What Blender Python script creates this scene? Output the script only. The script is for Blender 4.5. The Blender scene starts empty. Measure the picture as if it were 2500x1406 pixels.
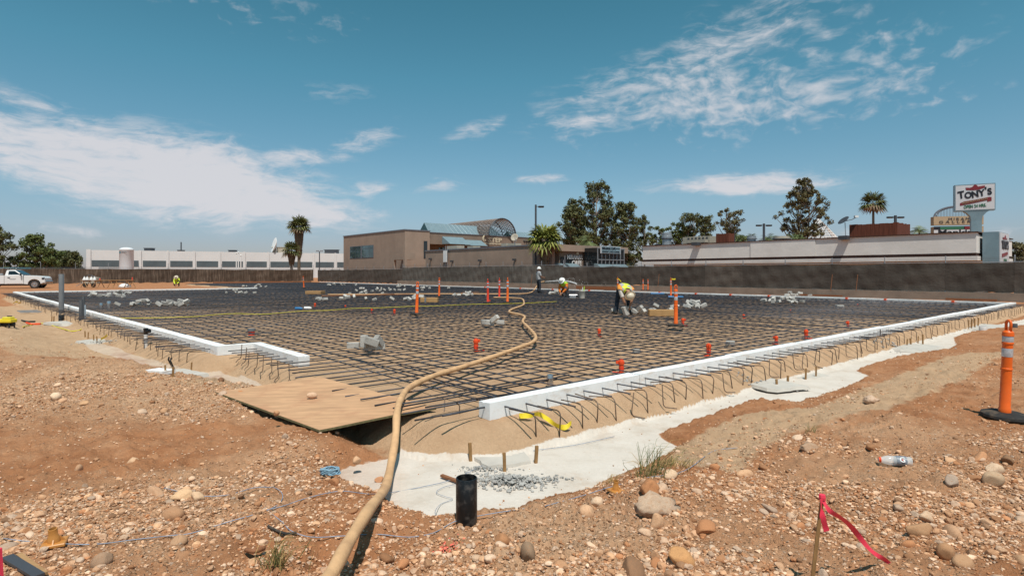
import bpy, bmesh, math, random
import numpy as np
from mathutils import Vector, Matrix, Euler

R = math.radians
scene = bpy.context.scene
COL = scene.collection
rnd = random.Random(7)

# ------------------------------------------------------------------ camera
FPX, HZ, CAMZ = 1400.0, 666.0, 1.5          # focal length in photo pixels, horizon row, eye height
cam_d = bpy.data.cameras.new('camera')
cam_d.sensor_width = 36.0
cam_d.lens = 36.0 * FPX / 2500.0
cam_d.shift_y = -(703.0 - HZ) / 2500.0
cam_d.clip_start, cam_d.clip_end = 0.1, 5000
cam = bpy.data.objects.new('camera', cam_d)
cam.location = (0, 0, CAMZ)
cam.rotation_euler = (R(90), 0, 0)
COL.objects.link(cam)
scene.camera = cam

# ------------------------------------------------------------------ sun, sky, exposure
SUN_TO = Vector((0.08, -0.42, 0.90)).normalized()
sun_d = bpy.data.lights.new('sun', 'SUN')
sun_d.energy = 4.5
sun_d.angle = R(0.5)
sun_d.color = (1.0, 0.93, 0.83)
sun = bpy.data.objects.new('sun', sun_d)
sun.rotation_euler = SUN_TO.to_track_quat('Z', 'Y').to_euler()
sun.location = (0, 0, 60)
COL.objects.link(sun)

world = bpy.data.worlds.new('World')
scene.world = world
world.use_nodes = True
wt = world.node_tree
wt.nodes.clear()


class NT:
    """small helper to write node graphs as expressions"""
    def __init__(self, tree):
        self.t = tree

    def node(self, kind, **props):
        n = self.t.nodes.new(kind)
        for k, v in props.items():
            setattr(n, k, v)
        return n

    def put(self, sock, v):
        if isinstance(v, bpy.types.NodeSocket):
            self.t.links.new(v, sock)
        elif v is not None:
            if sock.type == 'RGBA' and len(v) == 3:
                v = (*v, 1)
            sock.default_value = v

    def math(self, op, a, b=None, c=None, clamp=False):
        n = self.node('ShaderNodeMath', operation=op, use_clamp=clamp)
        self.put(n.inputs[0], a)
        if b is not None:
            self.put(n.inputs[1], b)
        if c is not None:
            self.put(n.inputs[2], c)
        return n.outputs[0]

    def mix(self, f, a, b, blend='MIX'):
        n = self.node('ShaderNodeMix', data_type='RGBA', blend_type=blend)
        self.put(n.inputs[0], f)
        self.put(n.inputs[6], a)
        self.put(n.inputs[7], b)
        return n.outputs[2]

    def step(self, v, a, b, lo=0.0, hi=1.0):
        n = self.node('ShaderNodeMapRange', interpolation_type='SMOOTHSTEP')
        self.put(n.inputs[0], v)
        n.inputs[1].default_value, n.inputs[2].default_value = a, b
        n.inputs[3].default_value, n.inputs[4].default_value = lo, hi
        return n.outputs[0]

    def noise(self, vec, scale, detail=4.0, rough=0.55, dist=0.0, kind='FBM'):
        n = self.node('ShaderNodeTexNoise')
        self.put(n.inputs['Vector'], vec)
        n.inputs['Scale'].default_value = scale
        n.inputs['Detail'].default_value = detail
        n.inputs['Roughness'].default_value = rough
        n.inputs['Distortion'].default_value = dist
        return n.outputs[0]

    def voronoi(self, vec, scale, feature='F1', out=0, rand=1.0):
        n = self.node('ShaderNodeTexVoronoi', feature=feature)
        self.put(n.inputs['Vector'], vec)
        n.inputs['Scale'].default_value = scale
        n.inputs['Randomness'].default_value = rand
        return n.outputs[out]

    def ramp(self, v, stops):
        n = self.node('ShaderNodeValToRGB')
        self.put(n.inputs[0], v)
        el = n.color_ramp.elements
        while len(el) < len(stops):
            el.new(0.5)
        for e, (p, c) in zip(el, stops):
            e.position = p
            e.color = (*c, 1)
        return n.outputs[0]

    def mapping(self, vec, scale=(1, 1, 1), rot=(0, 0, 0), loc=(0, 0, 0)):
        n = self.node('ShaderNodeMapping')
        self.put(n.inputs[0], vec)
        n.inputs['Scale'].default_value = scale
        n.inputs['Rotation'].default_value = rot
        n.inputs['Location'].default_value = loc
        return n.outputs[0]

    def xyz(self, x, y, z=0.0):
        n = self.node('ShaderNodeCombineXYZ')
        for i, v in enumerate((x, y, z)):
            self.put(n.inputs[i], v)
        return n.outputs[0]


def build_sky():
    N = NT(wt)
    sky = N.node('ShaderNodeTexSky', sky_type='NISHITA', sun_disc=False)
    sky.sun_elevation = math.asin(SUN_TO.z)
    sky.sun_rotation = math.atan2(SUN_TO.x, SUN_TO.y)
    sky.altitude = 100
    sky.air_density, sky.dust_density, sky.ozone_density = 1.0, 0.6, 1.6
    geo = N.node('ShaderNodeTexCoord')
    sep = N.node('ShaderNodeSeparateXYZ')
    wt.links.new(geo.outputs['Generated'], sep.inputs[0])
    x, y, z = sep.outputs
    # azimuth and elevation of the looked-at direction
    az = N.math('ARCTAN2', x, y)
    el = N.math('ARCSINE', z)
    # the photograph's teal grade, even all round the horizon
    tint = N.ramp(el, [(0.0, (0.68, 0.66, 0.84)), (0.05, (0.71, 0.74, 0.89)), (0.13, (0.78, 0.95, 0.95)), (0.32, (0.56, 1.08, 0.96)), (0.45, (0.45, 1.02, 0.87))])
    base = N.mix(1.0, sky.outputs[0], tint, 'MULTIPLY')
    p = N.xyz(az, el, 0.0)
    warp = N.node('ShaderNodeTexNoise')
    N.put(warp.inputs['Vector'], p)
    warp.inputs['Scale'].default_value = 5.0
    warp.inputs['Detail'].default_value = 4.0
    w2 = N.node('ShaderNodeVectorMath', operation='MULTIPLY_ADD')
    wt.links.new(warp.outputs['Color'], w2.inputs[0])
    w2.inputs[1].default_value = (0.10, 0.05, 0)
    wt.links.new(p, w2.inputs[2])
    pw = w2.outputs[0]

    def mask(px, py, rx, ry, rot):
        a0 = math.atan2(px - 1250, FPX)
        e0 = math.atan2(HZ - py, math.hypot(px - 1250, FPX))
        n = N.node('ShaderNodeMapping', vector_type='TEXTURE')
        N.put(n.inputs[0], pw)
        n.inputs['Location'].default_value = (a0 + 0.05, e0 + 0.025, 0)
        n.inputs['Rotation'].default_value = (0, 0, R(rot))
        n.inputs['Scale'].default_value = (rx / FPX, ry / FPX, 1)
        ln = N.node('ShaderNodeVectorMath', operation='LENGTH')
        wt.links.new(n.outputs[0], ln.inputs[0])
        return N.step(ln.outputs['Value'], 1.15, 0.0)

    def total(ms):
        s = None
        for args in ms:
            m = N.math('MULTIPLY', mask(*args[:5]), args[5])
            s = m if s is None else N.math('MAXIMUM', s, m)
        return s

    soft = total([(110, 350, 420, 95, -4, 1.0), (420, 430, 540, 125, -8, 1.45), (620, 490, 390, 74, -5, 1.35),
                  (1760, 110, 560, 120, 20, 0.56), (1580, 190, 420, 100, 12, 0.54), (1500, 300, 330, 40, 8, 0.5),
                  (1830, 448, 300, 42, 2, 1.0), (1330, 440, 110, 20, 0, 0.7), (1080, 455, 110, 28, 10, 0.55),
                  (870, 355, 150, 46, 20, 0.68), (915, 462, 90, 32, 3, 0.72), (720, 385, 170, 34, 5, 0.75),
                  (1170, 320, 120, 34, 20, 0.7), (1400, 300, 220, 28, 8, 0.75), (90, 250, 190, 40, -8, 0.6),
                  (820, 235, 120, 35, 0, 0.42), (160, 560, 160, 18, -2, 0.5), (2130, 560, 160, 26, 0, 0.55),
                  (2470, 560, 50, 18, 0, 0.6)])
    puff = total([(1780, 235, 560, 130, 3, 0.95), (2020, 235, 300, 90, 0, 0.95), (1790, 320, 180, 26, 0, 0.8),
                  (2250, 262, 190, 26, 4, 0.7), (650, 35, 380, 70, 0, 0.30), (1950, 60, 420, 70, 12, 0.32)])
    # long streaks of cirrus and small cells of altocumulus, anywhere in the sky
    streak = N.noise(N.mapping(pw, scale=(3.0, 11.0, 1), rot=(0, 0, R(-6))), 2.6, 7.0, 0.62, 0.4)
    streak2 = N.noise(N.mapping(pw, scale=(2.2, 8.0, 1), rot=(0, 0, R(8))), 9.0, 6.0, 0.65, 0.5)
    fine = N.noise(N.mapping(pw, scale=(1.0, 2.2, 1)), 22.0, 6.0, 0.6, 0.3)
    cells = N.noise(N.mapping(pw, scale=(1.0, 1.7, 1)), 34.0, 5.0, 0.55, 0.25)
    cells2 = N.noise(N.mapping(pw, scale=(1.0, 1.6, 1)), 9.0, 4.0, 0.6, 0.2)
    wide = N.noise(N.mapping(pw, scale=(1.0, 3.5, 1)), 1.3, 3.0, 0.5, 0.0)
    anyw = N.math('MULTIPLY', N.step(wide, 0.55, 0.80), 0.38)
    # the chosen clouds stand in front of the camera; a like scatter goes on behind it
    def ctr(n, g):
        return N.math('MULTIPLY', N.math('SUBTRACT', n, 0.5), g)
    s1 = N.math('ADD', ctr(streak, 1.6), N.math('ADD', ctr(streak2, 1.7), ctr(fine, 0.8)))
    smask = N.math('MAXIMUM', soft, anyw)
    d1 = N.step(N.math('ADD', N.math('MULTIPLY', smask, 1.05), s1), 0.15, 1.25)
    d1 = N.math('MULTIPLY', d1, N.step(smask, 0.0, 0.62))
    c1 = N.math('ADD', ctr(cells, 2.3), ctr(cells2, 1.3))
    d2 = N.step(N.math('ADD', N.math('MULTIPLY', puff, 0.80), c1), 0.22, 1.38)
    d2 = N.math('MULTIPLY', d2, N.step(puff, 0.02, 0.3))
    dens = N.math('SUBTRACT', 1.0, N.math('MULTIPLY', N.math('SUBTRACT', 1.0, N.math('MULTIPLY', d1, 0.90)),
                                          N.math('SUBTRACT', 1.0, N.math('MULTIPLY', d2, 0.78))))
    up = N.step(el, 0.005, 0.05)
    dens = N.math('MULTIPLY', dens, up)
    cloud = (CLOUD[0], CLOUD[1], CLOUD[2])
    col = N.mix(dens, base, cloud)
    bg = N.node('ShaderNodeBackground')
    wt.links.new(col, bg.inputs[0])
    bg.inputs[1].default_value = SKY_STRENGTH
    out = N.node('ShaderNodeOutputWorld')
    wt.links.new(bg.outputs[0], out.inputs[0])


SKY_STRENGTH = 0.10
CLOUD = (6.9, 6.8, 7.1)
build_sky()
scene.view_settings.view_transform = 'Standard'
scene.view_settings.look = 'None'
scene.view_settings.gamma = 1.0
scene.view_settings.exposure = 0.0
scene.cycles.max_bounces = 5
scene.cycles.transparent_max_bounces = 12
scene.cycles.caustics_reflective = False
scene.cycles.caustics_refractive = False


# ------------------------------------------------------------------ places
def G(px, py, z=0.0):
    """the spot on the level z that shows at a pixel of the photograph"""
    d = FPX * (CAMZ - z) / (py - HZ)
    return Vector(((px - 1250) * d / FPX, d, z))


def D(px, py, d):
    """the spot d metres in front of the eye that shows at that pixel"""
    return Vector(((px - 1250) * d / FPX, d, CAMZ - (py - HZ) * d / FPX))


GA = R(41.0)                                     # the slab's long edge runs 41 degrees off the picture plane
UO = Vector((-0.23, 5.85, 0))
UX, VX = Vector((math.cos(GA), math.sin(GA), 0)), Vector((-math.sin(GA), math.cos(GA), 0))


def W(u, v, z=0.0):
    return UO + UX * u + VX * v + Vector((0, 0, z))


def toUV(p):
    q = Vector((p[0], p[1], 0)) - UO
    return q.dot(UX), q.dot(VX)


# ------------------------------------------------------------------ mesh helpers
MW = {}                                          # world matrix of every thing


class MB:
    def __init__(self):
        self.v, self.f, self.m = [], [], []

    def add(self, vs, fs, mi=0):
        o = len(self.v)
        self.v += [tuple(p) for p in vs]
        self.f += [tuple(o + i for i in f) for f in fs]
        self.m += [mi] * len(fs)
        return self

    def box(self, c, s, rz=0.0, rot=None, mi=0, taper=1.0):
        hx, hy, hz = s[0] / 2, s[1] / 2, s[2] / 2
        q = rot if rot is not None else Matrix.Rotation(rz, 3, 'Z')
        c = Vector(c)
        vs = []
        for z, t in ((-hz, 1.0), (hz, taper)):
            for x, y in ((-hx, -hy), (hx, -hy), (hx, hy), (-hx, hy)):
                vs.append(c + q @ Vector((x * t, y * t, z)))
        return self.add(vs, [(3, 2, 1, 0), (4, 5, 6, 7), (0, 1, 5, 4), (1, 2, 6, 5), (2, 3, 7, 6), (3, 0, 4, 7)], mi)

    def bevbox(self, c, s, b=0.01, rz=0.0, rot=None, mi=0):
        bm = bmesh.new()
        bmesh.ops.create_cube(bm, size=1.0)
        bmesh.ops.scale(bm, vec=s, verts=bm.verts)
        bmesh.ops.bevel(bm, geom=bm.edges[:], offset=b, segments=1, profile=0.5, affect='EDGES')
        q = rot if rot is not None else Matrix.Rotation(rz, 3, 'Z')
        c = Vector(c)
        bm.verts.index_update()
        self.add([c + q @ x.co for x in bm.verts], [[x.index for x in f.verts] for f in bm.faces], mi)
        bm.free()
        return self

    def uvbox(self, u0, u1, v0, v1, z0, z1, mi=0):
        c = W((u0 + u1) / 2, (v0 + v1) / 2, (z0 + z1) / 2)
        return self.box(c, (abs(u1 - u0), abs(v1 - v0), abs(z1 - z0)), rz=GA, mi=mi)

    def tube(self, pts, r, n=6, caps=True, mi=0, flat=None):
        pts = [Vector(p) for p in pts]
        k = len(pts)
        rs = r if isinstance(r, (list, tuple)) else [r] * k
        up = Vector((0, 0, 1))
        d0 = (pts[1] - pts[0]).normalized()
        a = d0.cross(up)
        if a.length < 1e-3:
            a = Vector((1, 0, 0))
        a.normalize()
        vs = []
        for i, p in enumerate(pts):
            if i == 0:
                d = pts[1] - pts[0]
            elif i == k - 1:
                d = pts[-1] - pts[-2]
            else:
                d = pts[i + 1] - pts[i - 1]
            d.normalize()
            a = a - d * a.dot(d)
            if a.length < 1e-4:
                a = d.orthogonal()
            a.normalize()
            b = d.cross(a)
            for j in range(n):
                t = 2 * math.pi * j / n
                vs.append(p + (a * math.cos(t) + b * math.sin(t) * (flat or 1.0)) * rs[i])
        fs = []
        for i in range(k - 1):
            for j in range(n):
                j2 = (j + 1) % n
                fs.append((i * n + j, i * n + j2, (i + 1) * n + j2, (i + 1) * n + j))
        if caps:
            fs.append(tuple(range(n))[::-1])
            fs.append(tuple((k - 1) * n + j for j in range(n)))
        return self.add(vs, fs, mi)

    def lathe(self, prof, n=12, mat=None, cap=True, mi=0):
        """prof: (radius, height) pairs from the bottom up"""
        mat = mat or Matrix()
        vs, fs = [], []
        for r_, z in prof:
            for j in range(n):
                t = 2 * math.pi * j / n
                vs.append(mat @ Vector((r_ * math.cos(t), r_ * math.sin(t), z)))
        for i in range(len(prof) - 1):
            for j in range(n):
                j2 = (j + 1) % n
                fs.append((i * n + j, i * n + j2, (i + 1) * n + j2, (i + 1) * n + j))
        if cap:
            fs.append(tuple(range(n))[::-1])
            fs.append(tuple((len(prof) - 1) * n + j for j in range(n)))
        return self.add(vs, fs, mi)

    def prism(self, poly, mat, depth, mi=0):
        """polygon in the local xz plane pushed along local y by depth"""
        n = len(poly)
        vs = [mat @ Vector((x, 0, z)) for x, z in poly] + [mat @ Vector((x, depth, z)) for x, z in poly]
        fs = [tuple(range(n)), tuple(range(2 * n - 1, n - 1, -1))]
        fs += [(i, i + n, (i + 1) % n + n, (i + 1) % n) for i in range(n)]
        return self.add(vs, fs, mi)

    def build(self, name, mat, parent=None, smooth=False, loc=None):
        me = bpy.data.meshes.new(name)
        vs = self.v
        inv = None
        if parent is not None:
            inv = MW[parent.name].inverted()
        elif loc is not None:
            inv = Matrix.Translation(loc).inverted()
        if inv is not None:
            vs = [inv @ Vector(p) for p in vs]
        me.from_pydata(vs, [], self.f)
        mats = mat if isinstance(mat, (list, tuple)) else [mat]
        for m_ in mats:
            me.materials.append(m_)
        if len(mats) > 1:
            me.polygons.foreach_set('material_index', self.m)
        bm = bmesh.new()
        bm.from_mesh(me)
        bmesh.ops.recalc_face_normals(bm, faces=bm.faces)
        bm.to_mesh(me)
        bm.free()
        if smooth is True:
            me.polygons.foreach_set('use_smooth', [True] * len(me.polygons))
        elif smooth:
            me.polygons.foreach_set('use_smooth', [True] * len(me.polygons))
            me.set_sharp_from_angle(angle=R(smooth))
        me.update()
        o = bpy.data.objects.new(name, me)
        COL.objects.link(o)
        if parent is not None:
            o.parent = parent
            MW[o.name] = MW[parent.name]
        elif loc is not None:
            o.location = loc
            MW[o.name] = Matrix.Translation(loc)
        else:
            MW[o.name] = Matrix()
        return o


def tag(o, label=None, cat=None, group=None, kind=None):
    for k, v in (('label', label), ('category', cat), ('group', group), ('kind', kind)):
        if v:
            o[k] = v
    return o


def thing(name, label, cat, loc=(0, 0, 0), rz=0.0, group=None):
    o = bpy.data.objects.new(name, None)
    COL.objects.link(o)
    o.location = loc
    o.rotation_euler = (0, 0, rz)
    o.empty_display_size = 0.2
    MW[o.name] = Matrix.Translation(loc) @ Matrix.Rotation(rz, 4, 'Z')
    return tag(o, label, cat, group)


def place(o, loc, rz=0.0, rot=None, scale=None):
    o.location = loc
    o.rotation_euler = rot if rot is not None else (0, 0, rz)
    if scale:
        o.scale = (scale,) * 3 if not isinstance(scale, (tuple, list)) else scale
    return o


KIDS = {}


def children(o):
    return [c for c in bpy.data.objects if c.parent is o]


def snapshot(o):
    """remember a thing's tree, so that many copies are cheap"""
    return (o, [(c, [(g, []) for g in children(c)]) for c in children(o)])


def dup(tree, label=None, group=None):
    def cp(t, parent):
        c = t[0].copy()
        COL.objects.link(c)
        c.parent = parent
        for k in t[1]:
            cp(k, c)
        return c
    r = cp(tree, None)
    if label:
        r['label'] = label
    if group:
        r['group'] = group
    return r


def smooth_path(pts, per=8):
    """Catmull-Rom through the points"""
    P = [Vector(p) for p in pts]
    P = [P[0] * 2 - P[1]] + P + [P[-1] * 2 - P[-2]]
    out = []
    for i in range(1, len(P) - 2):
        a, b, c, d = P[i - 1:i + 3]
        for k in range(per):
            t = k / per
            out.append(0.5 * ((2 * b) + (c - a) * t + (2 * a - 5 * b + 4 * c - d) * t * t + (3 * b - a - 3 * c + d) * t ** 3))
    out.append(P[-2])
    return out


def text_mesh(txt, size, depth, offset=0.0, align='CENTER', spacing=1.0, shear=0.0):
    cu = bpy.data.curves.new('txt', 'FONT')
    cu.body = txt
    cu.size = size
    cu.extrude = depth / 2
    cu.offset = offset
    cu.align_x, cu.align_y = align, 'CENTER'
    cu.space_character = spacing
    cu.shear = shear
    cu.resolution_u = 3
    o = bpy.data.objects.new('txt', cu)
    COL.objects.link(o)
    bpy.context.view_layer.update()
    me = bpy.data.meshes.new_from_object(o.evaluated_get(bpy.context.evaluated_depsgraph_get()))
    bpy.data.objects.remove(o)
    bpy.data.curves.remove(cu)
    return me


def lettering(txt, size, M, mat, parent, name='lettering', depth=0.03, offset=0.0, sx=1.0, spacing=1.0, shear=0.0, fit=None):
    """flat letters; M takes local x along the line, local z up, local y into the wall"""
    me = text_mesh(txt, size, depth, offset, spacing=spacing, shear=shear)
    xs = [v.co.x for v in me.vertices]
    if fit and xs:
        sx = fit / (max(xs) - min(xs))
    inv = MW[parent.name].inverted()
    for v in me.vertices:
        v.co = inv @ (M @ Vector((v.co.x * sx, -v.co.z, v.co.y)))
    me.materials.clear()
    me.materials.append(mat)
    o = bpy.data.objects.new(name, me)
    COL.objects.link(o)
    o.parent = parent
    MW[o.name] = MW[parent.name]
    return o


def frameM(origin, xdir):
    """wall frame: x along xdir, z up, y into the wall (seen from the side where x runs left to right)"""
    x = Vector(xdir).normalized()
    z = Vector((0, 0, 1))
    y = z.cross(x)
    m = Matrix((x, y, z)).transposed().to_4x4()
    return Matrix.Translation(origin) @ m


# ------------------------------------------------------------------ materials
MATS = {}


def mat(name, color, rough=0.7, metal=0.0, var=0.12, scale=6.0, bump=0.0, bscale=40.0, spec=0.4, coord='Object', stretch=(1, 1, 1),
        alpha=None, coat=0.0, trans=0.0, grime=None, each=0.0):
    m = bpy.data.materials.new(name)
    m.use_nodes = True
    t = m.node_tree
    N = NT(t)
    b = t.nodes['Principled BSDF']
    tc = N.node('ShaderNodeTexCoord')
    vec = N.mapping(tc.outputs[coord], scale=stretch)
    n = N.noise(vec, scale, 6.0, 0.6)
    f = N.step(n, 0.3, 0.7)
    lo = tuple(c * (1 - var) for c in color)
    hi = tuple(min(1.0, c * (1 + var)) for c in color)
    c = N.mix(f, lo, hi)
    if grime:
        g = N.noise(N.mapping(tc.outputs[coord], scale=grime[1]), grime[2], 5.0, 0.65)
        c = N.mix(N.math('MULTIPLY', N.step(g, 0.48, 0.72), grime[3]), c, grime[0])
    if each:                                     # every piece a shade of its own
        oi = N.node('ShaderNodeObjectInfo')
        k = N.math('MULTIPLY_ADD', N.math('SUBTRACT', oi.outputs['Random'], 0.5), 2 * each, 1.0)
        c = N.mix(1.0, c, N.xyz(k, k, k), 'MULTIPLY')
    t.links.new(c, b.inputs['Base Color'])
    b.inputs['Roughness'].default_value = rough
    b.inputs['Metallic'].default_value = metal
    b.inputs['Specular IOR Level'].default_value = spec
    if coat:
        b.inputs['Coat Weight'].default_value = coat
    if trans:
        b.inputs['Transmission Weight'].default_value = trans
    if alpha is not None:
        b.inputs['Alpha'].default_value = alpha
    if bump:
        bp = N.node('ShaderNodeBump')
        bp.inputs['Strength'].default_value = bump
        bp.inputs['Distance'].default_value = 0.02
        t.links.new(N.noise(vec, bscale, 6.0, 0.65), bp.inputs['Height'])
        t.links.new(bp.outputs[0], b.inputs['Normal'])
    MATS[name] = m
    return m


M_ = MATS
mat('foam', (0.80, 0.81, 0.82), 0.8, var=0.03, scale=8, bump=0.15, bscale=90, grime=((0.55, 0.42, 0.31), (1, 1, 2.0), 5.0, 0.55), each=0.06)
mat('rebar', (0.058, 0.064, 0.080), 0.5, 0.4, var=0.3, scale=9, grime=((0.13, 0.065, 0.035), (1, 1, 1), 5.0, 0.5), each=0.4)
mat('rust_bar', (0.135, 0.090, 0.062), 0.8, 0.2, var=0.35, scale=14, grime=((0.25, 0.24, 0.23), (1, 1, 1), 9.0, 0.5), each=0.4)
mat('plywood', (0.52, 0.305, 0.170), 0.75, var=0.16, scale=2.2, stretch=(1, 6, 1), bump=0.1, bscale=30, grime=((0.44, 0.225, 0.125), (1, 1, 1), 2.6, 0.8))
mat('plywood_edge', (0.14, 0.125, 0.06), 0.85, var=0.25, scale=20)
mat('lumber', (0.38, 0.22, 0.10), 0.75, var=0.2, scale=5, stretch=(1, 8, 8))
mat('lumber_red', (0.24, 0.10, 0.045), 0.75, var=0.2, scale=5, stretch=(1, 8, 8))
mat('stake_wood', (0.30, 0.165, 0.065), 0.75, var=0.2, scale=14, stretch=(4, 4, 1))
mat('hose', (0.62, 0.375, 0.195), 0.7, var=0.12, scale=7, bump=0.2, bscale=60, grime=((0.40, 0.22, 0.12), (1, 1, 1), 3.0, 0.6))
mat('orange', (0.80, 0.13, 0.012), 0.42, var=0.08, scale=7, grime=((0.45, 0.16, 0.05), (1, 1, 0.4), 8.0, 0.35))
mat('red_orange', (0.72, 0.055, 0.022), 0.42, var=0.08, scale=7)
mat('box_orange', (0.80, 0.085, 0.02), 0.5, var=0.1, scale=9)
mat('reflective', (0.50, 0.52, 0.56), 0.3, 0.3, var=0.15, scale=30)
mat('rubber', (0.022, 0.021, 0.021), 0.85, var=0.3, scale=12, grime=((0.16, 0.11, 0.07), (1, 1, 1), 7.0, 0.6))
mat('abs_black', (0.008, 0.008, 0.009), 0.3, var=0.3, scale=14, grime=((0.20, 0.17, 0.15), (1, 1, 1), 14.0, 0.35))
mat('pvc_grey', (0.15, 0.155, 0.165), 0.45, var=0.08, scale=8)
mat('pvc_dark', (0.07, 0.07, 0.075), 0.5, var=0.15, scale=8)
mat('pvc_white', (0.66, 0.65, 0.64), 0.4, var=0.06, scale=9, grime=((0.42, 0.32, 0.24), (1, 1, 0.6), 6.0, 0.5))
mat('block', (0.42, 0.40, 0.375), 0.95, var=0.14, scale=9, bump=0.5, bscale=60, each=0.25)
mat('mortar', (0.36, 0.35, 0.335), 0.95, var=0.25, scale=14, bump=0.4, bscale=50)
mat('pad', (0.50, 0.465, 0.42), 0.9, var=0.08, scale=4, bump=0.15, bscale=60)
mat('yellow_tape', (0.78, 0.60, 0.03), 0.45, var=0.08, scale=9)
mat('yellow_cord', (0.70, 0.60, 0.05), 0.5, var=0.1, scale=9)
mat('pink', (0.85, 0.05, 0.10), 0.5, var=0.06, scale=9)
mat('twine_blue', (0.26, 0.31, 0.40), 0.8, var=0.25, scale=20)
mat('cap_tan', (0.50, 0.22, 0.055), 0.45, var=0.1, scale=9)
mat('white_paint', (0.74, 0.74, 0.74), 0.35, var=0.02, scale=3, coat=0.4)
mat('white_plain', (0.76, 0.76, 0.76), 0.55, var=0.03, scale=3)
mat('dark_glass', (0.012, 0.016, 0.020), 0.06, var=0.2, scale=2, spec=0.8)
mat('sky_glass', (0.10, 0.16, 0.18), 0.05, var=0.3, scale=0.5, spec=1.0, metal=0.5)
mat('tank_white', (0.70, 0.73, 0.78), 0.5, var=0.03, scale=3)
mat('black', (0.012, 0.012, 0.013), 0.6, var=0.2, scale=6)
mat('chrome', (0.55, 0.55, 0.56), 0.22, 0.9, var=0.1, scale=6)
mat('galv', (0.40, 0.41, 0.43), 0.4, 0.6, var=0.12, scale=5)
mat('steel_dark', (0.075, 0.078, 0.09), 0.5, 0.3, var=0.1, scale=3)
mat('cardboard', (0.40, 0.235, 0.10), 0.85, var=0.1, scale=4)
mat('skin', (0.30, 0.15, 0.09), 0.55, var=0.1, scale=8)
mat('jeans', (0.020, 0.028, 0.042), 0.9, var=0.35, scale=14, bump=0.3, bscale=25)
mat('grey_cloth', (0.085, 0.09, 0.105), 0.9, var=0.25, scale=14, bump=0.3, bscale=25)
mat('grey_shirt', (0.36, 0.36, 0.37), 0.9, var=0.2, scale=10, bump=0.3, bscale=20)
mat('white_shirt', (0.55, 0.50, 0.46), 0.9, var=0.2, scale=10, bump=0.3, bscale=20)
mat('orange_shirt', (0.62, 0.16, 0.02), 0.85, var=0.2, scale=10, bump=0.3, bscale=20)
mat('hivis_orange', (0.80, 0.30, 0.05), 0.7, var=0.12, scale=10)
mat('hivis_yellow', (0.62, 0.72, 0.05), 0.7, var=0.12, scale=10)
mat('lime', (0.42, 0.68, 0.06), 0.75, var=0.15, scale=12)
mat('silver_tape', (0.42, 0.40, 0.38), 0.4, var=0.1, scale=20)
mat('hat_white', (0.78, 0.77, 0.75), 0.35, var=0.03, scale=6)
mat('hat_cream', (0.62, 0.54, 0.42), 0.4, var=0.05, scale=6)
mat('blue_tool', (0.03, 0.16, 0.36), 0.4, var=0.1, scale=6)
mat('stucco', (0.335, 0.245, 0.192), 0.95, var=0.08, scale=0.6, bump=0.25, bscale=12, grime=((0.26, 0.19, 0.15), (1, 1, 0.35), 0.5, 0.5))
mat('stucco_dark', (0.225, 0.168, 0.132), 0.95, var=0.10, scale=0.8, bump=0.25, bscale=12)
mat('white_stucco', (0.74, 0.715, 0.69), 0.95, var=0.05, scale=0.8, bump=0.45, bscale=7, stretch=(1, 1, 2.5), grime=((0.58, 0.55, 0.52), (1, 1, 0.5), 0.35, 0.4))
mat('brown_trim', (0.060, 0.028, 0.022), 0.8, var=0.15, scale=3)
mat('cap_trim', (0.17, 0.18, 0.21), 0.5, 0.2, var=0.1, scale=3)
mat('tilt_white', (0.66, 0.655, 0.66), 0.85, var=0.03, scale=0.3)
mat('band_grey', (0.085, 0.11, 0.125), 0.6, var=0.12, scale=0.5)
mat('door_grey', (0.36, 0.365, 0.375), 0.7, var=0.05, scale=0.5)
mat('teal', (0.205, 0.285, 0.325), 0.45, 0.15, var=0.06, scale=1.5)
mat('teal_dark', (0.045, 0.10, 0.11), 0.6, var=0.1, scale=1.5)
mat('teal_pole', (0.19, 0.28, 0.33), 0.45, var=0.08, scale=1.5)
mat('lattice', (0.25, 0.19, 0.16), 0.7, var=0.2, scale=3)
mat('redwood', (0.155, 0.042, 0.022), 0.85, var=0.25, scale=3, stretch=(5, 5, 0.4))
mat('beige_metal', (0.42, 0.37, 0.30), 0.6, var=0.1, scale=3)
mat('sign_white', (0.60, 0.60, 0.63), 0.4, var=0.03, scale=2)
mat('sign_black', (0.012, 0.014, 0.022), 0.5, var=0.05, scale=2)
mat('sign_red', (0.20, 0.022, 0.030), 0.5, var=0.08, scale=2)
mat('sign_green', (0.035, 0.15, 0.085), 0.5, var=0.08, scale=2)
mat('sign_tan', (0.42, 0.31, 0.20), 0.8, var=0.06, scale=2)
mat('sign_teal', (0.01, 0.14, 0.19), 0.5, var=0.08, scale=2)
mat('cream', (0.60, 0.52, 0.38), 0.6, var=0.05, scale=2)
mat('concrete_wall', (0.26, 0.21, 0.17), 0.95, var=0.12, scale=1.2, bump=0.3, bscale=20, grime=((0.13, 0.105, 0.085), (1, 1, 3), 0.7, 0.6))
mat('trunk', (0.15, 0.115, 0.085), 0.95, var=0.3, scale=5, stretch=(1, 1, 0.3), bump=0.5, bscale=20)
mat('trunk_pale', (0.25, 0.20, 0.165), 0.95, var=0.3, scale=5, stretch=(1, 1, 0.3), bump=0.3, bscale=20)
mat('skirt', (0.17, 0.115, 0.080), 0.95, var=0.35, scale=4, stretch=(3, 3, 0.4))
mat('grass_green', (0.12, 0.15, 0.045), 0.8, var=0.3, scale=12)
mat('grass_dry', (0.42, 0.29, 0.12), 0.85, var=0.25, scale=12)
mat('red_spray', (0.70, 0.16, 0.11), 0.9, var=0.2, scale=20)

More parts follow.
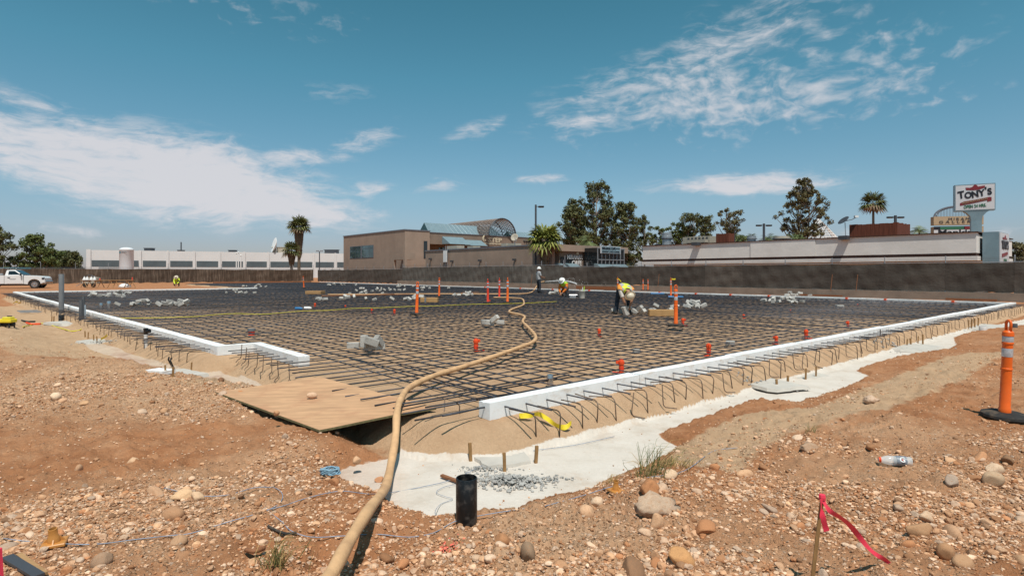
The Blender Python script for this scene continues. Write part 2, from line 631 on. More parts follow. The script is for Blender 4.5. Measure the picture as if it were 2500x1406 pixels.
# ------------------------------------------------------------------ ground heights
def _hash(ix, iy, seed):
    h = (ix.astype(np.int64) * 374761393 + iy.astype(np.int64) * 668265263 + seed * 974634777) & 0x7fffffff
    h = ((h ^ (h >> 13)) * 1274126177) & 0x7fffffff
    return ((h ^ (h >> 16)) & 0xffff) / 65535.0


def vnoise(x, y, seed=0):
    ix, iy = np.floor(x), np.floor(y)
    fx, fy = x - ix, y - iy
    fx, fy = fx * fx * (3 - 2 * fx), fy * fy * (3 - 2 * fy)
    a, b = _hash(ix, iy, seed), _hash(ix + 1, iy, seed)
    c, d = _hash(ix, iy + 1, seed), _hash(ix + 1, iy + 1, seed)
    return (a + (b - a) * fx) * (1 - fy) + (c + (d - c) * fx) * fy


def fbm(x, y, octs=4, seed=0):
    s, a, t = 0.0, 1.0, 0.0
    for k in range(octs):
        s = s + a * vnoise(x * 2 ** k, y * 2 ** k, seed + k * 17)
        t += a
        a *= 0.5
    return s / t


def sdist(x, y, poly):
    """signed distance to a polygon, negative inside"""
    best = np.full(x.shape, 1e9)
    inside = np.zeros(x.shape, bool)
    n = len(poly)
    for i in range(n):
        ax, ay = poly[i]
        bx, by = poly[(i + 1) % n]
        ex, ey = bx - ax, by - ay
        t = np.clip(((x - ax) * ex + (y - ay) * ey) / (ex * ex + ey * ey + 1e-12), 0, 1)
        best = np.minimum(best, (x - ax - t * ex) ** 2 + (y - ay - t * ey) ** 2)
        if abs(ey) > 1e-12:
            cr = ((ay > y) != (by > y)) & (x < (bx - ax) * (y - ay) / ey + ax)
            inside ^= cr
    d = np.sqrt(best)
    return np.where(inside, -d, d)


FL = -0.26                                       # trench floor
TR = [(215, 832), (290, 848), (312, 860), (382, 882), (440, 903), (500, 906), (560, 915), (640, 935), (780, 965), (900, 1000), (1000, 1036),
      (1090, 1074), (1180, 1085), (1240, 1098), (1330, 1083), (1400, 1060), (1500, 1040), (1619, 1014), (1703, 988), (1800, 962),
      (1840, 938), (1900, 912), (1980, 897), (2059, 883), (2161, 852), (2194, 834), (2289, 815), (2386, 802), (2440, 792), (2500, 780),
      (2560, 786), (2470, 800), (2386, 809), (2330, 824), (2337, 842), (2310, 857), (2228, 867), (2140, 886), (2092, 905), (2125, 918),
      (2087, 938), (2010, 968), (1944, 986), (1838, 980), (1772, 1002), (1680, 1036), (1612, 1060), (1625, 1075), (1662, 1092), (1600, 1128),
      (1560, 1150), (1500, 1172), (1418, 1214), (1317, 1235), (1230, 1256), (1170, 1270), (1074, 1282), (1004, 1266), (947, 1236),
      (889, 1212), (860, 1200), (838, 1178), (824, 1160), (832, 1146), (875, 1134), (947, 1119), (986, 1096), (974, 1072), (932, 1056),
      (880, 1046), (800, 1015), (700, 985), (600, 955), (500, 935), (435, 921), (379, 907), (340, 889), (282, 868), (243, 858), (205, 842)]
TRENCH = [tuple(G(px, py, FL)[:2]) for px, py in TR]
SLAB_UV = [(0.0, 0.0), (30.3, 0.0), (30.3, 80), (13.2, 80), (13.2, 50.2), (-3.8, 49.2), (-0.95, 6.75), (-0.36, 6.75), (-0.36, 4.4), (-0.36, 0.3)]
SLAB = [tuple(W(u, v)[:2]) for u, v in SLAB_UV]


def sstep(v, a, b):
    t = np.clip((v - a) / (b - a), 0, 1)
    return t * t * (3 - 2 * t)


MOUNDS = [(330, 905, 1.1, 0.24), (230, 960, 1.3, 0.14), (120, 900, 1.4, 0.10), (2150, 1000, 0.45, 0.10), (1660, 1062, 0.35, 0.06),
          (1450, 1330, 0.9, 0.05), (560, 955, 0.35, 0.05), (1000, 1330, 0.5, -0.05), (860, 1280, 0.45, -0.03), (2350, 1250, 1.0, 0.05), (720, 1062, 0.55, 0.05), (560, 985, 0.5, 0.04), (1900, 1010, 0.7, -0.05), (2050, 960, 0.7, -0.04)]
MND = [(G(px, py, 0).x, G(px, py, 0).y, r_, a) for px, py, r_, a in MOUNDS]


def fields(x, y):
    st, ss = sdist(x, y, TRENCH), sdist(x, y, SLAB)
    u = (x - UO.x) * UX.x + (y - UO.y) * UX.y
    v = (x - UO.x) * VX.x + (y - UO.y) * VX.y
    far = sstep(y, 30, 60)
    base = (fbm(x * 0.55, y * 0.55, 3, 3) - 0.5) * 0.13 * (1 - 0.5 * far)
    base = base + (fbm(x * 3.1, y * 3.1, 3, 5) - 0.5) * 0.06 * (1 - far)
    for mx, my, r_, a in MND:
        base = base + a * np.exp(-((x - mx) ** 2 + (y - my) ** 2) / (r_ * r_))
    base = base - 0.045
    # sand falls away from the foam edge, then the ground climbs back to the dirt level
    ringm = (1 - sstep(u, 29.0, 30.8)) * (1 - sstep(v, 46.0, 50.0))
    lf = (u < 1.0) & (v > 6.5)
    wide, rise = np.where(lf, 1.15, 0.55), np.where(lf, 1.3, 0.5)
    ring = np.where(ss < 0.5, -0.24 * sstep(ss, -0.02, 0.55), -0.24 + 0.24 * sstep((ss - wide) / rise, 0.0, 1.0)) * ringm
    outm = sstep(ss, 0.25, 1.0)
    h = ring + base * outm + (fbm(x * 7, y * 7, 3, 9) - 0.5) * 0.035 * (1 - far)
    tr = np.where(st < 0, FL + 0.012 * (fbm(x * 4, y * 4, 3, 21) - 0.5), FL + 0.05 * sstep(st, 0, 0.06) + st * np.interp(x, [-5.0, -3.5, -1.2, -0.5, 0.9, 1.9], [0.40, 0.62, 0.75, 0.42, 0.42, 0.11]) * (0.75 + 0.5 * vnoise(x * 3, y * 3, 33)))
    h = np.where(ss > 0.45, np.minimum(h, tr), h)
    slabz = (fbm(x * 2.2, y * 2.2, 3, 14) - 0.5) * 0.03 * (1 - far)
    h = np.where(ss < 0, slabz, h)
    # loose dirt is lumpy where it is not sand
    return h, st, ss, u, v


def H(x, y):
    a = fields(np.array([float(x)]), np.array([float(y)]))
    return float(a[0][0])


def ground(px, py):
    """pixel to the ground there, following the relief"""
    z = 0.0
    for _ in range(5):
        p = G(px, py, z)
        z = H(p.x, p.y)
    return G(px, py, z)


DENS_X = [0, 250, 500, 750, 1000, 1250, 1500, 1750, 2000, 2250, 2500]
DENS_Y = [760, 800, 860, 920, 980, 1040, 1100, 1160, 1220, 1280, 1340, 1420]
DENS = np.array([[.03, .0, 0, 0, 0, 0, 0, 0, 0, .0, .03],
                 [.10, .05, 0, 0, 0, 0, 0, 0, 0, .05, .15],
                 [.55, .30, .2, 0, 0, 0, 0, 0, 0, .10, .25],
                 [.85, .95, .9, 0, 0, 0, 0, 0, .1, .15, .35],
                 [.95, 1.0, .9, .2, 0, 0, 0, .1, .3, .4, .35],
                 [.50, .55, .3, .12, 0, 0, 0, .10, .45, .6, .4],
                 [.28, .22, .3, .45, .1, 0, 0, .06, .4, .6, .6],
                 [.32, .60, .8, .45, .1, 0, .3, .3, .6, .5, .65],
                 [.50, .90, .9, .40, .1, .6, .9, .6, .5, .6, .65],
                 [.90, .90, .6, .15, .25, .9, .95, .6, .5, .65, .5],
                 [1.0, .80, .5, .5, .5, .9, 1.0, .7, .6, .65, .5],
                 [1.0, .80, .7, .8, .9, .9, 1.0, .7, .7, .7, .5]])


def stoniness(x, y):
    """how stony the dirt is, laid out over the ground"""
    yy = np.maximum(y, 0.3)
    px = np.clip(1250 + FPX * x / yy, 0, 2499.9)
    py = np.clip(HZ + FPX * CAMZ / yy, 760, 1419.9)
    ix = np.clip(np.searchsorted(DENS_X, px, 'right') - 1, 0, len(DENS_X) - 2)
    iy = np.clip(np.searchsorted(DENS_Y, py, 'right') - 1, 0, len(DENS_Y) - 2)
    dx, dy = np.array(DENS_X), np.array(DENS_Y)
    fx = (px - dx[ix]) / (dx[ix + 1] - dx[ix])
    fy = (py - dy[iy]) / (dy[iy + 1] - dy[iy])
    a = DENS[iy, ix] * (1 - fx) + DENS[iy, ix + 1] * fx
    b = DENS[iy + 1, ix] * (1 - fx) + DENS[iy + 1, ix + 1] * fx
    return a * (1 - fy) + b * fy


def np_mesh(name, verts, faces, smooth=True):
    """fast mesh from arrays; faces all have the same number of corners"""
    me = bpy.data.meshes.new(name)
    k = faces.shape[1]
    me.vertices.add(len(verts))
    me.vertices.foreach_set('co', verts.astype(np.float32).ravel())
    me.loops.add(faces.size)
    me.loops.foreach_set('vertex_index', faces.astype(np.int32).ravel())
    me.polygons.add(len(faces))
    me.polygons.foreach_set('loop_start', np.arange(0, faces.size, k, dtype=np.int32))
    me.polygons.foreach_set('loop_total', np.full(len(faces), k, dtype=np.int32))
    me.polygons.foreach_set('use_smooth', np.full(len(faces), smooth))
    me.update(calc_edges=True)
    return me


def attr(me, name, vals, kind='FLOAT'):
    a = me.attributes.new(name, kind, 'POINT')
    if kind == 'FLOAT':
        a.data.foreach_set('value', np.asarray(vals, np.float32).ravel())
    else:
        v = np.ones((len(vals), 4), np.float32)
        v[:, :3] = vals
        a.data.foreach_set('color', v.ravel())


def dirt_material():
    m = bpy.data.materials.new('dirt')
    m.use_nodes = True
    t = m.node_tree
    N = NT(t)
    b = t.nodes['Principled BSDF']
    P = N.node('ShaderNodeNewGeometry').outputs['Position']

    def A(n):
        a = N.node('ShaderNodeAttribute', attribute_name=n)
        return a.outputs['Fac']
    n_big, n_mid = N.noise(P, 0.5, 5, 0.6), N.noise(P, 3.0, 6, 0.62)
    n_fine, n_grit = N.noise(P, 26.0, 6, 0.7), N.noise(P, 140.0, 3, 0.7)
    red = N.ramp(n_mid, [(0.22, (0.265, 0.104, 0.044)), (0.5, (0.395, 0.178, 0.084)), (0.78, (0.490, 0.258, 0.140))])
    pale = N.ramp(n_mid, [(0.25, (0.43, 0.232, 0.126)), (0.75, (0.60, 0.385, 0.242))])
    dirt = N.mix(N.step(N.math('ADD', N.math('MULTIPLY', n_big, 0.8), N.math('MULTIPLY', A('stony'), 0.34)), 0.42, 0.78), red, pale)
    vn = N.node('ShaderNodeTexVoronoi', feature='F1')
    N.put(vn.inputs['Vector'], P)
    vn.inputs['Scale'].default_value = 48.0
    vsep = N.node('ShaderNodeSeparateColor')
    t.links.new(vn.outputs['Color'], vsep.inputs[0])
    pebc = N.ramp(vsep.outputs[0], [(0.0, (0.20, 0.09, 0.042)), (0.35, (0.39, 0.215, 0.120)), (0.65, (0.55, 0.350, 0.220)), (0.95, (0.70, 0.50, 0.36))])
    pebm = N.math('MULTIPLY', N.step(vn.outputs['Distance'], 0.46, 0.30), N.step(N.math('ADD', A('stony'), N.math('MULTIPLY', N.math('SUBTRACT', n_mid, 0.5), 1.1)), 0.30, 0.75))
    pebm = N.math('MULTIPLY', pebm, N.step(vsep.outputs[1], 0.15, 0.45))
    dirt = N.mix(N.math('MULTIPLY', pebm, 0.85), dirt, pebc)
    sandc = N.ramp(n_mid, [(0.25, (0.435, 0.272, 0.162)), (0.75, (0.545, 0.368, 0.232))])
    sandf = N.step(N.math('ADD', A('sand'), N.math('MULTIPLY', N.math('SUBTRACT', n_mid, 0.5), 0.7)), 0.35, 0.6)
    c = N.mix(sandf, dirt, sandc)
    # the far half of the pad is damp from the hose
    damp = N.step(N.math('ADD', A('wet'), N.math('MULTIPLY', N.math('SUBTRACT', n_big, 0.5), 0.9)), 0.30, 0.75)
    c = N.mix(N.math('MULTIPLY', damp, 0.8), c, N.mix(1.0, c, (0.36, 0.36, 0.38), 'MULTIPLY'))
    # white slurry on the trench floor, thin and stained in places
    edge = N.math('ADD', A('trench'), N.math('ADD', N.math('MULTIPLY', N.math('SUBTRACT', n_mid, 0.5), 0.10),
                                             N.math('MULTIPLY', N.math('SUBTRACT', n_fine, 0.5), 0.06)))
    wf = N.step(edge, -0.004, -0.028)
    wf = N.math('MULTIPLY', wf, A('slurry'))
    whitec = N.ramp(n_mid, [(0.2, (0.50, 0.435, 0.37)), (0.45, (0.595, 0.535, 0.475)), (0.8, (0.66, 0.605, 0.55))])
    stain = N.step(N.noise(P, 2.3, 7, 0.72), 0.50, 0.70)
    whitec = N.mix(N.math('MULTIPLY', stain, 0.45), whitec, (0.45, 0.33, 0.24))
    spots = N.step(N.noise(P, 38.0, 3, 0.6), 0.67, 0.73)
    whitec = N.mix(N.math('MULTIPLY', spots, 0.35), whitec, (0.26, 0.22, 0.19))
    c = N.mix(wf, c, whitec)
    # grain, and clods of a darker, damper soil where loose dirt lies
    loose = N.math('MULTIPLY', N.math('SUBTRACT', 1.0, wf), N.math('SUBTRACT', 1.0, N.math('MULTIPLY', sandf, 0.7)))
    grain = N.math('MULTIPLY_ADD', N.math('SUBTRACT', n_fine, 0.5), 0.75, 1.0)
    g2 = N.math('MULTIPLY_ADD', N.math('SUBTRACT', n_grit, 0.5), 0.8, 1.0)
    gm = N.math('MULTIPLY', grain, g2)
    gv = N.xyz(gm, gm, gm)
    amt = N.math('MULTIPLY_ADD', loose, 0.65, 0.25)
    c = N.mix(amt, c, N.mix(1.0, c, gv, 'MULTIPLY'))
    speck = N.step(N.voronoi(P, 55.0), 0.20, 0.10)
    c = N.mix(N.math('MULTIPLY', N.math('MULTIPLY', speck, loose), 0.5), c, (0.47, 0.36, 0.27))
    t.links.new(c, b.inputs['Base Color'])
    b.inputs['Roughness'].default_value = 0.95
    b.inputs['Specular IOR Level'].default_value = 0.15
    bp = N.node('ShaderNodeBump')
    bp.inputs['Distance'].default_value = 0.05
    t.links.new(N.math('MULTIPLY_ADD', N.math('SUBTRACT', 1.0, wf), 0.60, 0.30), bp.inputs['Strength'])
    hgt = N.math('ADD', N.math('MULTIPLY', n_fine, 0.6), N.math('ADD', N.math('MULTIPLY', n_grit, 0.14), N.math('ADD', N.math('MULTIPLY', speck, 0.10), N.math('MULTIPLY', pebm, 0.30))))
    t.links.new(hgt, bp.inputs['Height'])
    t.links.new(bp.outputs[0], b.inputs['Normal'])
    return m


def build_ground():
    th = np.concatenate([np.linspace(-110, -46, 60, endpoint=False), np.linspace(-46, 46, 570), np.linspace(46.3, 110, 60)])
    th = np.radians(th)
    r_ = np.concatenate([[0.02, 0.3, 0.7, 1.1], np.geomspace(1.5, 40, 420), np.geomspace(42, 2600, 44)])
    rr, tt = np.meshgrid(r_, th, indexing='ij')
    x, y = (rr * np.sin(tt)).ravel(), (rr * np.cos(tt)).ravel()
    near = (np.hypot(x, y) < 120)
    h = np.zeros_like(x)
    st, ss = np.full_like(x, 50.0), np.full_like(x, 50.0)
    hh, a, b, u, v = fields(x[near], y[near])
    h[near], st[near], ss[near] = hh, a, b
    h = h * (1 - sstep(np.hypot(x, y), 70, 110))
    sto = stoniness(x, y) * (ss > 0.3)
    loose = np.where((st > 0.02) & (ss > 0.4) & (np.hypot(x, y) < 25), 1.0, 0.0)
    h = h + loose * ((fbm(x * 11, y * 11, 4, 41) - 0.5) * 0.085 * (0.25 + 1.5 * fbm(x * 1.3, y * 1.3, 2, 91)) + (vnoise(x * 45, y * 45, 55) - 0.5) * 0.012)
    uu = (x - UO.x) * UX.x + (y - UO.y) * UX.y
    # sand: the pad, its slopes, and the raked strips beyond the trench
    sand = np.clip(1.15 - ss / 0.9, 0, 1.2)
    strip = np.exp(-((sdist(x, y, [tuple(G(a_, b_)[:2]) for a_, b_ in
                     ((1690, 1048), (1850, 985), (2010, 975), (2140, 925), (2330, 862), (2420, 850), (2330, 905), (2200, 950), (2060, 985), (1830, 1050), (1740, 1110), (1690, 1100))]).clip(0)) / 0.25) ** 2)
    left = np.exp(-((sdist(x, y, [tuple(G(a_, b_)[:2]) for a_, b_ in
                     ((0, 735), (120, 760), (230, 800), (210, 840), (120, 850), (0, 800), (-200, 760))]).clip(0)) / 0.8) ** 2)
    dust = np.exp(-((sdist(x, y, [tuple(G(a_, b_)[:2]) for a_, b_ in
                     ((330, 1070), (480, 1030), (600, 1035), (560, 1065), (440, 1110), (330, 1115))]).clip(0)) / 0.2) ** 2)
    ext = np.exp(-((sdist(x, y, [tuple(G(a_, b_)[:2]) for a_, b_ in
                     ((500, 935), (640, 935), (600, 950), (470, 945))]).clip(0)) / 0.3) ** 2)
    sand = np.maximum.reduce([sand, strip * 0.8, left * 0.75, ext])
    sto = np.maximum(sto, 0.0) * (1 - dust)
    pxx = 1250 + FPX * x / np.maximum(y, 0.3)
    slurry = np.clip(np.interp(pxx, [200, 560, 900, 1000], [0.40, 0.45, 0.8, 1.0]), 0, 1)
    nt, nr = len(th), len(r_)
    idx = np.arange(nr * nt).reshape(nr, nt)
    f = np.stack([idx[:-1, :-1], idx[:-1, 1:], idx[1:, 1:], idx[1:, :-1]], -1).reshape(-1, 4)[:, ::-1]
    me = np_mesh('ground', np.stack([x, y, h], -1), f)
    attr(me, 'trench', np.maximum(st, 0.40 - ss))
    attr(me, 'sand', sand)
    attr(me, 'stony', sto)
    attr(me, 'slurry', slurry)
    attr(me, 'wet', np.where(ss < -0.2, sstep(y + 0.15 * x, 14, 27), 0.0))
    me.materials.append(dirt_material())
    o = bpy.data.objects.new('ground', me)
    COL.objects.link(o)
    tag(o, kind='structure')
    o['label'] = 'bare red dirt, sand pad and white slurry trench of the site'


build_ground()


# ------------------------------------------------------------------ stones
def stone_material():
    m = bpy.data.materials.new('stone')
    m.use_nodes = True
    t = m.node_tree
    N = NT(t)
    b = t.nodes['Principled BSDF']
    P = N.node('ShaderNodeTexCoord').outputs['Object']
    c = N.node('ShaderNodeAttribute', attribute_name='tint').outputs['Color']
    n = N.noise(P, 14.0, 6, 0.65)
    n2 = N.noise(P, 90.0, 4, 0.65)
    g = N.math('MULTIPLY', N.math('MULTIPLY_ADD', n, 0.7, 0.65), N.math('MULTIPLY_ADD', n2, 0.5, 0.75))
    c2 = N.mix(1.0, c, N.xyz(g, g, g), 'MULTIPLY')
    c2 = N.mix(N.math('MULTIPLY', N.step(N.noise(P, 5.0, 5, 0.7), 0.48, 0.7), 0.6), c2, (0.40, 0.19, 0.09))
    t.links.new(c2, b.inputs['Base Color'])
    b.inputs['Roughness'].default_value = 0.85
    b.inputs['Specular IOR Level'].default_value = 0.25
    bp = N.node('ShaderNodeBump')
    bp.inputs['Strength'].default_value = 0.35
    bp.inputs['Distance'].default_value = 0.02
    t.links.new(n2, bp.inputs['Height'])
    t.links.new(bp.outputs[0], b.inputs['Normal'])
    return m


STONE = stone_material()
TINTS = np.array([(0.64, 0.375, 0.222), (0.75, 0.50, 0.335), (0.60, 0.355, 0.212), (0.60, 0.405, 0.28), (0.52, 0.235, 0.11), (0.38, 0.185, 0.092),
                  (0.66, 0.39, 0.225), (0.80, 0.565, 0.40), (0.50, 0.272, 0.15), (0.52, 0.37, 0.27), (0.31, 0.17, 0.096)])


def ico(sub):
    bm = bmesh.new()
    bmesh.ops.create_icosphere(bm, subdivisions=sub, radius=1.0)
    v = np.array([x.co[:] for x in bm.verts])
    f = np.array([[x.index for x in q.verts] for q in bm.faces])
    bm.free()
    return v, f


def stone_shapes(sub, n, seed, rough, ang):
    v, f = ico(sub)
    rs = np.random.RandomState(seed)
    out = []
    for k in range(n):
        s = v.copy()
        for _ in range(4):                        # low waves, then flat cuts for broken faces
            d = rs.normal(size=3)
            s = s * (1 + rough * np.sin(v @ d * 1.6 + rs.uniform(0, 6)))[:, None]
        if ang:
            for _ in range(ang):
                nrm = rs.normal(size=3)
                nrm /= np.linalg.norm(nrm)
                cut = rs.uniform(0.55, 0.85)
                e = s @ nrm - cut
                s = s - np.outer(np.maximum(e, 0), nrm)
        if sub >= 2:
            s = s * (1 + 0.02 * rs.normal(size=len(s)))[:, None]
        out.append(s * np.array([1.0, rs.uniform(0.62, 0.95), rs.uniform(0.42, 0.75)]))
    return out, f


def rotz(a):
    c, s = np.cos(a), np.sin(a)
    return np.array([[c, -s, 0], [s, c, 0], [0, 0, 1]])


def scatter(n, rmin, rmax, power, region, seed, need):
    """random stone spots over the dirt"""
    rs = np.random.RandomState(seed)
    pts = []
    got = 0
    while got < n:
        k = 40000
        y0, y1 = region
        y = y0 * (y1 / y0) ** rs.uniform(size=k)
        y = rs.uniform(y0, y1, k) if need is None else y
        x = rs.uniform(-1, 1, k) * (1.05 * y + 1.2)
        st_ = stoniness(x, y)
        patch = fbm(x * 1.1, y * 1.1, 3, 77)
        w_ = np.clip(st_ * (0.16 + 1.55 * sstep(patch, 0.40, 0.64)), 0, 1)
        keep = rs.uniform(size=k) < w_
        x, y = x[keep], y[keep]
        h, st, ss, u, v = fields(x, y)
        ok = (st > 0.03) & (ss > 0.75)
        x, y, h = x[ok], y[ok], h[ok]
        loose = (fbm(x * 11, y * 11, 4, 41) - 0.5) * 0.085 * (0.25 + 1.5 * fbm(x * 1.3, y * 1.3, 2, 91))
        r_ = rmin * (rmax / rmin) ** (rs.uniform(size=len(x)) ** power)
        pts.append(np.stack([x, y, h + loose, r_], -1))
        got += len(x)
    return np.concatenate(pts)[:n]


def grit_shapes(n, seed):
    v = np.array([(1, 0, 0), (0, 1, 0), (-1, 0, 0), (0, -1, 0), (0, 0, 1), (0, 0, -1)], float)
    f = np.array([(0, 1, 4), (1, 2, 4), (2, 3, 4), (3, 0, 4), (1, 0, 5), (2, 1, 5), (3, 2, 5), (0, 3, 5)])
    rs = np.random.RandomState(seed)
    out = []
    for k in range(n):
        q = (v + rs.normal(size=v.shape) * .28) * np.array([1.1, rs.uniform(.6, 1), rs.uniform(.5, .9)])
        out.append(q)
    return out, f


def gravel(name, pts, sub, seed, label, ang=2, sink=0.25):
    shapes, f = stone_shapes(sub, 14, seed, 0.10, ang) if sub else grit_shapes(20, seed)
    rs = np.random.RandomState(seed + 1)
    V, F, C = [], [], []
    nv = len(shapes[0])
    which = rs.randint(0, len(shapes), len(pts))
    for i, (x, y, z, r_) in enumerate(pts):
        s = shapes[which[i]] @ rotz(rs.uniform(0, 6.28)).T * r_
        tilt = rs.uniform(-0.35, 0.35)
        s = s @ np.array([[1, 0, 0], [0, math.cos(tilt), -math.sin(tilt)], [0, math.sin(tilt), math.cos(tilt)]]).T
        V.append(s + (x, y, z + r_ * (0.45 - sink)))
        F.append(f + i * nv)
        C.append(np.broadcast_to(TINTS[rs.randint(len(TINTS))] * rs.uniform(0.75, 1.15), (nv, 3)))
    me = np_mesh(name, np.concatenate(V), np.concatenate(F), smooth=sub > 2)
    attr(me, 'tint', np.concatenate(C), 'FLOAT_COLOR')
    me.materials.append(STONE)
    o = bpy.data.objects.new(name, me)
    COL.objects.link(o)
    o['label'] = label
    tag(o, kind='stuff')


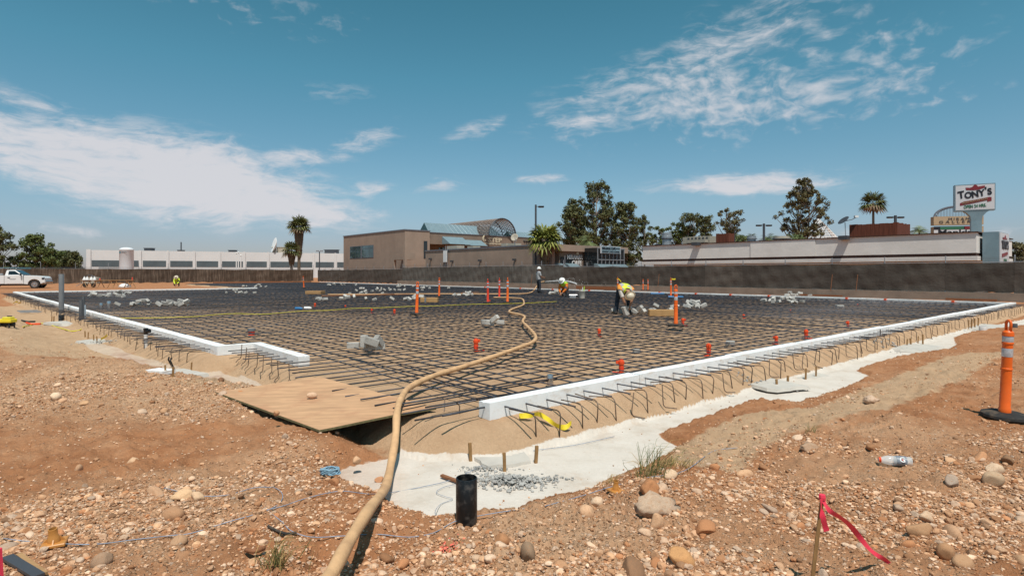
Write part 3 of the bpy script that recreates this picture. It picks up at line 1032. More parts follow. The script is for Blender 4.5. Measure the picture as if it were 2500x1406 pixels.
def build_stones():
    p0 = scatter(70000, 0.004, 0.010, 1.0, (2.3, 12.0), 10, True)
    gravel('grit', p0, 0, 4, 'angular grit and small clods over the red dirt')
    # crumbs of dirt and stone kicked onto the slurry
    rs = np.random.RandomState(70)
    k = 9000
    y = rs.uniform(3.4, 9.5, k)
    x = rs.uniform(-1.6, 5.5, k)
    h, st, ss, u, v = fields(x, y)
    ok = (st < -0.01) & (ss > 0.45) & (rs.uniform(size=k) < np.exp(st / 0.10) * 0.55 + 0.035)
    q = np.stack([x[ok], y[ok], h[ok], 0.003 + 0.010 * rs.uniform(size=ok.sum()) ** 2.5], -1)
    gravel('slurry_crumbs', q, 1, 8, 'small stones and dirt crumbs lying on the white slurry', ang=1, sink=0.1)
    p1 = scatter(40000, 0.007, 0.015, 1.2, (2.3, 13.0), 11, True)
    gravel('pebbles', p1, 1, 5, 'loose pebbles and grit strewn over the red dirt', ang=1)
    p2 = scatter(5600, 0.012, 0.030, 1.3, (2.3, 14.0), 12, True)
    gravel('gravel', p2, 2, 6, 'coarse tan gravel lying on the red dirt', ang=2)
    # cobbles are things of their own
    shapes, f = stone_shapes(3, 12, 31, 0.09, 3)
    metas = []
    rs = np.random.RandomState(99)
    for k, s in enumerate(shapes):
        for c in range(3):
            me = np_mesh('cobble', s, f)
            ti = (k * 3 + c * 2) % len(TINTS)
            col = TINTS[ti] * (0.8 + 0.12 * c)
            me['word'] = ('tan', 'pale', 'tan', 'greyish', 'red-brown', 'dark brown', 'orange-tan', 'pale', 'brown', 'greyish', 'dark')[ti]
            attr(me, 'tint', np.broadcast_to(col, (len(s), 3)), 'FLOAT_COLOR')
            me.materials.append(STONE)
            metas.append(me)
    pts = scatter(225, 0.026, 0.075, 2.0, (2.5, 11.0), 15, True)
    for x, y, z, r_ in pts:
        o = bpy.data.objects.new('cobble', metas[rs.randint(len(metas))])
        COL.objects.link(o)
        place(o, (x, y, z + r_ * 0.10), rot=(rs.uniform(-0.3, 0.3), rs.uniform(-0.3, 0.3), rs.uniform(0, 6.28)), scale=float(r_))
        word = o.data['word']
        size = 'fist-sized' if r_ > 0.042 else 'small'
        if y > 5.4 and x < 0:
            g, where = 'cobbles on the gravel mound', 'on the gravel mound left of the plywood sheet'
        elif x < -0.55 and y > 3.9:
            g, where = 'cobbles below the gravel mound', 'on the dirt between gravel mound and blue twine'
        elif x < -0.55:
            g, where = 'cobbles left of the hose', 'in the near gravel left of the tan hose'
        elif x < 0.5:
            g, where = 'cobbles below the black pipe', 'in the near gravel between hose and broken concrete chunk'
        elif x < 1.5:
            g, where = 'cobbles before the pink flag', 'in the gravel between concrete chunk and pink-flagged stake'
        elif y < 4.2:
            g, where = 'cobbles right of the pink flag', 'on the bank right of the pink-flagged stake'
        else:
            g, where = 'cobbles by the bottle', 'on the bank between bottle and nearest orange post'
        tag(o, size + ' ' + word + ' cobble ' + where, 'rock', g)
    # the stones one remembers
    hero = [(1665, 1362, 78, 42, 62, (0.40, 0.235, 0.115), 'large smooth orange-tan oval boulder at the bottom edge right of centre', -32),
            (1585, 1190, 46, 50, 55, (0.32, 0.165, 0.085), 'upright reddish-brown stone behind the lump of old concrete', 70),
            (1600, 1240, 110, 60, 60, (0.35, 0.285, 0.23), 'rough grey chunk of broken concrete among the cobbles', -5),
            (1600, 1272, 46, 40, 30, (0.42, 0.285, 0.19), 'flat triangular tan stone leaning on the broken concrete chunk', 30),
            (1433, 1246, 40, 32, 40, (0.45, 0.31, 0.21), 'round speckled pinkish cobble left of the broken concrete chunk', 0),
            (1455, 1225, 38, 26, 30, (0.50, 0.40, 0.31), 'pale cobble touching the round speckled pinkish cobble', 30),
            (1224, 1318, 40, 28, 38, (0.30, 0.165, 0.09), 'dark rust-brown round cobble below the black pipe', 0),
            (1290, 1345, 36, 46, 52, (0.20, 0.15, 0.11), 'dark mottled standing stone right of the rust-brown cobble', 80),
            (435, 1318, 42, 32, 44, (0.33, 0.225, 0.15), 'round brown cobble lying on the blue twine', 0),
            (248, 1366, 48, 34, 36, (0.26, 0.19, 0.14), 'grey-brown oval cobble near the bottom left corner', 25),
            (443, 1208, 52, 24, 32, (0.48, 0.355, 0.235), 'pale flat oval cobble beside a second one left of centre', 8),
            (483, 1210, 32, 32, 30, (0.46, 0.35, 0.25), 'pale rounded cobble touching the flat oval cobble', 40),
            (322, 1126, 30, 18, 24, (0.44, 0.32, 0.22), 'tan cobble on the edge of the dusty smooth patch', 0),
            (136, 967, 24, 18, 24, (0.56, 0.47, 0.37), 'whitish round cobble on the left gravel mound', 0),
            (204, 985, 24, 12, 16, (0.40, 0.27, 0.17), 'flat tan cobble below the whitish round one', 12),
            (402, 1002, 20, 14, 20, (0.38, 0.25, 0.16), 'brown cobble at the foot of the gravel mound', 0),
            (762, 962, 26, 14, 18, (0.46, 0.345, 0.26), 'pale oval cobble resting on the plywood sheet', 4),
            (674, 1005, 17, 12, 14, (0.36, 0.22, 0.13), 'small brown cobble on the long edge of the plywood sheet', 0),
            (870, 1122, 22, 20, 24, (0.44, 0.30, 0.20), 'blocky pink cobble at the edge of the white trench', 20),
            (926, 1169, 22, 16, 20, (0.36, 0.21, 0.13), 'reddish block of stone lying on the white slurry left of the hose', 5),
            (790, 1147, 20, 14, 20, (0.36, 0.29, 0.22), 'grey-tan cobble next to the blue twine bundle', 0),
            (2243, 1292, 95, 50, 34, (0.30, 0.195, 0.12), 'big flat brown slab of rock on the right bank', -28),
            (2265, 1262, 58, 28, 26, (0.42, 0.33, 0.25), 'pale rounded rock behind the big flat slab', -20),
            (2420, 1165, 66, 36, 40, (0.33, 0.26, 0.19), 'grey-brown boulder by the right edge below the orange post', -4),
            (2430, 1145, 54, 28, 26, (0.44, 0.36, 0.28), 'pale boulder half behind the grey-brown one at the right edge', 0),
            (2310, 1345, 46, 36, 36, (0.30, 0.185, 0.11), 'brown oval boulder in the lower right corner', -30),
            (2350, 1368, 62, 40, 40, (0.31, 0.205, 0.13), 'brown oblong boulder nearest the lower right corner', -25),
            (2392, 1115, 46, 26, 26, (0.38, 0.22, 0.13), 'reddish angular rock left of the dark wedge-shaped rock', 8),
            (2460, 1122, 34, 22, 28, (0.17, 0.11, 0.07), 'dark wedge-shaped rock near the right edge', -35),
            (2325, 1172, 40, 30, 28, (0.29, 0.25, 0.22), 'grey pointed rock right of the plastic bottle', -20),
            (2125, 975, 38, 22, 34, (0.40, 0.32, 0.26), 'pale flat-topped lump of concrete on the right bank', 0),
            (1975, 1090, 48, 24, 34, (0.30, 0.225, 0.17), 'rough brown lump of rock left of the bottle', 0),
            (1635, 1155, 38, 26, 30, (0.47, 0.38, 0.29), 'pale round cobble among the grass tufts', 0),
            (1880, 1240, 52, 18, 22, (0.30, 0.24, 0.20), 'bent grey rock on the bare dirt left of the pink-flagged stake', -40),
            (1820, 1155, 52, 22, 24, (0.44, 0.30, 0.20), 'long pinkish cobble in a row of stones right of the grass', 3),
            (540, 928, 16, 14, 22, (0.16, 0.09, 0.055), 'dark clod of earth standing by the left trench', 0)]
    shp, f3 = stone_shapes(3, 10, 61, 0.08, 1)
    shpa, _ = stone_shapes(3, 6, 63, 0.10, 5)
    for i, (px, py, wpx, hpx, dpx, col, lab, ang) in enumerate(hero):
        p = ground(px, py + hpx * 0.35)
        if 'plywood' in lab:
            p = G(px, py + 6, 0.085)
        ppm = FPX / p.y
        a, c, bq = wpx / 2 / ppm, hpx / 2 / ppm * 1.15, dpx / 2 / ppm
        rough = any(k in lab for k in ('rough', 'flat', 'wedge', 'angular', 'pointed', 'lump', 'bent', 'block', 'clod'))
        s = (shpa if rough else shp)[i % 6].copy()
        s = s / np.abs(s).max(0)
        if 'rough' in lab or 'clod' in lab or 'lump' in lab:
            s = s * (1 + 0.10 * np.random.RandomState(i).normal(size=len(s)))[:, None]
        me = np_mesh('rock', s, f3)
        attr(me, 'tint', np.broadcast_to(np.array(col) * np.array((1.5, 1.32, 1.17)), (len(s), 3)), 'FLOAT_COLOR')
        me.materials.append(STONE)
        o = bpy.data.objects.new('rock', me)
        COL.objects.link(o)
        place(o, (p.x, p.y, p.z + c * 0.48), rot=(0, R(-ang) if abs(ang) < 60 else 0, R(i * 37 % 20)), scale=(a, bq, c))
        tag(o, lab, 'rock')


build_stones()

# ------------------------------------------------------------------ foam edge forms, rebar
def left_edge(v):
    return -0.87 + (v - 6.8) * (-3.7 + 0.87) / (49 - 6.8)


def foam_run(a, b, label, off=0.0, width=0.18, height=0.17, piece=2.44):
    """a, b: points (u, v) on the outer base edge; blocks lie on the left-hand side of a->b when width > 0"""
    A, B = W(*a), W(*b)
    L = (B - A).length
    d = (B - A) / L
    nrm = Vector((-d.y, d.x, 0))
    t = thing('foam_edge_form', label, 'foam form', A)
    n = max(1, round(L / piece))
    for i in range(n):
        p0, p1 = A + d * (L * i / n), A + d * (L * (i + 1) / n - 0.010)
        j = rnd.uniform(-0.012, 0.012)
        w_ = width
        prof = [(0, 0), (0, height), (w_ * 0.55, height), (w_ * 0.60, height - 0.016), (w_ * 0.66, height), (w_, height), (w_, 0)]
        vs = []
        for p in (p0, p1):
            for x, z in prof:
                vs.append(p + nrm * (x + j) + Vector((0, 0, z + rnd.uniform(-0.007, 0.007))))
        k = len(prof)
        m = MB()
        m.add(vs, [tuple(range(k)), tuple(range(2 * k - 1, k - 1, -1))] + [(q, q + k, (q + 1) % k + k, (q + 1) % k) for q in range(k)])
        m.build('foam_block', M_['foam'], t)
    return t


foam_run((0.0, 0.0), (30.2, 0.0), 'long white foam edge form running along the right side of the slab')
far_foam = foam_run((30.2, 0.0), (30.2, 77.0), 'white foam edge form along the far side below the dark fence', piece=3.0)
foam_run((left_edge(49), 49.0), (-0.87, 6.8), 'white foam edge form along the left side ending near the jog', width=0.18)
foam_run((-0.87, 6.78), (-0.06, 6.78), 'short white foam piece crossing the jog on the left side', piece=3)
foam_run((-0.25, 6.76), (-0.25, 4.5), 'short white foam edge form nearest the plywood sheet', piece=3)
foam_run((13.0, 50.0), (left_edge(49), 49.1), 'white foam edge form at the back left beyond the truck side', piece=3)

for v in (2.2, 5.0, 6.8, 11.0, 13.4, 15.8, 18.6, 21.5, 25.0, 29.0, 33.0, 38.0):   # orange spray ticks on the far form
    m = MB()
    m.uvbox(29.94, 30.21, v, v + .10, 0.05, 0.178)
    m.build('paint_tick', M_['box_orange'], far_foam)


def build_mat():
    t = thing('rebar_mat', 'dark tied rebar grid covering the whole sand pad', 'rebar mat', W(12, 20, 0.0))
    sp = 0.305

    def bar(name, a, b, z, r_, nseg):
        P = []
        for i in range(nseg + 1):
            s = i / nseg
            p = a.lerp(b, s)
            P.append(p + Vector((rnd.uniform(-.012, .012), rnd.uniform(-.012, .012), z + rnd.uniform(-.014, .014))))
        m = MB()
        m.tube(P, r_, 6)
        m.build(name, M_['rebar'], t, smooth=True)
    # bars across, from the left edge to the far edge
    v = 0.16
    while v < 79.5:
        if v < 49:
            u0 = left_edge(max(v, 6.8)) - 0.62 if v > 6.9 else (-0.75 if v > 4.3 else -0.72)
            u0 += rnd.uniform(-0.08, 0.08)
        else:
            u0 = 13.1
        n = 16 if v < 30 else 5
        bar('cross_bar', W(u0, v + rnd.uniform(-.02, .02)), W(30.1, v + rnd.uniform(-.02, .02)), 0.082, 0.0089, n)
        v += sp
    # bars along, from the right edge to the back
    u = left_edge(49) + 0.25
    while u < 30.1:
        if u < 0.05:
            v0 = 6.8 + (u - 0.12 + 0.87) / (-3.7 + 0.87) * (49 - 6.8) + 0.2 if u < -0.9 else 7.1
            v0 = max(v0, 7.1)
        else:
            v0 = -0.40 + rnd.uniform(-0.05, 0.05)
        v1 = 49.0 if u < 13.0 else 79.0
        if v1 - v0 > 2:
            bar('long_bar', W(u + rnd.uniform(-.02, .02), v0), W(u + rnd.uniform(-.02, .02), v1), 0.100, 0.0089, 18 if u < 14 else 8)
        u += sp
    # a few loose bars laid beside the first ones near the corner
    for k, (ua, va, ub, vb) in enumerate([(-0.5, 0.42, 3.2, 0.30), (0.35, 0.1, 0.42, 4.1), (0.62, 0.05, 0.66, 3.0), (-0.62, 0.72, 2.0, 0.76), (-0.55, 0.05, 0.9, 0.12)]):
        bar('loose_bar', W(ua, va), W(ub, vb), 0.118, 0.0092, 6)


build_mat()


def build_hooks():
    """bent bars standing out of the sand along both edges"""
    def hook(style):
        m = MB()
        if style == 0:      # horizontal tail towards the slab, round bend, straight leg down
            P = [(-0.34, 0, 0.0), (-0.06, 0, 0.01)] + [(-0.06 + 0.06 * math.sin(a), 0, -0.05 + 0.06 * math.cos(a)) for a in (0.5, 1.0, 1.57)] + [(0.004, 0, -0.32)]
        elif style == 1:    # a leg up, foot turned outwards
            P = [(0, 0, 0.10), (0.0, 0, -0.10)] + [(0.05 - 0.05 * math.cos(a), 0, -0.12 - 0.05 * math.sin(a)) for a in (0.4, 0.9, 1.4)] + [(0.10, 0.13, -0.19)]
        else:
            P = [(-0.05, 0, 0.04), (0, 0, 0.0), (0.015, 0, -0.34)]
        m.tube(P, 0.0070, 6)
        return m.build('hooked_bar', M_['rust_bar'], None, smooth=True)
    protos = [hook(0), hook(1), hook(2)]
    used = [False] * 3

    def put(k, p, rz, lab, grp, s=1.0):
        if not used[k]:
            o, used[k] = protos[k], True
        else:
            o = protos[k].copy()
            COL.objects.link(o)
        place(o, p, rot=(rnd.uniform(-.12, .12), rnd.uniform(-.12, .12), rz + rnd.uniform(-.22, .22)), scale=s)
        tag(o, lab, 'rebar hook', grp)
    u = 0.35
    while u < 30:
        k = 1 if rnd.random() < 0.22 else (2 if rnd.random() < 0.12 else 0)
        p = W(u + rnd.uniform(-.05, .05), -0.36 + rnd.uniform(-.07, .05))
        h = H(p.x, p.y)
        z = h + (0.27 if k == 0 else 0.18 if k == 1 else 0.24)
        p.z = min(z, 0.06) + rnd.uniform(-.02, .02)
        put(k, p, GA - R(90), ('long-tailed bent hook', 'foot-bent bar', 'straight bar')[k] + ' in the sand below the right foam edge ' + ('near the yellow tape' if u < 3 else 'above the staked pads' if u < 9 else 'towards the far corner'), 'rebar hooks along the right edge')
        u += 0.30 if u < 12 else 0.42
    v = 7.2
    while v < 48:
        p = W(left_edge(v) - 0.42 + rnd.uniform(-.06, .06), v)
        h = H(p.x, p.y)
        p.z = min(h + 0.26, 0.05) + rnd.uniform(-.02, .02)
        far_ = v > 16
        put(0 if rnd.random() < 0.85 else 2, p, GA + R(180), 'rusty bent rebar hook below the left foam edge ' + ('beyond the tall grey pipe' if v > 27 else 'between standpipe and tall grey pipe' if v > 13 else 'near the white standpipe'), 'rebar hooks along the left edge')
        v += 0.42 if v < 25 else 0.6
    for v in (4.7, 5.0, 5.35, 5.7, 6.05, 6.4, 3.9, 4.3):
        p = W(-0.62 + rnd.uniform(-.05, .05), v)
        h = H(p.x, p.y)
        p.z = h + 0.20
        put(1, p, GA + R(180), 'bent rebar hook standing in the sand by the jog in the left edge', 'rebar hooks at the jog')
    for px, py in ((1085, 1010), (1195, 1030), (1122, 1005)):
        p = ground(px, py + 40)
        put(2 if px > 1090 else 1, p + Vector((0, 0, 0.24)), 0.6, 'bent rebar standing at the near corner of the pad beside the foam end', 'rebar hooks at the near corner')


build_hooks()

# plywood bridge over the trench
A_, B_, C_ = ground(780, 1057), G(1065, 995, 0.055), ground(525, 962)
A_.z += 0.03
C_.z += 0.03


def plywood():
    t = thing('plywood_sheet', 'dusty plywood sheet bridging the trench under the tan hose', 'plywood', A_)
    D_ = B_ + C_ - A_
    up, lo = Vector((0, 0, 0.0)), Vector((0, 0, -0.022))
    q = [A_, B_, D_, C_]
    # the face is a grid with a slight warp
    n, k = 12, 8
    vs, fs = [], []
    for i in range(n + 1):
        for j in range(k + 1):
            a, b = i / n, j / k
            p = A_ + (C_ - A_) * a + (B_ - A_) * b
            p = p + Vector((0, 0, 0.012 * math.sin(a * 5 + b * 2) * math.sin(b * 3.1)))
            vs.append(p)
    for i in range(n):
        for j in range(k):
            a = i * (k + 1) + j
            fs.append((a, a + 1, a + k + 2, a + k + 1))
    MB().add(vs, fs).build('face', M_['plywood'], t, smooth=True)
    m = MB()
    vs2 = [v + lo for v in vs]
    ring = [i * (k + 1) for i in range(n + 1)] + [n * (k + 1) + j for j in range(1, k + 1)] + [i * (k + 1) + k for i in range(n - 1, -1, -1)] + [j for j in range(k - 1, 0, -1)]
    m.add([vs[i] + Vector((0, 0, -0.001)) for i in ring] + [vs2[i] for i in ring], [(i, (i + 1) % len(ring), (i + 1) % len(ring) + len(ring), i + len(ring)) for i in range(len(ring))])
    m.add(vs2, fs)
    m.build('edge_plies', M_['plywood_edge'], t)

plywood()


# ------------------------------------------------------------------ the hose
def hose():
    pts = [(780, 1440, .10), (812, 1395, .09), (850, 1325, .08), (900, 1245, .05), (940, 1190, -0.14), (955, 1130, -0.15), (966, 1060, 0.0), (969, 1010, .11), (978, 975, .13), (1002, 944, .14),
           (1060, 917, .15), (1130, 895, .155), (1200, 872, .155), (1262, 850, .155), (1300, 835, .155), (1308, 822, .155), (1296, 806, .155), (1284, 794, .155), (1276, 784, .155),
           (1281, 774, .155), (1270, 768, .155), (1244, 762, .155), (1250, 755, .155), (1276, 745, .155), (1279, 738, .155), (1272, 729, .155), (1235, 726.5, .155), (1205, 726, .15)]
    P = [G(a, b, z) for a, b, z in pts]
    P = smooth_path(P, 7)
    m = MB()
    m.tube(P, [0.0355 + 0.0022 * math.sin(i * 0.7) for i in range(len(P))], 14)
    o = m.build('concrete_hose', M_['hose'], None, smooth=True, loc=P[len(P) // 2].copy())
    tag(o, 'thick tan hose snaking over plywood and rebar towards the workers', 'hose')
    P = smooth_path([G(800, 719, .14), G(900, 718.5, .14), G(1010, 717.5, .14), G(1110, 717.5, .14), G(1210, 717.5, .14), G(1275, 717, .14), G(1298, 713, .2), G(1306, 705, .42),
                     D(1311, 697, 40.2), D(1318, 690, 40.0), D(1329, 687, 39.9)], 6)
    m = MB()
    m.tube(P, 0.035, 8)
    o = m.build('water_hose', M_['hose'], None, smooth=True, loc=P[0].copy())
    tag(o, 'tan water hose lying on the rebar up to the standing worker', 'hose')


hose()

# ------------------------------------------------------------------ fences
def screen_material(name, col, streak):
    m = bpy.data.materials.new(name)
    m.use_nodes = True
    t = m.node_tree
    N = NT(t)
    b = t.nodes['Principled BSDF']
    P = N.node('ShaderNodeNewGeometry').outputs['Position']
    n1 = N.noise(P, 0.55, 5, 0.6)
    n2 = N.noise(N.mapping(P, scale=(3.0, 3.0, 0.25)), 2.0, 5, 0.65)
    c = N.mix(N.step(n1, 0.3, 0.7), tuple(x * 0.86 for x in col), tuple(x * 1.14 for x in col))
    c = N.mix(N.math('MULTIPLY', N.step(n2, 0.45, 0.7), streak), c, tuple(min(1, x * 2.6 + 0.02) for x in col))
    c = N.mix(N.math('MULTIPLY', N.step(N.noise(P, 0.9, 4, 0.6), 0.52, 0.75), 0.35), c, tuple(x * 0.62 for x in col))
    oi = N.node('ShaderNodeObjectInfo')
    k = N.math('MULTIPLY_ADD', N.math('SUBTRACT', oi.outputs['Random'], 0.5), 0.42, 1.0)
    c = N.mix(1.0, c, N.xyz(k, k, k), 'MULTIPLY')
    t.links.new(c, b.inputs['Base Color'])
    b.inputs['Roughness'].default_value = 0.8
    b.inputs['Specular IOR Level'].default_value = 0.25
    bp = N.node('ShaderNodeBump')
    bp.inputs['Strength'].default_value = 0.5
    bp.inputs['Distance'].default_value = 0.06
    t.links.new(N.noise(N.mapping(P, scale=(1, 1, 1.6)), 3.0, 6, 0.65), bp.inputs['Height'])
    t.links.new(bp.outputs[0], b.inputs['Normal'])
    MATS[name] = m


screen_material('screen', (0.082, 0.070, 0.060), 0.10)
screen_material('screen_grey', (0.105, 0.098, 0.088), 0.2)
screen_material('reed', (0.085, 0.060, 0.044), 0.75)


def fence_run(P0, P1, z0, z1, bay, label, scr, post_top, wire=True, seed=1, slope=0.0):
    t = thing('fence', label, 'fence', P0)
    L = (P1 - P0).length
    d = (P1 - P0) / L
    nrm = Vector((-d.y, d.x, 0))
    if nrm.dot(P0) > 0:
        nrm = -nrm                               # towards the site
    n = max(1, round(L / bay))
    rs = np.random.RandomState(seed)
    post_mesh = None
    for i in range(n + 1):
        p = P0 + d * (L * i / n)
        m = MB()
        lean = nrm * rs.uniform(-.05, .05) + d * rs.uniform(-.04, .04)
        m.tube([p + Vector((0, 0, 0.02)), p + Vector((0, 0, post_top)) + lean], 0.030, 6)
        m.build('post', M_['galv'], t)
    for i in range(n):
        a, b = P0 + d * (L * i / n), P0 + d * (L * (i + 1) / n)
        nx, nz = 14, 8
        vs, fs = [], []
        sag = rs.uniform(0.01, 0.07)
        ph = rs.uniform(0, 6, 6)
        for q in range(nx + 1):
            for w_ in range(nz + 1):
                s, h = q / nx, w_ / nz
                x = math.sin(ph[0] + s * 9 + h * 2) * 0.045 + math.sin(ph[1] + s * 19 - h * 7) * 0.028 + math.sin(ph[2] + h * 11 + s * 4) * 0.03
                x *= math.sin(math.pi * s) ** 0.5 + 0.15
                z = z0 + (z1 - z0) * h - sag * math.sin(math.pi * s) * h + (0.05 * math.sin(ph[3] + s * 12) * (1 - h))
                vs.append(a.lerp(b, s) + nrm * (0.075 + x * 0.6) + Vector((0, 0, z)))
        for q in range(nx):
            for w_ in range(nz):
                k = q * (nz + 1) + w_
                fs.append((k, k + nz + 1, k + nz + 2, k + 1))
        MB().add(vs, fs).build('screen_panel', M_[scr], t, smooth=True)
    m = MB()
    m.tube([P0 + Vector((0, 0, z1 + 0.03)), P1 + Vector((0, 0, z1 + 0.03))], 0.022, 5)
    m.build('top_rail', M_['galv'], t)
    if wire:
        for k, hz in enumerate((0.10, 0.19, 0.27)):
            m = MB()
            m.tube([P0 + Vector((0, 0, z1 + hz)), P1 + Vector((0, 0, z1 + hz))], 0.006, 4)
            m.build('barbed_wire', M_['steel_dark'], t)
    return t


FU = 36.0
fence_run(W(FU, -14), W(FU, 33.5), 0.46, 2.05, 2.97, 'dark mesh-screened chain-link fence on the low wall below the white restaurant', 'screen', 2.45, seed=3)
fence_run(W(FU, 33.5), W(FU, 63.5), 0.42, 2.22, 2.97, 'brown mesh-screened fence in front of the tan building and cafe', 'screen_grey', 2.7, seed=4)
fence_run(W(FU + .6, 64.0), W(FU + .6, 93.5), 0.02, 2.0, 2.9, 'lower dark screened fence stretch below the tan block with the window', 'screen', 2.5, seed=5)
fence_run(W(FU, 94.2), W(-12, 94.2), 0.05, 2.05, 3.6, 'weathered brown reed-screened fence behind the pickup truck and sawhorses', 'reed', 2.9, seed=6)

# low concrete wall under the fence
m = MB()
m.uvbox(35.72, 36.28, -14, 64.5, -0.3, 0.43)
o = m.build('low_wall', M_['concrete_wall'], None, loc=W(36, 0))
tag(o, 'low stained concrete wall carrying the dark screened fence', 'wall')
for i, (v0, v1) in enumerate(((9.0, 12.2), (1.5, 3.7), (27.0, 31.5))):
    m = MB()
    m.uvbox(35.52, 35.66, v0, v1, 0.0, 0.10 if i < 2 else 0.3)
    o = m.build('board', M_['lumber_red'], None, loc=W(35.6, v0))
    tag(o, ['reddish board lying at the foot of the low wall right of centre', 'reddish board at the foot of the low wall by the right frame edge',
            'reddish board leaning at the low wall behind the standing worker'][i], 'board')


# ------------------------------------------------------------------ tan office building
def wall_panel(t, name, mt, origin, xdir, x0, x1, z0, z1, thick=0.06):
    M = frameM(origin, xdir)
    m = MB()
    m.prism([(x0, z0), (x1, z0), (x1, z1), (x0, z1)], M @ Matrix.Translation((0, -thick, 0)), thick * 0.98)
    return m.build(name, mt, t)


def office():
    t = thing('office_building', 'tan stucco two-storey office block with teal roofs and lattice barrel vault', 'building', W(41, 71), GA)
    S, SD = M_['stucco'], M_['stucco_dark']
    m = MB()
    m.uvbox(40.7, 45.1, 71.0, 92.2, 0, 7.9)
    m.build('main_block', S, t)
    m = MB()
    m.uvbox(40.62, 45.16, 70.92, 92.28, 7.9, 8.06)
    m.build('parapet_cap', M_['cap_trim'], t)
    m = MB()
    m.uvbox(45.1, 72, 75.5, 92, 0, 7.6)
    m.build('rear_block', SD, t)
    # window band on the left face: two groups of panes
    Mw = frameM(W(40.7, 92.2), -VX)
    f = MB()
    f.prism([(2.6, 3.95), (11.3, 3.95), (11.3, 6.05), (2.6, 6.05)], Mw @ Matrix.Translation((0, -0.03, 0)), 0.02)
    wn = f.build('window', M_['cap_trim'], t)
    for (a, b, k) in ((2.72, 6.75, 4), (7.15, 11.18, 3)):
        for i in range(k):
            w_ = (b - a) / k
            for z0, z1 in ((4.02, 5.5), (5.56, 5.98)):
                g = MB()
                g.prism([(a + i * w_ + .04, z0), (a + (i + 1) * w_ - .04, z0), (a + (i + 1) * w_ - .04, z1), (a + i * w_ + .04, z1)], Mw @ Matrix.Translation((0, -0.05, 0)), 0.015)
                g.build('pane', M_['sky_glass'], wn)
    wall_panel(t, 'window', M_['dark_glass'], W(40.7, 71.0), UX, 3.3, 3.95, 3.7, 6.4, 0.04)
    # entrance canopy
    m = MB()
    m.uvbox(38.9, 40.66, 68.0, 71.6, 3.4, 4.35)
    m.build('canopy', S, t)
    for v in (68.2, 71.3):
        m = MB()
        m.uvbox(38.9, 39.3, v - .2, v + .2, 0, 3.4)
        m.build('canopy_post', S, t)
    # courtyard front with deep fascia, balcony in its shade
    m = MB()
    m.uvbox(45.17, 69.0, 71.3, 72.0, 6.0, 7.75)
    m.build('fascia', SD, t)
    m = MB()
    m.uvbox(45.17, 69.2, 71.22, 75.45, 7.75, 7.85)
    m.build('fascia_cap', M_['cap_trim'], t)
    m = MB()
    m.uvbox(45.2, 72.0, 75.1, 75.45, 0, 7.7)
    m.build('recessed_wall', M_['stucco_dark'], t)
    for i in range(7):
        g = MB()
        g.uvbox(49.5 + i * 2.7, 51.6 + i * 2.7, 75.02, 75.08, 3.9, 5.7)
        g.build('window', M_['dark_glass'] if i % 2 else M_['sky_glass'], t)
    for i in range(6):
        g = MB()
        g.uvbox(48.4 + i * 3.6, 48.7 + i * 3.6, 71.6, 71.9, 0, 6.0)
        g.build('column', SD, t)
    # two teal awnings on the fascia
    for u0, u1, z0, z1, out in ((47.6, 51.6, 6.05, 7.25, 1.5), (51.9, 55.4, 5.95, 6.9, 1.2)):
        M = Matrix.Translation(W(u0, 71.25)) @ Matrix.Rotation(GA, 4, 'Z') @ Matrix.Rotation(R(90), 4, 'Z')
        m = MB()
        # local x runs towards +v, pushed along -u -> use explicit corners
        A, B = W(u0, 71.28, z1), W(u1, 71.28, z1)
        C, Dd = W(u1 + .5, 71.28 - out, z0), W(u0 + .5, 71.28 - out, z0)
        E, F_ = W(u0, 71.28, z0), W(u1, 71.28, z0)
        m.add([A, B, C, Dd, E, F_], [(0, 1, 2, 3), (0, 3, 4), (1, 5, 2), (3, 2, 5, 4), (0, 4, 5, 1)])
        m.build('awning', M_['teal'], t)
    # teal ridge roofs behind the fascia
    for u0, u1, zr in ((46.0, 60.0, 9.55), (63.5, 75.0, 9.0)):
        A, B = W(u0 + .1, 74.2, zr), W(u1, 74.2, zr)
        P = [W(u0, 72.6, 7.8), W(u1 + 1.4, 72.6, 7.8), W(u1 + 1.4, 75.8, 7.8), W(u0, 75.8, 7.8), A, B]
        m = MB()
        m.add(P, [(0, 1, 5, 4), (2, 3, 4, 5)])
        rf = m.build('metal_roof', M_['teal'], t)
        m = MB()
        m.add([P[0] + UX * .02, P[3] + UX * .02, P[4] + UX * .02, P[1], P[2], P[5]], [(0, 1, 2), (3, 4, 5)])
        m.build('gable', M_['teal_dark'], rf)
        k = int((u1 - u0) / 0.8)
        m = MB()
        for i in range(k):
            q = (i + .5) / k
            m.tube([P[0].lerp(P[1], q) + Vector((0, 0, .02)), P[4].lerp(P[5], q) + Vector((0, 0, .02))], 0.025, 4)
        m.build('seam', M_['teal'], rf)
    # barrel vault of steel lattice
    uc, rr, zb = 59.2, 3.05, 7.75
    va, vb = 70.2, 88.0

    def vp(a, v):
        return W(uc - rr * math.cos(a), v, zb + rr * 0.98 * math.sin(a))
    for i in range(6):
        v = va + (vb - va) * i / 5
        m = MB()
        m.tube([vp(math.pi * k / 18, v) for k in range(19)], 0.10 if i == 0 else 0.07, 5, caps=True)
        m.build('vault_rib', M_['steel_dark'], t)
    m = MB()
    for k in range(37):
        a = math.pi * k / 36
        m.tube([vp(a, va), vp(a, vb)], 0.05, 4)
    for k in range(-18, 19):
        for sgn in (1, -1):
            pts = []
            for q in range(19):
                a = math.pi * q / 18
                v = va + (vb - va) * (k / 18 + sgn * q / 18)
                if va <= v <= vb:
                    pts.append(vp(a, v))
            if len(pts) > 1:
                m.tube(pts, 0.05, 4)
    m.build('vault_lattice', M_['lattice'], t)
    # low wing in front
    m = MB()
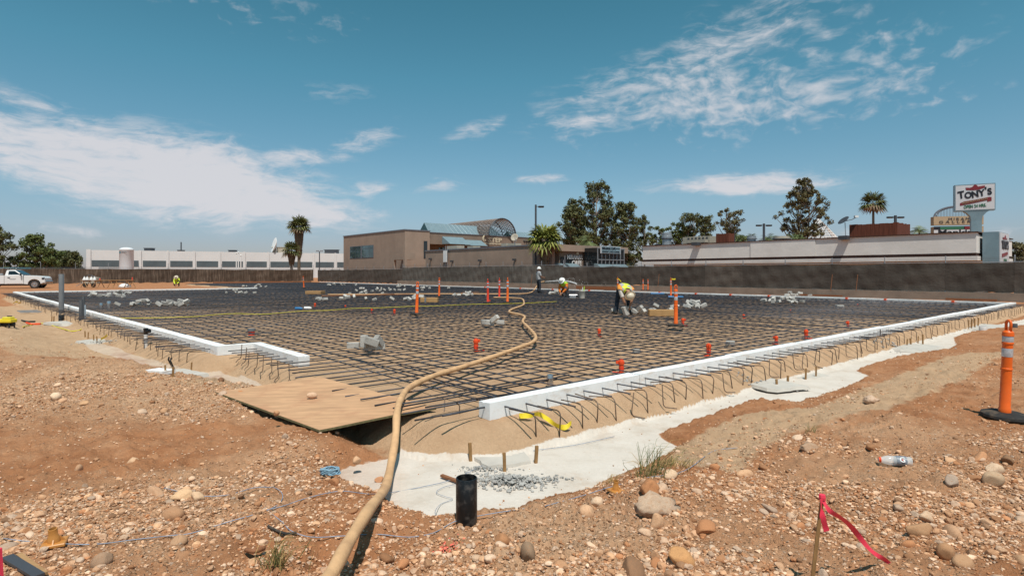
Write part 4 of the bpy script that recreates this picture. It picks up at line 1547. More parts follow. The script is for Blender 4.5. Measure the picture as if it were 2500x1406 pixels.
    m.uvbox(39.4, 44.5, 40.2, 63.2, 0, 4.45)
    m.build('low_wing', S, t)
    m = MB()
    m.uvbox(39.32, 44.5, 40.1, 63.3, 4.45, 4.60)
    m.build('wing_cap', M_['cap_trim'], t)
    for v in (61.6, 56.5, 50.6, 44.2):
        g = MB()
        g.uvbox(39.05, 39.38, v, v + .35, 3.3 - (.4 if v < 60 else 0), 3.5 - (.4 if v < 60 else 0))
        g.build('wall_light', M_['steel_dark'], t)
        g = MB()
        g.uvbox(39.26, 39.38, v + .05, v + .22, 0.2, 3.1 - (.4 if v < 60 else 0))
        g.build('downpipe', M_['stucco_dark'], t)
    # roof clutter on the wing
    for v, sx, sz in ((58, 2.4, .55), (54.5, 1.2, .35), (47.9, .9, .45), (46.5, 1.1, .4)):
        g = MB()
        g.uvbox(41, 42.2, v, v + sx, 4.6, 4.6 + sz)
        g.build('rooftop_unit', M_['beige_metal'] if sz < .8 else M_['galv'], t)
    # satellite dish on the wing roof
    c = W(40.2, 45.4, 5.55)
    q = Vector((-0.35, -0.75, 0.35)).to_track_quat('Z', 'Y').to_matrix().to_4x4()
    g = MB()
    g.lathe([(0.02, 0), (0.25, .04), (0.44, .12), (0.47, .14), (0.42, .14), (0.23, .06), (0.02, .03)], 14, Matrix.Translation(c) @ q, cap=False)
    ds = g.build('satellite_dish', M_['beige_metal'], t, smooth=True)
    g = MB()
    g.tube([W(40.2, 45.4, 4.6), c], .05, 5)
    g.tube([c, c + Vector((0, 0, -.45)) + UX * -.35 + VX * -.7, ], .025, 4)
    g.build('mount', M_['galv'], ds)
    # lettering on the fascia
    M = frameM(W(45.0, 71.29), UX)
    lettering('STEP', 1.0, M @ Matrix.Translation((13.4, -0.04, 7.05)), M_['cream'], t, offset=0.03, fit=3.0)
    g = MB()
    for k in range(16):                          # a line of letters too small to read
        g.box(M @ Vector((11.0 + k * .25, -.05, 6.45)), (.16, .03, .17 + .08 * (k % 3)), rz=GA)
    g.build('small_print', M_['cream'], t)
    g = MB()
    g.tube([M @ Vector((11.2 + .40 * math.cos(a), -.06, 7.15 + .62 * math.sin(a))) for a in [R(105 + 18 * k) for k in range(8)]], [.06, .1, .13, .14, .13, .12, .1, .06], 5)
    g.box(M @ Vector((11.3, -.06, 7.0)), (.3, .05, .3), rz=GA)
    g.build('logo', M_['cream'], t)
    g = MB()
    for x0, z0, n in ((19.9, 7.15, 12), (20.6, 6.45, 12)):   # two lines of dark script
        g.tube([M @ Vector((x0 + k * .15, -.06, z0 + .22 * math.sin(k * 2.1))) for k in range(n)], .07, 4)
    g.build('script_lettering', M_['sign_black'], t)
    # banner on the far end of the fascia
    g = MB()
    g.prism([(22.7, 5.2), (26.2, 5.2), (26.2, 7.7), (22.7, 7.7)], M @ Matrix.Translation((0, -.12, 0)), .05)
    bn = g.build('banner', M_['white_plain'], t)
    for i, s in enumerate(('Property', 'Management Inc', '&', 'Business Consultants', 'Accounting')):
        lettering(s, 0.36, M @ Matrix.Translation((24.45, -0.14, 7.35 - i * .42)), M_['sign_black'], bn, depth=.01, fit=(1.9, 2.4, .25, 3.0, 2.4)[i])
    g = MB()
    g.prism([(23.0, 5.32), (24.4, 5.32), (24.4, 5.45), (23.0, 5.45)], M @ Matrix.Translation((0, -.14, 0)), .01)
    g.build('red_line', M_['sign_red'], bn)
    # ladder against the wing
    lt = thing('ladder', 'steel roof ladder with caged top fixed to the tan wing wall', 'ladder', W(39.2, 57.6))
    for dv in (0, .5):
        g = MB()
        g.tube([W(39.2, 57.6 + dv, 0), W(39.2, 57.6 + dv, 5.0)], .035, 5)
        g.build('rail', M_['galv'], lt)
    for k in range(15):
        g = MB()
        g.tube([W(39.2, 57.6, .3 + .3 * k), W(39.2, 58.1, .3 + .3 * k)], .02, 4)
        g.build('rung', M_['galv'], lt)
    g = MB()
    g.uvbox(38.95, 39.05, 57.5, 58.25, 2.9, 4.4)
    g.build('guard_panel', M_['white_plain'], lt)
    # steel pyramid lattice etc. belong elsewhere
    return t


office()


def cafe():
    t = thing('cafe_building', 'low tan cafe with dark glass vestibule and white wall lettering', 'building', W(44.6, 38.2), GA)
    S, SD = M_['stucco'], M_['stucco_dark']
    m = MB()
    m.uvbox(39.5, 52.5, 38.6, 40.05, 3.85, 4.55)
    m.build('fascia', S, t)
    m = MB()
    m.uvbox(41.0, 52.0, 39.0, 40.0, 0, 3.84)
    m.build('front_wall', SD, t)
    m = MB()
    m.uvbox(39.6, 40.0, 38.7, 39.0, 0, 3.84)
    m.build('column', S, t)
    for i in range(3):
        g = MB()
        g.uvbox(41.1 + i * .75, 41.75 + i * .75, 38.92, 38.98, 1.2, 3.2)
        g.build('window', M_['dark_glass'], t)
    # glass vestibule with white grid
    m = MB()
    m.uvbox(44.6, 49.2, 36.7, 38.55, 0, 4.25)
    m.build('vestibule', M_['dark_glass'], t)
    for i in range(8):
        u = 44.6 + 4.6 * i / 7
        g = MB()
        g.uvbox(u - .05, u + .05, 36.62, 36.69, 0, 4.25)
        g.build('mullion', M_['galv'], t)
    for z in (2.2, 2.95, 4.2):
        g = MB()
        g.uvbox(44.55, 49.25, 36.60, 36.67, z - .05, z + .05)
        g.build('transom', M_['galv'], t)
    M = frameM(W(39.5, 38.98), UX)
    lettering('MIRAMAR', 0.62, M @ Matrix.Translation((3.9, -0.06, 3.22)), M_['white_plain'], t, offset=.01, fit=2.5)
    lettering('CAFE', 0.75, M @ Matrix.Translation((4.2, -0.06, 2.55)), M_['white_plain'], t, offset=.015, fit=1.6)
    g = MB()
    g.uvbox(43.6, 43.9, 38.8, 38.95, 3.5, 3.8)
    g.build('wall_lamp', M_['cream'], t)
    M2 = frameM(W(44.2, 36.5), UX) @ Matrix.Translation((.25, 0, 2.05)) @ Matrix.Diagonal((.56, 1, .52, 1))
    g = MB()
    g.prism([(0.6, 3.05), (6.6, 3.05), (6.6, 4.6), (0.6, 4.6)], M2 @ Matrix.Translation((0, -.15, 0)), .12)
    sg = g.build('signboard', M_['sign_white'], t)
    g = MB()
    g.prism([(0.75, 3.15), (6.45, 3.15), (6.45, 4.5), (0.75, 4.5)], M2 @ Matrix.Translation((0, -.17, 0)), .015)
    g.build('sign_face', M_['teal_pole'], sg)
    lettering('MIRAMAR CAFE', 0.75, M2 @ Matrix.Translation((2.95, -0.18, 4.08)), M_['sign_black'], sg, depth=.02, offset=.02, fit=4.1)
    lettering('OPEN 7 DAYS', 0.3, M2 @ Matrix.Translation((5.75, -0.18, 4.1)), M_['sign_black'], sg, depth=.02, fit=1.2)
    lettering('BREAKFAST  LUNCH & DINNER', 0.38, M2 @ Matrix.Translation((3.6, -0.18, 3.42)), M_['sign_black'], sg, depth=.02, offset=.01, fit=5.3)
    # curved awnings at fence height
    for u0, u1 in ((40.2, 41.2), (41.7, 43.4), (44.4, 49.4)):
        g = MB()
        prof = [(0, 0.75), (-.5, .62), (-.85, .35), (-1.0, 0)]
        vs = [W(u0, 38.9 + (-1.9 if u0 > 44 else 0) + a, 1.78 + b) for a, b in prof] + [W(u1, 38.9 + (-1.9 if u0 > 44 else 0) + a, 1.78 + b) for a, b in prof]
        vs += [W(u0, 38.9 + (-1.9 if u0 > 44 else 0), 1.78), W(u1, 38.9 + (-1.9 if u0 > 44 else 0), 1.78)]
        g.add(vs, [(0, 1, 5, 4), (1, 2, 6, 5), (2, 3, 7, 6), (8, 3, 2, 1, 0), (9, 4, 5, 6, 7), (8, 9, 7, 3)])
        g.build('awning', M_['teal'], t)
    for i, u in enumerate((40.2, 42.4)):
        g = MB()
        g.tube([W(u, 37.4, 0), W(u, 37.4, 3.3)], .035, 5)
        g.build('scaffold_post', M_['galv'], t)


cafe()


# ------------------------------------------------------------------ white restaurant
def restaurant():
    t = thing('restaurant_building', 'long white stucco restaurant with brown stripe behind the fence', 'building', W(45, 4), GA)
    WS = M_['white_stucco']
    u0, u1, v0, v1 = 45.0, 58.0, 4.0, 31.0
    cuts = [31.0, 19.6, 14.2, 4.0]
    for i in range(3):
        m = MB()
        m.uvbox(u0 - (.06 if i == 1 else 0), u0 + .6, cuts[i + 1] + .012, cuts[i] - .012, 2.84, 4.2)
        m.build('parapet_panel', WS, t)
    m = MB()
    m.uvbox(u0 + .62, u1, v0 - .02 + .03, v1, 2.84, 4.1)
    m.build('roof_block', WS, t)
    m = MB()
    m.uvbox(u0 - .1, u1, v0 - .08, v1 + .05, 4.2, 4.27)
    m.build('roof_edge', M_['brown_trim'], t)
    m = MB()
    m.uvbox(u0 + .04, u1, v0 + .04, v1 - .04, 2.62, 2.84)
    m.build('stripe', M_['brown_trim'], t)
    m = MB()
    m.uvbox(u0 - .05, u1, v0 - .05, v1 + .05, 2.34, 2.62)
    m.build('lower_band', WS, t)
    m = MB()
    m.uvbox(u0 + 1.2, u1, v0 + 1.0, v1 - .5, 0, 2.34)
    m.build('wall', M_['beige_metal'], t)
    # scuppers that throw the long slanting shadows
    for v in (24.4, 11.7):
        g = MB()
        g.uvbox(44.35, 44.93, v, v + .62, 4.05, 4.35)
        g.build('scupper', M_['steel_dark'], t)
    # teal pylon on the right end with a sign
    g = MB()
    g.uvbox(45.9, 49.2, 3.0, 3.85, 2.0, 4.25)
    py = g.build('sign_box', M_['teal_pole'], t)
    g = MB()
    g.uvbox(46.0, 49.15, 2.93, 2.985, 2.05, 4.2)
    g.build('sign_face', M_['sign_white'], py)
    M = frameM(W(45.9, 2.90), UX)
    lettering("TONY'S", 0.8, M @ Matrix.Translation((1.65, 0, 3.35)), M_['sign_black'], py, depth=.02, offset=.02, fit=2.4)
    g = MB()
    g.prism([(.6, 2.55), (2.6, 2.75), (2.6, 2.95), (.6, 2.78)], M, .02)
    g.prism([(.9, 3.75), (2.5, 3.8), (2.0, 3.9), (1.75, 4.08), (1.5, 3.92), (.85, 3.9)], M, .02)
    g.build('emblem', M_['sign_red'], py)
    lettering('OPEN', 0.25, M @ Matrix.Translation((1.65, 0, 2.35)), M_['sign_green'], py, depth=.02, fit=1.0)
    # rooftop things stand on it
    def redbox(uA, uB, vA, vB, z1, lab):
        b = thing('roof_screen', lab, 'screen', W(uA, vA, 4.1), GA)
        n = int((vB - vA) / .28)
        for i in range(n):
            q = MB()
            q.uvbox(uA, uA + .05, vA + (vB - vA) * i / n, vA + (vB - vA) * (i + .96) / n, 4.1, z1 + rnd.uniform(-.03, .03))
            q.build('board', M_['redwood'], b)
        n = int((uB - uA) / .28)
        for i in range(n):
            q = MB()
            q.uvbox(uA + .06 + (uB - uA) * i / n, uA + .06 + (uB - uA) * (i + .96) / n, vA, vA + .05, 4.1, z1 + rnd.uniform(-.03, .03))
            q.build('board', M_['redwood'], b)
        q = MB()
        q.uvbox(uA + .06, uB, vA + .06, vB - .01, 4.1, z1 - .12)
        q.build('backing', M_['brown_trim'], b)
    redbox(46.6, 49.8, 9.0, 12.3, 5.3, 'dark red board screen on the restaurant roof below the tall fan palm')
    redbox(47.5, 48.6, 23.0, 24.3, 5.25, 'small red board screen beside the kitchen vent on the restaurant roof')

    def drum(u, v, r_, h, lab, mt='galv'):
        q = thing('roof_vent', lab, 'vent', W(u, v, 4.1))
        g = MB()
        M = Matrix.Translation(W(u, v, 4.1))
        g.lathe([(r_ * 1.1, 0), (r_ * 1.1, h * .18), (r_ * .85, h * .2), (r_ * .85, h * .55), (r_, h * .57), (r_, h * .75), (r_ * .88, h * .77), (r_ * .88, h * .97), (r_ * .5, h)], 14, M)
        g.build('drum', M_[mt], q, smooth=40)
        g = MB()
        g.lathe([(r_ * 1.02, h * .55), (r_ * 1.04, h * .6), (r_ * 1.02, h * .62)], 14, M, cap=False)
        g.build('band', M_['steel_dark'], q)
    drum(47.2, 29.6, .55, 1.55, 'tall galvanised kitchen vent drum at the left of the white roof')
    drum(46.8, 20.4, .42, .75, 'short galvanised vent drum near the lamp post on the white roof')
    drum(47.4, 18.0, .75, .62, 'wide low mushroom vent on the white roof', 'beige_metal')
    q = thing('air_conditioner', 'beige rooftop air conditioning box left of the small red screen', 'air conditioner', W(47.6, 26.6, 4.1), GA)
    g = MB()
    g.uvbox(47.6, 49, 25.0, 28.0, 4.25, 5.1)
    g.build('cabinet', M_['beige_metal'], q)
    g = MB()
    g.uvbox(46.9, 47.5, 25.1, 27.2, 4.45, 4.75)
    g.build('duct', M_['beige_metal'], q)
    g = MB()
    for i in range(6):
        g.uvbox(47.52, 47.58, 25.2 + i * .4, 25.4 + i * .4, 4.4, 5.0)
    g.build('grille', M_['steel_dark'], q)
    g = MB()
    g.uvbox(47.0, 48.4, 30.2, 31.0, 4.1, 4.5)
    q = g.build('roof_hatch', M_['steel_dark'], None, loc=W(47.5, 30.5, 4.1))
    tag(q, 'small dark roof hatch at the left corner of the white roof', 'hatch')
    q = thing('satellite_dish', 'grey satellite dish on a pole left of the big red roof screen', 'satellite dish', W(46.3, 12.45, 4.2))
    g = MB()
    c = W(46.3, 12.55, 5.6)
    rot = Vector((-.7, -.1, .75)).to_track_quat('Z', 'Y').to_matrix().to_4x4()
    g.lathe([(0.02, 0), (0.28, .04), (0.46, .12), (0.44, .13), (0.02, .03)], 14, Matrix.Translation(c) @ rot, cap=False)
    g.build('dish', M_['steel_dark'], q, smooth=True)
    g = MB()
    g.tube([W(46.3, 12.45, 4.2), W(46.3, 12.5, 5.5)], .03, 5)
    g.tube([c, c + Vector((.35, -.45, .1)), c + Vector((.6, -.55, .25))], .03, 4)
    g.build('arm', M_['galv'], q)
    g = MB()
    g.box(c + Vector((.62, -.55, .32)), (.28, .2, .16))
    g.build('feed_horn', M_['white_plain'], q)
    g = MB()
    g.tube([W(46.6, 21.9, 4.1), W(46.6, 21.9, 5.45)], .04, 5)
    q = g.build('vent_pipe', M_['steel_dark'], None, loc=W(46.6, 21.9, 4.1))
    tag(q, 'thin dark vent pipe between the small red screen and the vent drum', 'pipe')


restaurant()


# ------------------------------------------------------------------ far white warehouse
def warehouse():
    A, B = D(218, 660, 148), D(870, 660, 178)
    A.z = B.z = 0
    x = (B - A).normalized()
    L = (B - A).length
    t = thing('warehouse', 'long white concrete warehouse with a dark grey window stripe', 'building', A)
    M = frameM(A, x)
    z1 = 7.4
    n = 10
    edges = [0, 11.2] + [11.2 + (L - 11.2) * i / 9 for i in range(1, 10)]
    for i in range(10):
        a, b = edges[i], edges[i + 1]
        m = MB()
        m.prism([(a + .05, 0), (b - .05, 0), (b - .05, z1), (a + .05, z1)], M, 12)
        w_ = m.build('wall_panel', M_['tilt_white'], t)
        m = MB()
        m.prism([(a + .5, 3.1), (b - .45, 3.1), (b - .45, 4.75), (a + .5, 4.75)], M @ Matrix.Translation((0, -.04, 0)), .03)
        m.build('window_band', M_['band_grey'], w_)
        m = MB()
        m.prism([(b - .35, 0), (b + .2, 0), (b + .2, z1 + .1), (b - .35, z1 + .1)], M @ Matrix.Translation((0, -.28, 0)), .26)
        m.build('pilaster', M_['tilt_white'], t)
    m = MB()
    m.prism([(-.6, 0), (.35, 0), (.35, z1 + .15), (-.6, z1 + .15)], M @ Matrix.Translation((0, -.3, 0)), .28)
    m.build('pilaster', M_['tilt_white'], t)
    m = MB()
    m.prism([(2.0, 2.15), (9.6, 2.15), (9.6, 3.05), (2.0, 3.05)], M @ Matrix.Translation((0, -.08, 0)), .05)
    m.build('door', M_['door_grey'], t)
    m = MB()
    m.prism([(1.9, 0), (9.7, 0), (9.7, .25), (1.9, .25)], M @ Matrix.Translation((0, -.1, 0)), .06)
    m.build('dock_edge', M_['band_grey'], t)
    # things on its roof
    def roofbox(px, w_, h, lab, mt):
        s = None
        best = min(range(200), key=lambda k: abs(1250 + FPX * (A + x * L * k / 200).x / (A + x * L * k / 200).y - px))
        p = A + x * L * best / 200
        m = MB()
        m.box(p + Vector((0, 2.5, z1 + h / 2)), (w_, 1.5, h))
        m.box(p + Vector((0, 2.5, z1 + h + .06)), (w_ * 1.15, 1.7, .12))
        o = m.build('roof_unit', M_[mt], None, loc=p + Vector((0, 2.5, z1)))
        tag(o, lab, 'roof unit')
        return p
    roofbox(350, 2.0, .7, 'small dark roof unit just right of the white tank', 'steel_dark')
    roofbox(557, 1.8, .5, 'flat dark roof unit at the middle of the warehouse', 'steel_dark')
    roofbox(676, 4.0, 1.6, 'tan roof unit beside the white dish on the warehouse', 'beige_metal')
    roofbox(803, 4.0, 1.1, 'dark roof unit at the right end of the warehouse', 'steel_dark')
    p = roofbox(430, 1.2, .3, 'low roof curb with a tall thin stack', 'steel_dark')
    m = MB()
    m.tube([p + Vector((0, 2.5, z1)), p + Vector((0, 2.5, z1 + 2.6))], .18, 6)
    o = m.build('roof_stack', M_['steel_dark'], None, loc=p + Vector((0, 2.5, z1)))
    tag(o, 'thin dark exhaust stack rising from the warehouse roof', 'chimney')
    c = D(664, 612, 166)
    c.z = z1 + 1.7
    m = MB()
    q = Vector((-.8, -.55, .25)).to_track_quat('Z', 'Y').to_matrix().to_4x4()
    m.lathe([(.05, 0), (1.2, .2), (2.3, .75), (2.2, .8), (.05, .1)], 16, Matrix.Translation(c + Vector((0, 3, .4))) @ q, cap=False)
    m.tube([c + Vector((0, 3, -1.7)), c + Vector((0, 3, .4))], .12, 5)
    o = m.build('satellite_dish', M_['white_plain'], None, smooth=True, loc=c)
    tag(o, 'large white satellite dish on the warehouse roof left of the palms', 'satellite dish')
    # the white tank in front
    p = D(309, 660, 138)
    p.z = 0
    t2 = thing('storage_tank', 'tall white cylindrical tank with a small teal logo', 'tank', p)
    m = MB()
    r_ = 1.48
    m.lathe([(r_, 0), (r_, 7.0), (r_ * 1.01, 7.02), (r_ * .97, 7.25), (r_ * .75, 7.45), (r_ * .4, 7.58), (.05, 7.62)], 28, Matrix.Translation(p))
    m.build('shell', M_['tank_white'], t2, smooth=50)
    m = MB()
    m.lathe([(r_ * 1.012, 6.9), (r_ * 1.03, 6.95), (r_ * 1.03, 7.05), (r_ * 1.012, 7.1)], 28, Matrix.Translation(p), cap=False)
    m.build('rim', M_['tilt_white'], t2)
    m = MB()
    m.lathe([(.05, 0), (.24, 0), (.24, .03), (.05, .03)], 14, Matrix.Translation(p + Vector((-.62, -1.36, 6.35))) @ Matrix.Rotation(R(90), 4, 'X') @ Matrix.Rotation(R(0), 4, 'Y'))
    m.build('logo', M_['sign_teal'], t2)
    lettering('BIOSCIENCES', .3, frameM(p + Vector((.38, -1.50, 6.35)), (1, 0, 0)), M_['steel_dark'], t2, fit=1.25)
    # three thin white vent pipes in front of the wall
    for i, (px, top, lab) in enumerate(((577, 618, 'left of three white pipes standing before the warehouse'), (582, 617, 'middle of three white pipes standing before the warehouse'),
                                        (588, 624, 'right of three white pipes standing before the warehouse'))):
        a, b = D(px, 664, 150), D(px, top, 150)
        a.z = 0
        m = MB()
        m.tube([a, b], .14, 6)
        m.tube([b, b + Vector((0, 0, .25))], [.26, .16], 6)
        tag(m.build('vent_pipe', M_['white_plain'], None, loc=a), lab, 'pipe')
    # slim pole with floodlights right of the palms
    a, b = D(780, 664, 130), D(780, 614, 130)
    a.z = 0
    tt = thing('floodlight_pole', 'slim dark pole with twin floodlights right of the palms', 'lamp post', a)
    m = MB()
    m.tube([a, b], .12, 6)
    m.build('pole', M_['steel_dark'], tt)
    for s in (-1, 1):
        m = MB()
        m.box(b + Vector((s * .45, 0, .1)), (.6, .35, .3))
        m.build('floodlight', M_['galv'], tt)


warehouse()

# ------------------------------------------------------------------ trees
def leaf_material(name, dark, light):
    m = bpy.data.materials.new(name)
    m.use_nodes = True
    t = m.node_tree
    N = NT(t)
    b = t.nodes['Principled BSDF']
    a = N.node('ShaderNodeAttribute', attribute_name='shade').outputs['Fac']
    P = N.node('ShaderNodeNewGeometry').outputs['Position']
    n = N.noise(P, 0.8, 3, 0.6)
    f = N.math('ADD', N.math('MULTIPLY', a, 0.7), N.math('MULTIPLY', n, 0.3), clamp=True)
    t.links.new(N.mix(f, dark, light), b.inputs['Base Color'])
    b.inputs['Roughness'].default_value = 0.6
    b.inputs['Specular IOR Level'].default_value = 0.25
    MATS[name] = m


leaf_material('leaf_euc', (0.045, 0.058, 0.022), (0.165, 0.160, 0.062))
leaf_material('leaf_olive', (0.045, 0.046, 0.018), (0.19, 0.150, 0.062))
leaf_material('leaf_green', (0.042, 0.068, 0.020), (0.165, 0.180, 0.052))
leaf_material('leaf_palm', (0.065, 0.090, 0.016), (0.34, 0.34, 0.08))
leaf_material('leaf_palm_dull', (0.045, 0.062, 0.020), (0.22, 0.21, 0.075))
leaf_material('leaf_feather', (0.075, 0.11, 0.035), (0.22, 0.25, 0.11))
leaf_material('leaf_dead', (0.10, 0.065, 0.04), (0.30, 0.20, 0.12))


def leaves(centers, radii, per, size, rs, squash=0.8):
    """diamond leaves filling every clump"""
    n = len(centers) * per
    c = np.repeat(np.array(centers), per, 0)
    r_ = np.repeat(np.array(radii), per)
    d = rs.normal(size=(n, 3))
    d /= np.linalg.norm(d, axis=1)[:, None]
    rad = rs.uniform(size=n) ** 0.45
    p = c + d * (rad * r_)[:, None] * np.array([1, 1, squash])
    a = rs.normal(size=(n, 3))
    a /= np.linalg.norm(a, axis=1)[:, None]
    b = np.cross(a, d + 0.3 * rs.normal(size=(n, 3)))
    b /= np.linalg.norm(b, axis=1)[:, None] + 1e-9
    s = size * rs.uniform(0.6, 1.35, n)[:, None]
    V = np.stack([p - a * s, p + b * s * 0.55, p + a * s, p - b * s * 0.55], 1).reshape(-1, 3)
    F = np.arange(n * 4).reshape(-1, 4)
    sh = np.repeat(np.clip(rs.uniform(0.0, 1.0, n), 0, 1), 4)
    return V, F, sh


def leaf_object(name, V, F, sh, material, parent):
    inv = np.array(MW[parent.name].inverted())
    V = V @ inv[:3, :3].T + inv[:3, 3]
    me = np_mesh(name, V, F, smooth=False)
    attr(me, 'shade', sh)
    me.materials.append(M_[material])
    o = bpy.data.objects.new(name, me)
    COL.objects.link(o)
    o.parent = parent
    MW[o.name] = MW[parent.name]
    return o


def tree(label, px, top, d, wpx, lo, seed, prof='column', clumps=46, per=70, leaf=0.2, lm='leaf_euc', cr=0.85, trunk='trunk', stems=1, name='tree', group=None):
    """px: column of the crown; top, lo: rows of the crown's top and foot; wpx: crown width"""
    rs = np.random.RandomState(seed)
    base = D(px, HZ, d)
    base.z = 0
    ppm = FPX / d
    zt, zl, w_ = CAMZ + (HZ - top) / ppm, CAMZ + (HZ - lo) / ppm, wpx / ppm / 2
    t = thing(name, label, 'tree', base, group=group)
    PR = {'column': lambda s: 0.45 + 0.6 * math.sin(math.pi * min(1, s * 0.85 + 0.12)), 'dome': lambda s: math.sqrt(max(0.05, 1 - (max(0, s - .25) / .78) ** 2)),
          'vase': lambda s: 0.35 + 0.75 * s if s < .75 else 0.92 * math.sqrt(max(0.02, 1 - ((s - .75) / .27) ** 2)),
          'diamond': lambda s: 0.5 + s * 1.1 if s < .42 else 0.97 * (1 - (s - .42) / .6) + .1}[prof]
    clumps, per = int(clumps * 1.5), int(per * 1.15)
    C, Rr = [], []
    tries = 0
    while len(C) < clumps and tries < 8000:
        tries += 1
        s = rs.uniform(0.02, 0.99)
        a, q = rs.uniform(0, 2 * math.pi), rs.uniform(0, 1) ** 0.5
        rr = w_ * PR(s) * q
        p = np.array([base.x + rr * math.cos(a), base.y + rr * math.sin(a), zl + (zt - zl) * s - cr * 0.4])
        if all(np.linalg.norm(p - c) > cr * 0.62 for c in C):
            C.append(p)
            Rr.append(cr * rs.uniform(0.55, 1.1))
    V, F, sh = leaves(C, Rr, per, leaf, rs)
    leaf_object('crown', V, F, sh, lm, t)
    # trunk and limbs
    m = MB()
    H_ = zt - 0
    tops = []
    for k in range(stems):
        an = rs.uniform(0, 6.28)
        sp = 0 if stems == 1 else w_ * 0.35
        P = []
        for i in range(7):
            s = i / 6
            P.append(Vector((base.x + sp * s * math.cos(an) + rs.uniform(-.12, .12) * s, base.y + sp * s * math.sin(an) + rs.uniform(-.12, .12) * s, s * (zl + (zt - zl) * 0.72))))
        r0 = max(0.12, H_ * 0.016) / (1 + 0.25 * (stems - 1))
        m.tube(P, [r0 * (1 - 0.72 * i / 6) for i in range(7)], 6)
        tops.append(P)
    m.build('trunk', M_[trunk], t, smooth=True)
    m = MB()
    for c in C:
        c = Vector(c)
        P = tops[rs.randint(len(tops))]
        zz = max(zl * 0.75, c.z - (c - Vector((base.x, base.y, c.z))).length * 1.1)
        q = min(P, key=lambda p: abs(p.z - zz))
        mid = q.lerp(c, 0.55) + Vector((0, 0, -0.12 * (c - q).length + .1))
        r1 = 0.035 + 0.012 * (c - q).length
        m.tube([q, mid, c], [r1, r1 * .7, r1 * .3], 4, caps=False)
    m.build('limbs', M_[trunk], t, smooth=True)
    return t


tree('dark tree cut by the left edge above the rental sign', -6, 548, 92, 92, 668, 1, 'dome', 44, 90, .17, 'leaf_euc', .8)
tree('tallest bushy tree of the clump left of the warehouse', 88, 570, 96, 82, 664, 2, 'dome', 50, 95, .17, 'leaf_green', .8)
tree('rounded tree right of the tallest one in the left clump', 128, 602, 104, 66, 662, 3, 'dome', 34, 90, .17, 'leaf_green', .8)
tree('small dark tree at the right end of the left clump', 178, 612, 104, 50, 664, 4, 'dome', 30, 90, .16, 'leaf_euc', .7)
tree('low tree filling the gap in the middle of the left clump', 152, 612, 112, 50, 664, 5, 'dome', 26, 90, .17, 'leaf_green', .8)
tree('tall slim gum tree left of the tallest one behind the cafe', 1398, 482, 112, 74, 598, 11, 'diamond', 60, 75, .20, 'leaf_euc', .85, 'trunk_pale')
tree('tallest gum tree standing behind the cafe', 1456, 443, 115, 100, 640, 12, 'column', 120, 80, .20, 'leaf_euc', .95, 'trunk_pale', 2)
tree('gum tree with pale trunks right of the tallest one', 1527, 490, 113, 76, 655, 13, 'column', 84, 75, .20, 'leaf_euc', .9, 'trunk_pale', 2)
tree('thin open gum tree just left of the white restaurant', 1574, 524, 118, 44, 640, 14, 'column', 30, 65, .19, 'leaf_euc', .75, 'trunk_pale')
tree('low round-crowned tree first in the row behind the white roof', 1612, 552, 120, 56, 640, 15, 'vase', 30, 70, .19, 'leaf_green', .8, 'trunk_pale', 2)
tree('round-crowned tree second in the row behind the white roof', 1655, 540, 120, 60, 620, 16, 'vase', 34, 70, .19, 'leaf_green', .8, 'trunk_pale', 2)
tree('upright open tree behind the tall kitchen vent', 1686, 518, 118, 56, 600, 17, 'vase', 34, 65, .18, 'leaf_euc', .75, 'trunk_pale', 2)
tree('upright open tree right of the kitchen vent', 1722, 525, 118, 48, 590, 18, 'vase', 30, 65, .18, 'leaf_euc', .75, 'trunk_pale', 2)
tree('vase-shaped open tree above the small red roof screen', 1778, 508, 100, 78, 590, 19, 'vase', 40, 50, .16, 'leaf_olive', .62, 'trunk_pale', 3)
tree('large lone gum tree with open crown behind the white roof', 1962, 432, 100, 134, 592, 20, 'diamond', 96, 55, .17, 'leaf_olive', .72, 'trunk', 3)
tree('yellow-green bushy tree beside the feathery palms', 1808, 570, 96, 40, 610, 21, 'dome', 22, 70, .14, 'leaf_feather', .6)
tree('yellow-green shrub top at the foot of the lone gum tree', 1940, 572, 84, 64, 612, 22, 'dome', 26, 70, .13, 'leaf_feather', .55)
tree('dark tree at the right edge beyond the sign box', 2492, 588, 90, 84, 660, 23, 'dome', 40, 80, .17, 'leaf_olive', .8)
tree('low dark shrubbery tree under the right edge tree', 2468, 612, 100, 60, 662, 24, 'dome', 26, 80, .17, 'leaf_euc', .8)


# ------------------------------------------------------------------ palms
def fan_frond(base, direction, up, pet, rad, rs, seg=14, droop=0.25):
    """one fan leaf: petiole and a pleated fan of tapering blades"""
    d = direction / np.linalg.norm(direction)
    side = np.cross(d, up)
    side /= np.linalg.norm(side) + 1e-9
    nrm = np.cross(side, d)
    tip = base + d * pet - np.array([0, 0, droop * pet * 0.3])
    V, F = [], []

    def quad(a, b, c, e):
        k = len(V)
        V.extend([a, b, c, e])
        F.append((k, k + 1, k + 2, k + 3))
    w_ = 0.025
    quad(base - side * w_, base + side * w_, tip + side * w_, tip - side * w_)
    for i in range(seg):
        an = (i / (seg - 1) - 0.5) * math.radians(250)
        dirn = d * math.cos(an) + side * math.sin(an)
        L = rad * rs.uniform(0.85, 1.1) * (0.72 + 0.28 * math.cos(an / 1.4))
        wd = np.cross(dirn, nrm) * (rad * 0.085)
        mid = tip + dirn * L * 0.55 + nrm * 0.02
        end = tip + dirn * L - np.array([0, 0, 1]) * L * droop
        quad(tip, mid - wd, end, mid + wd)
    return V, F


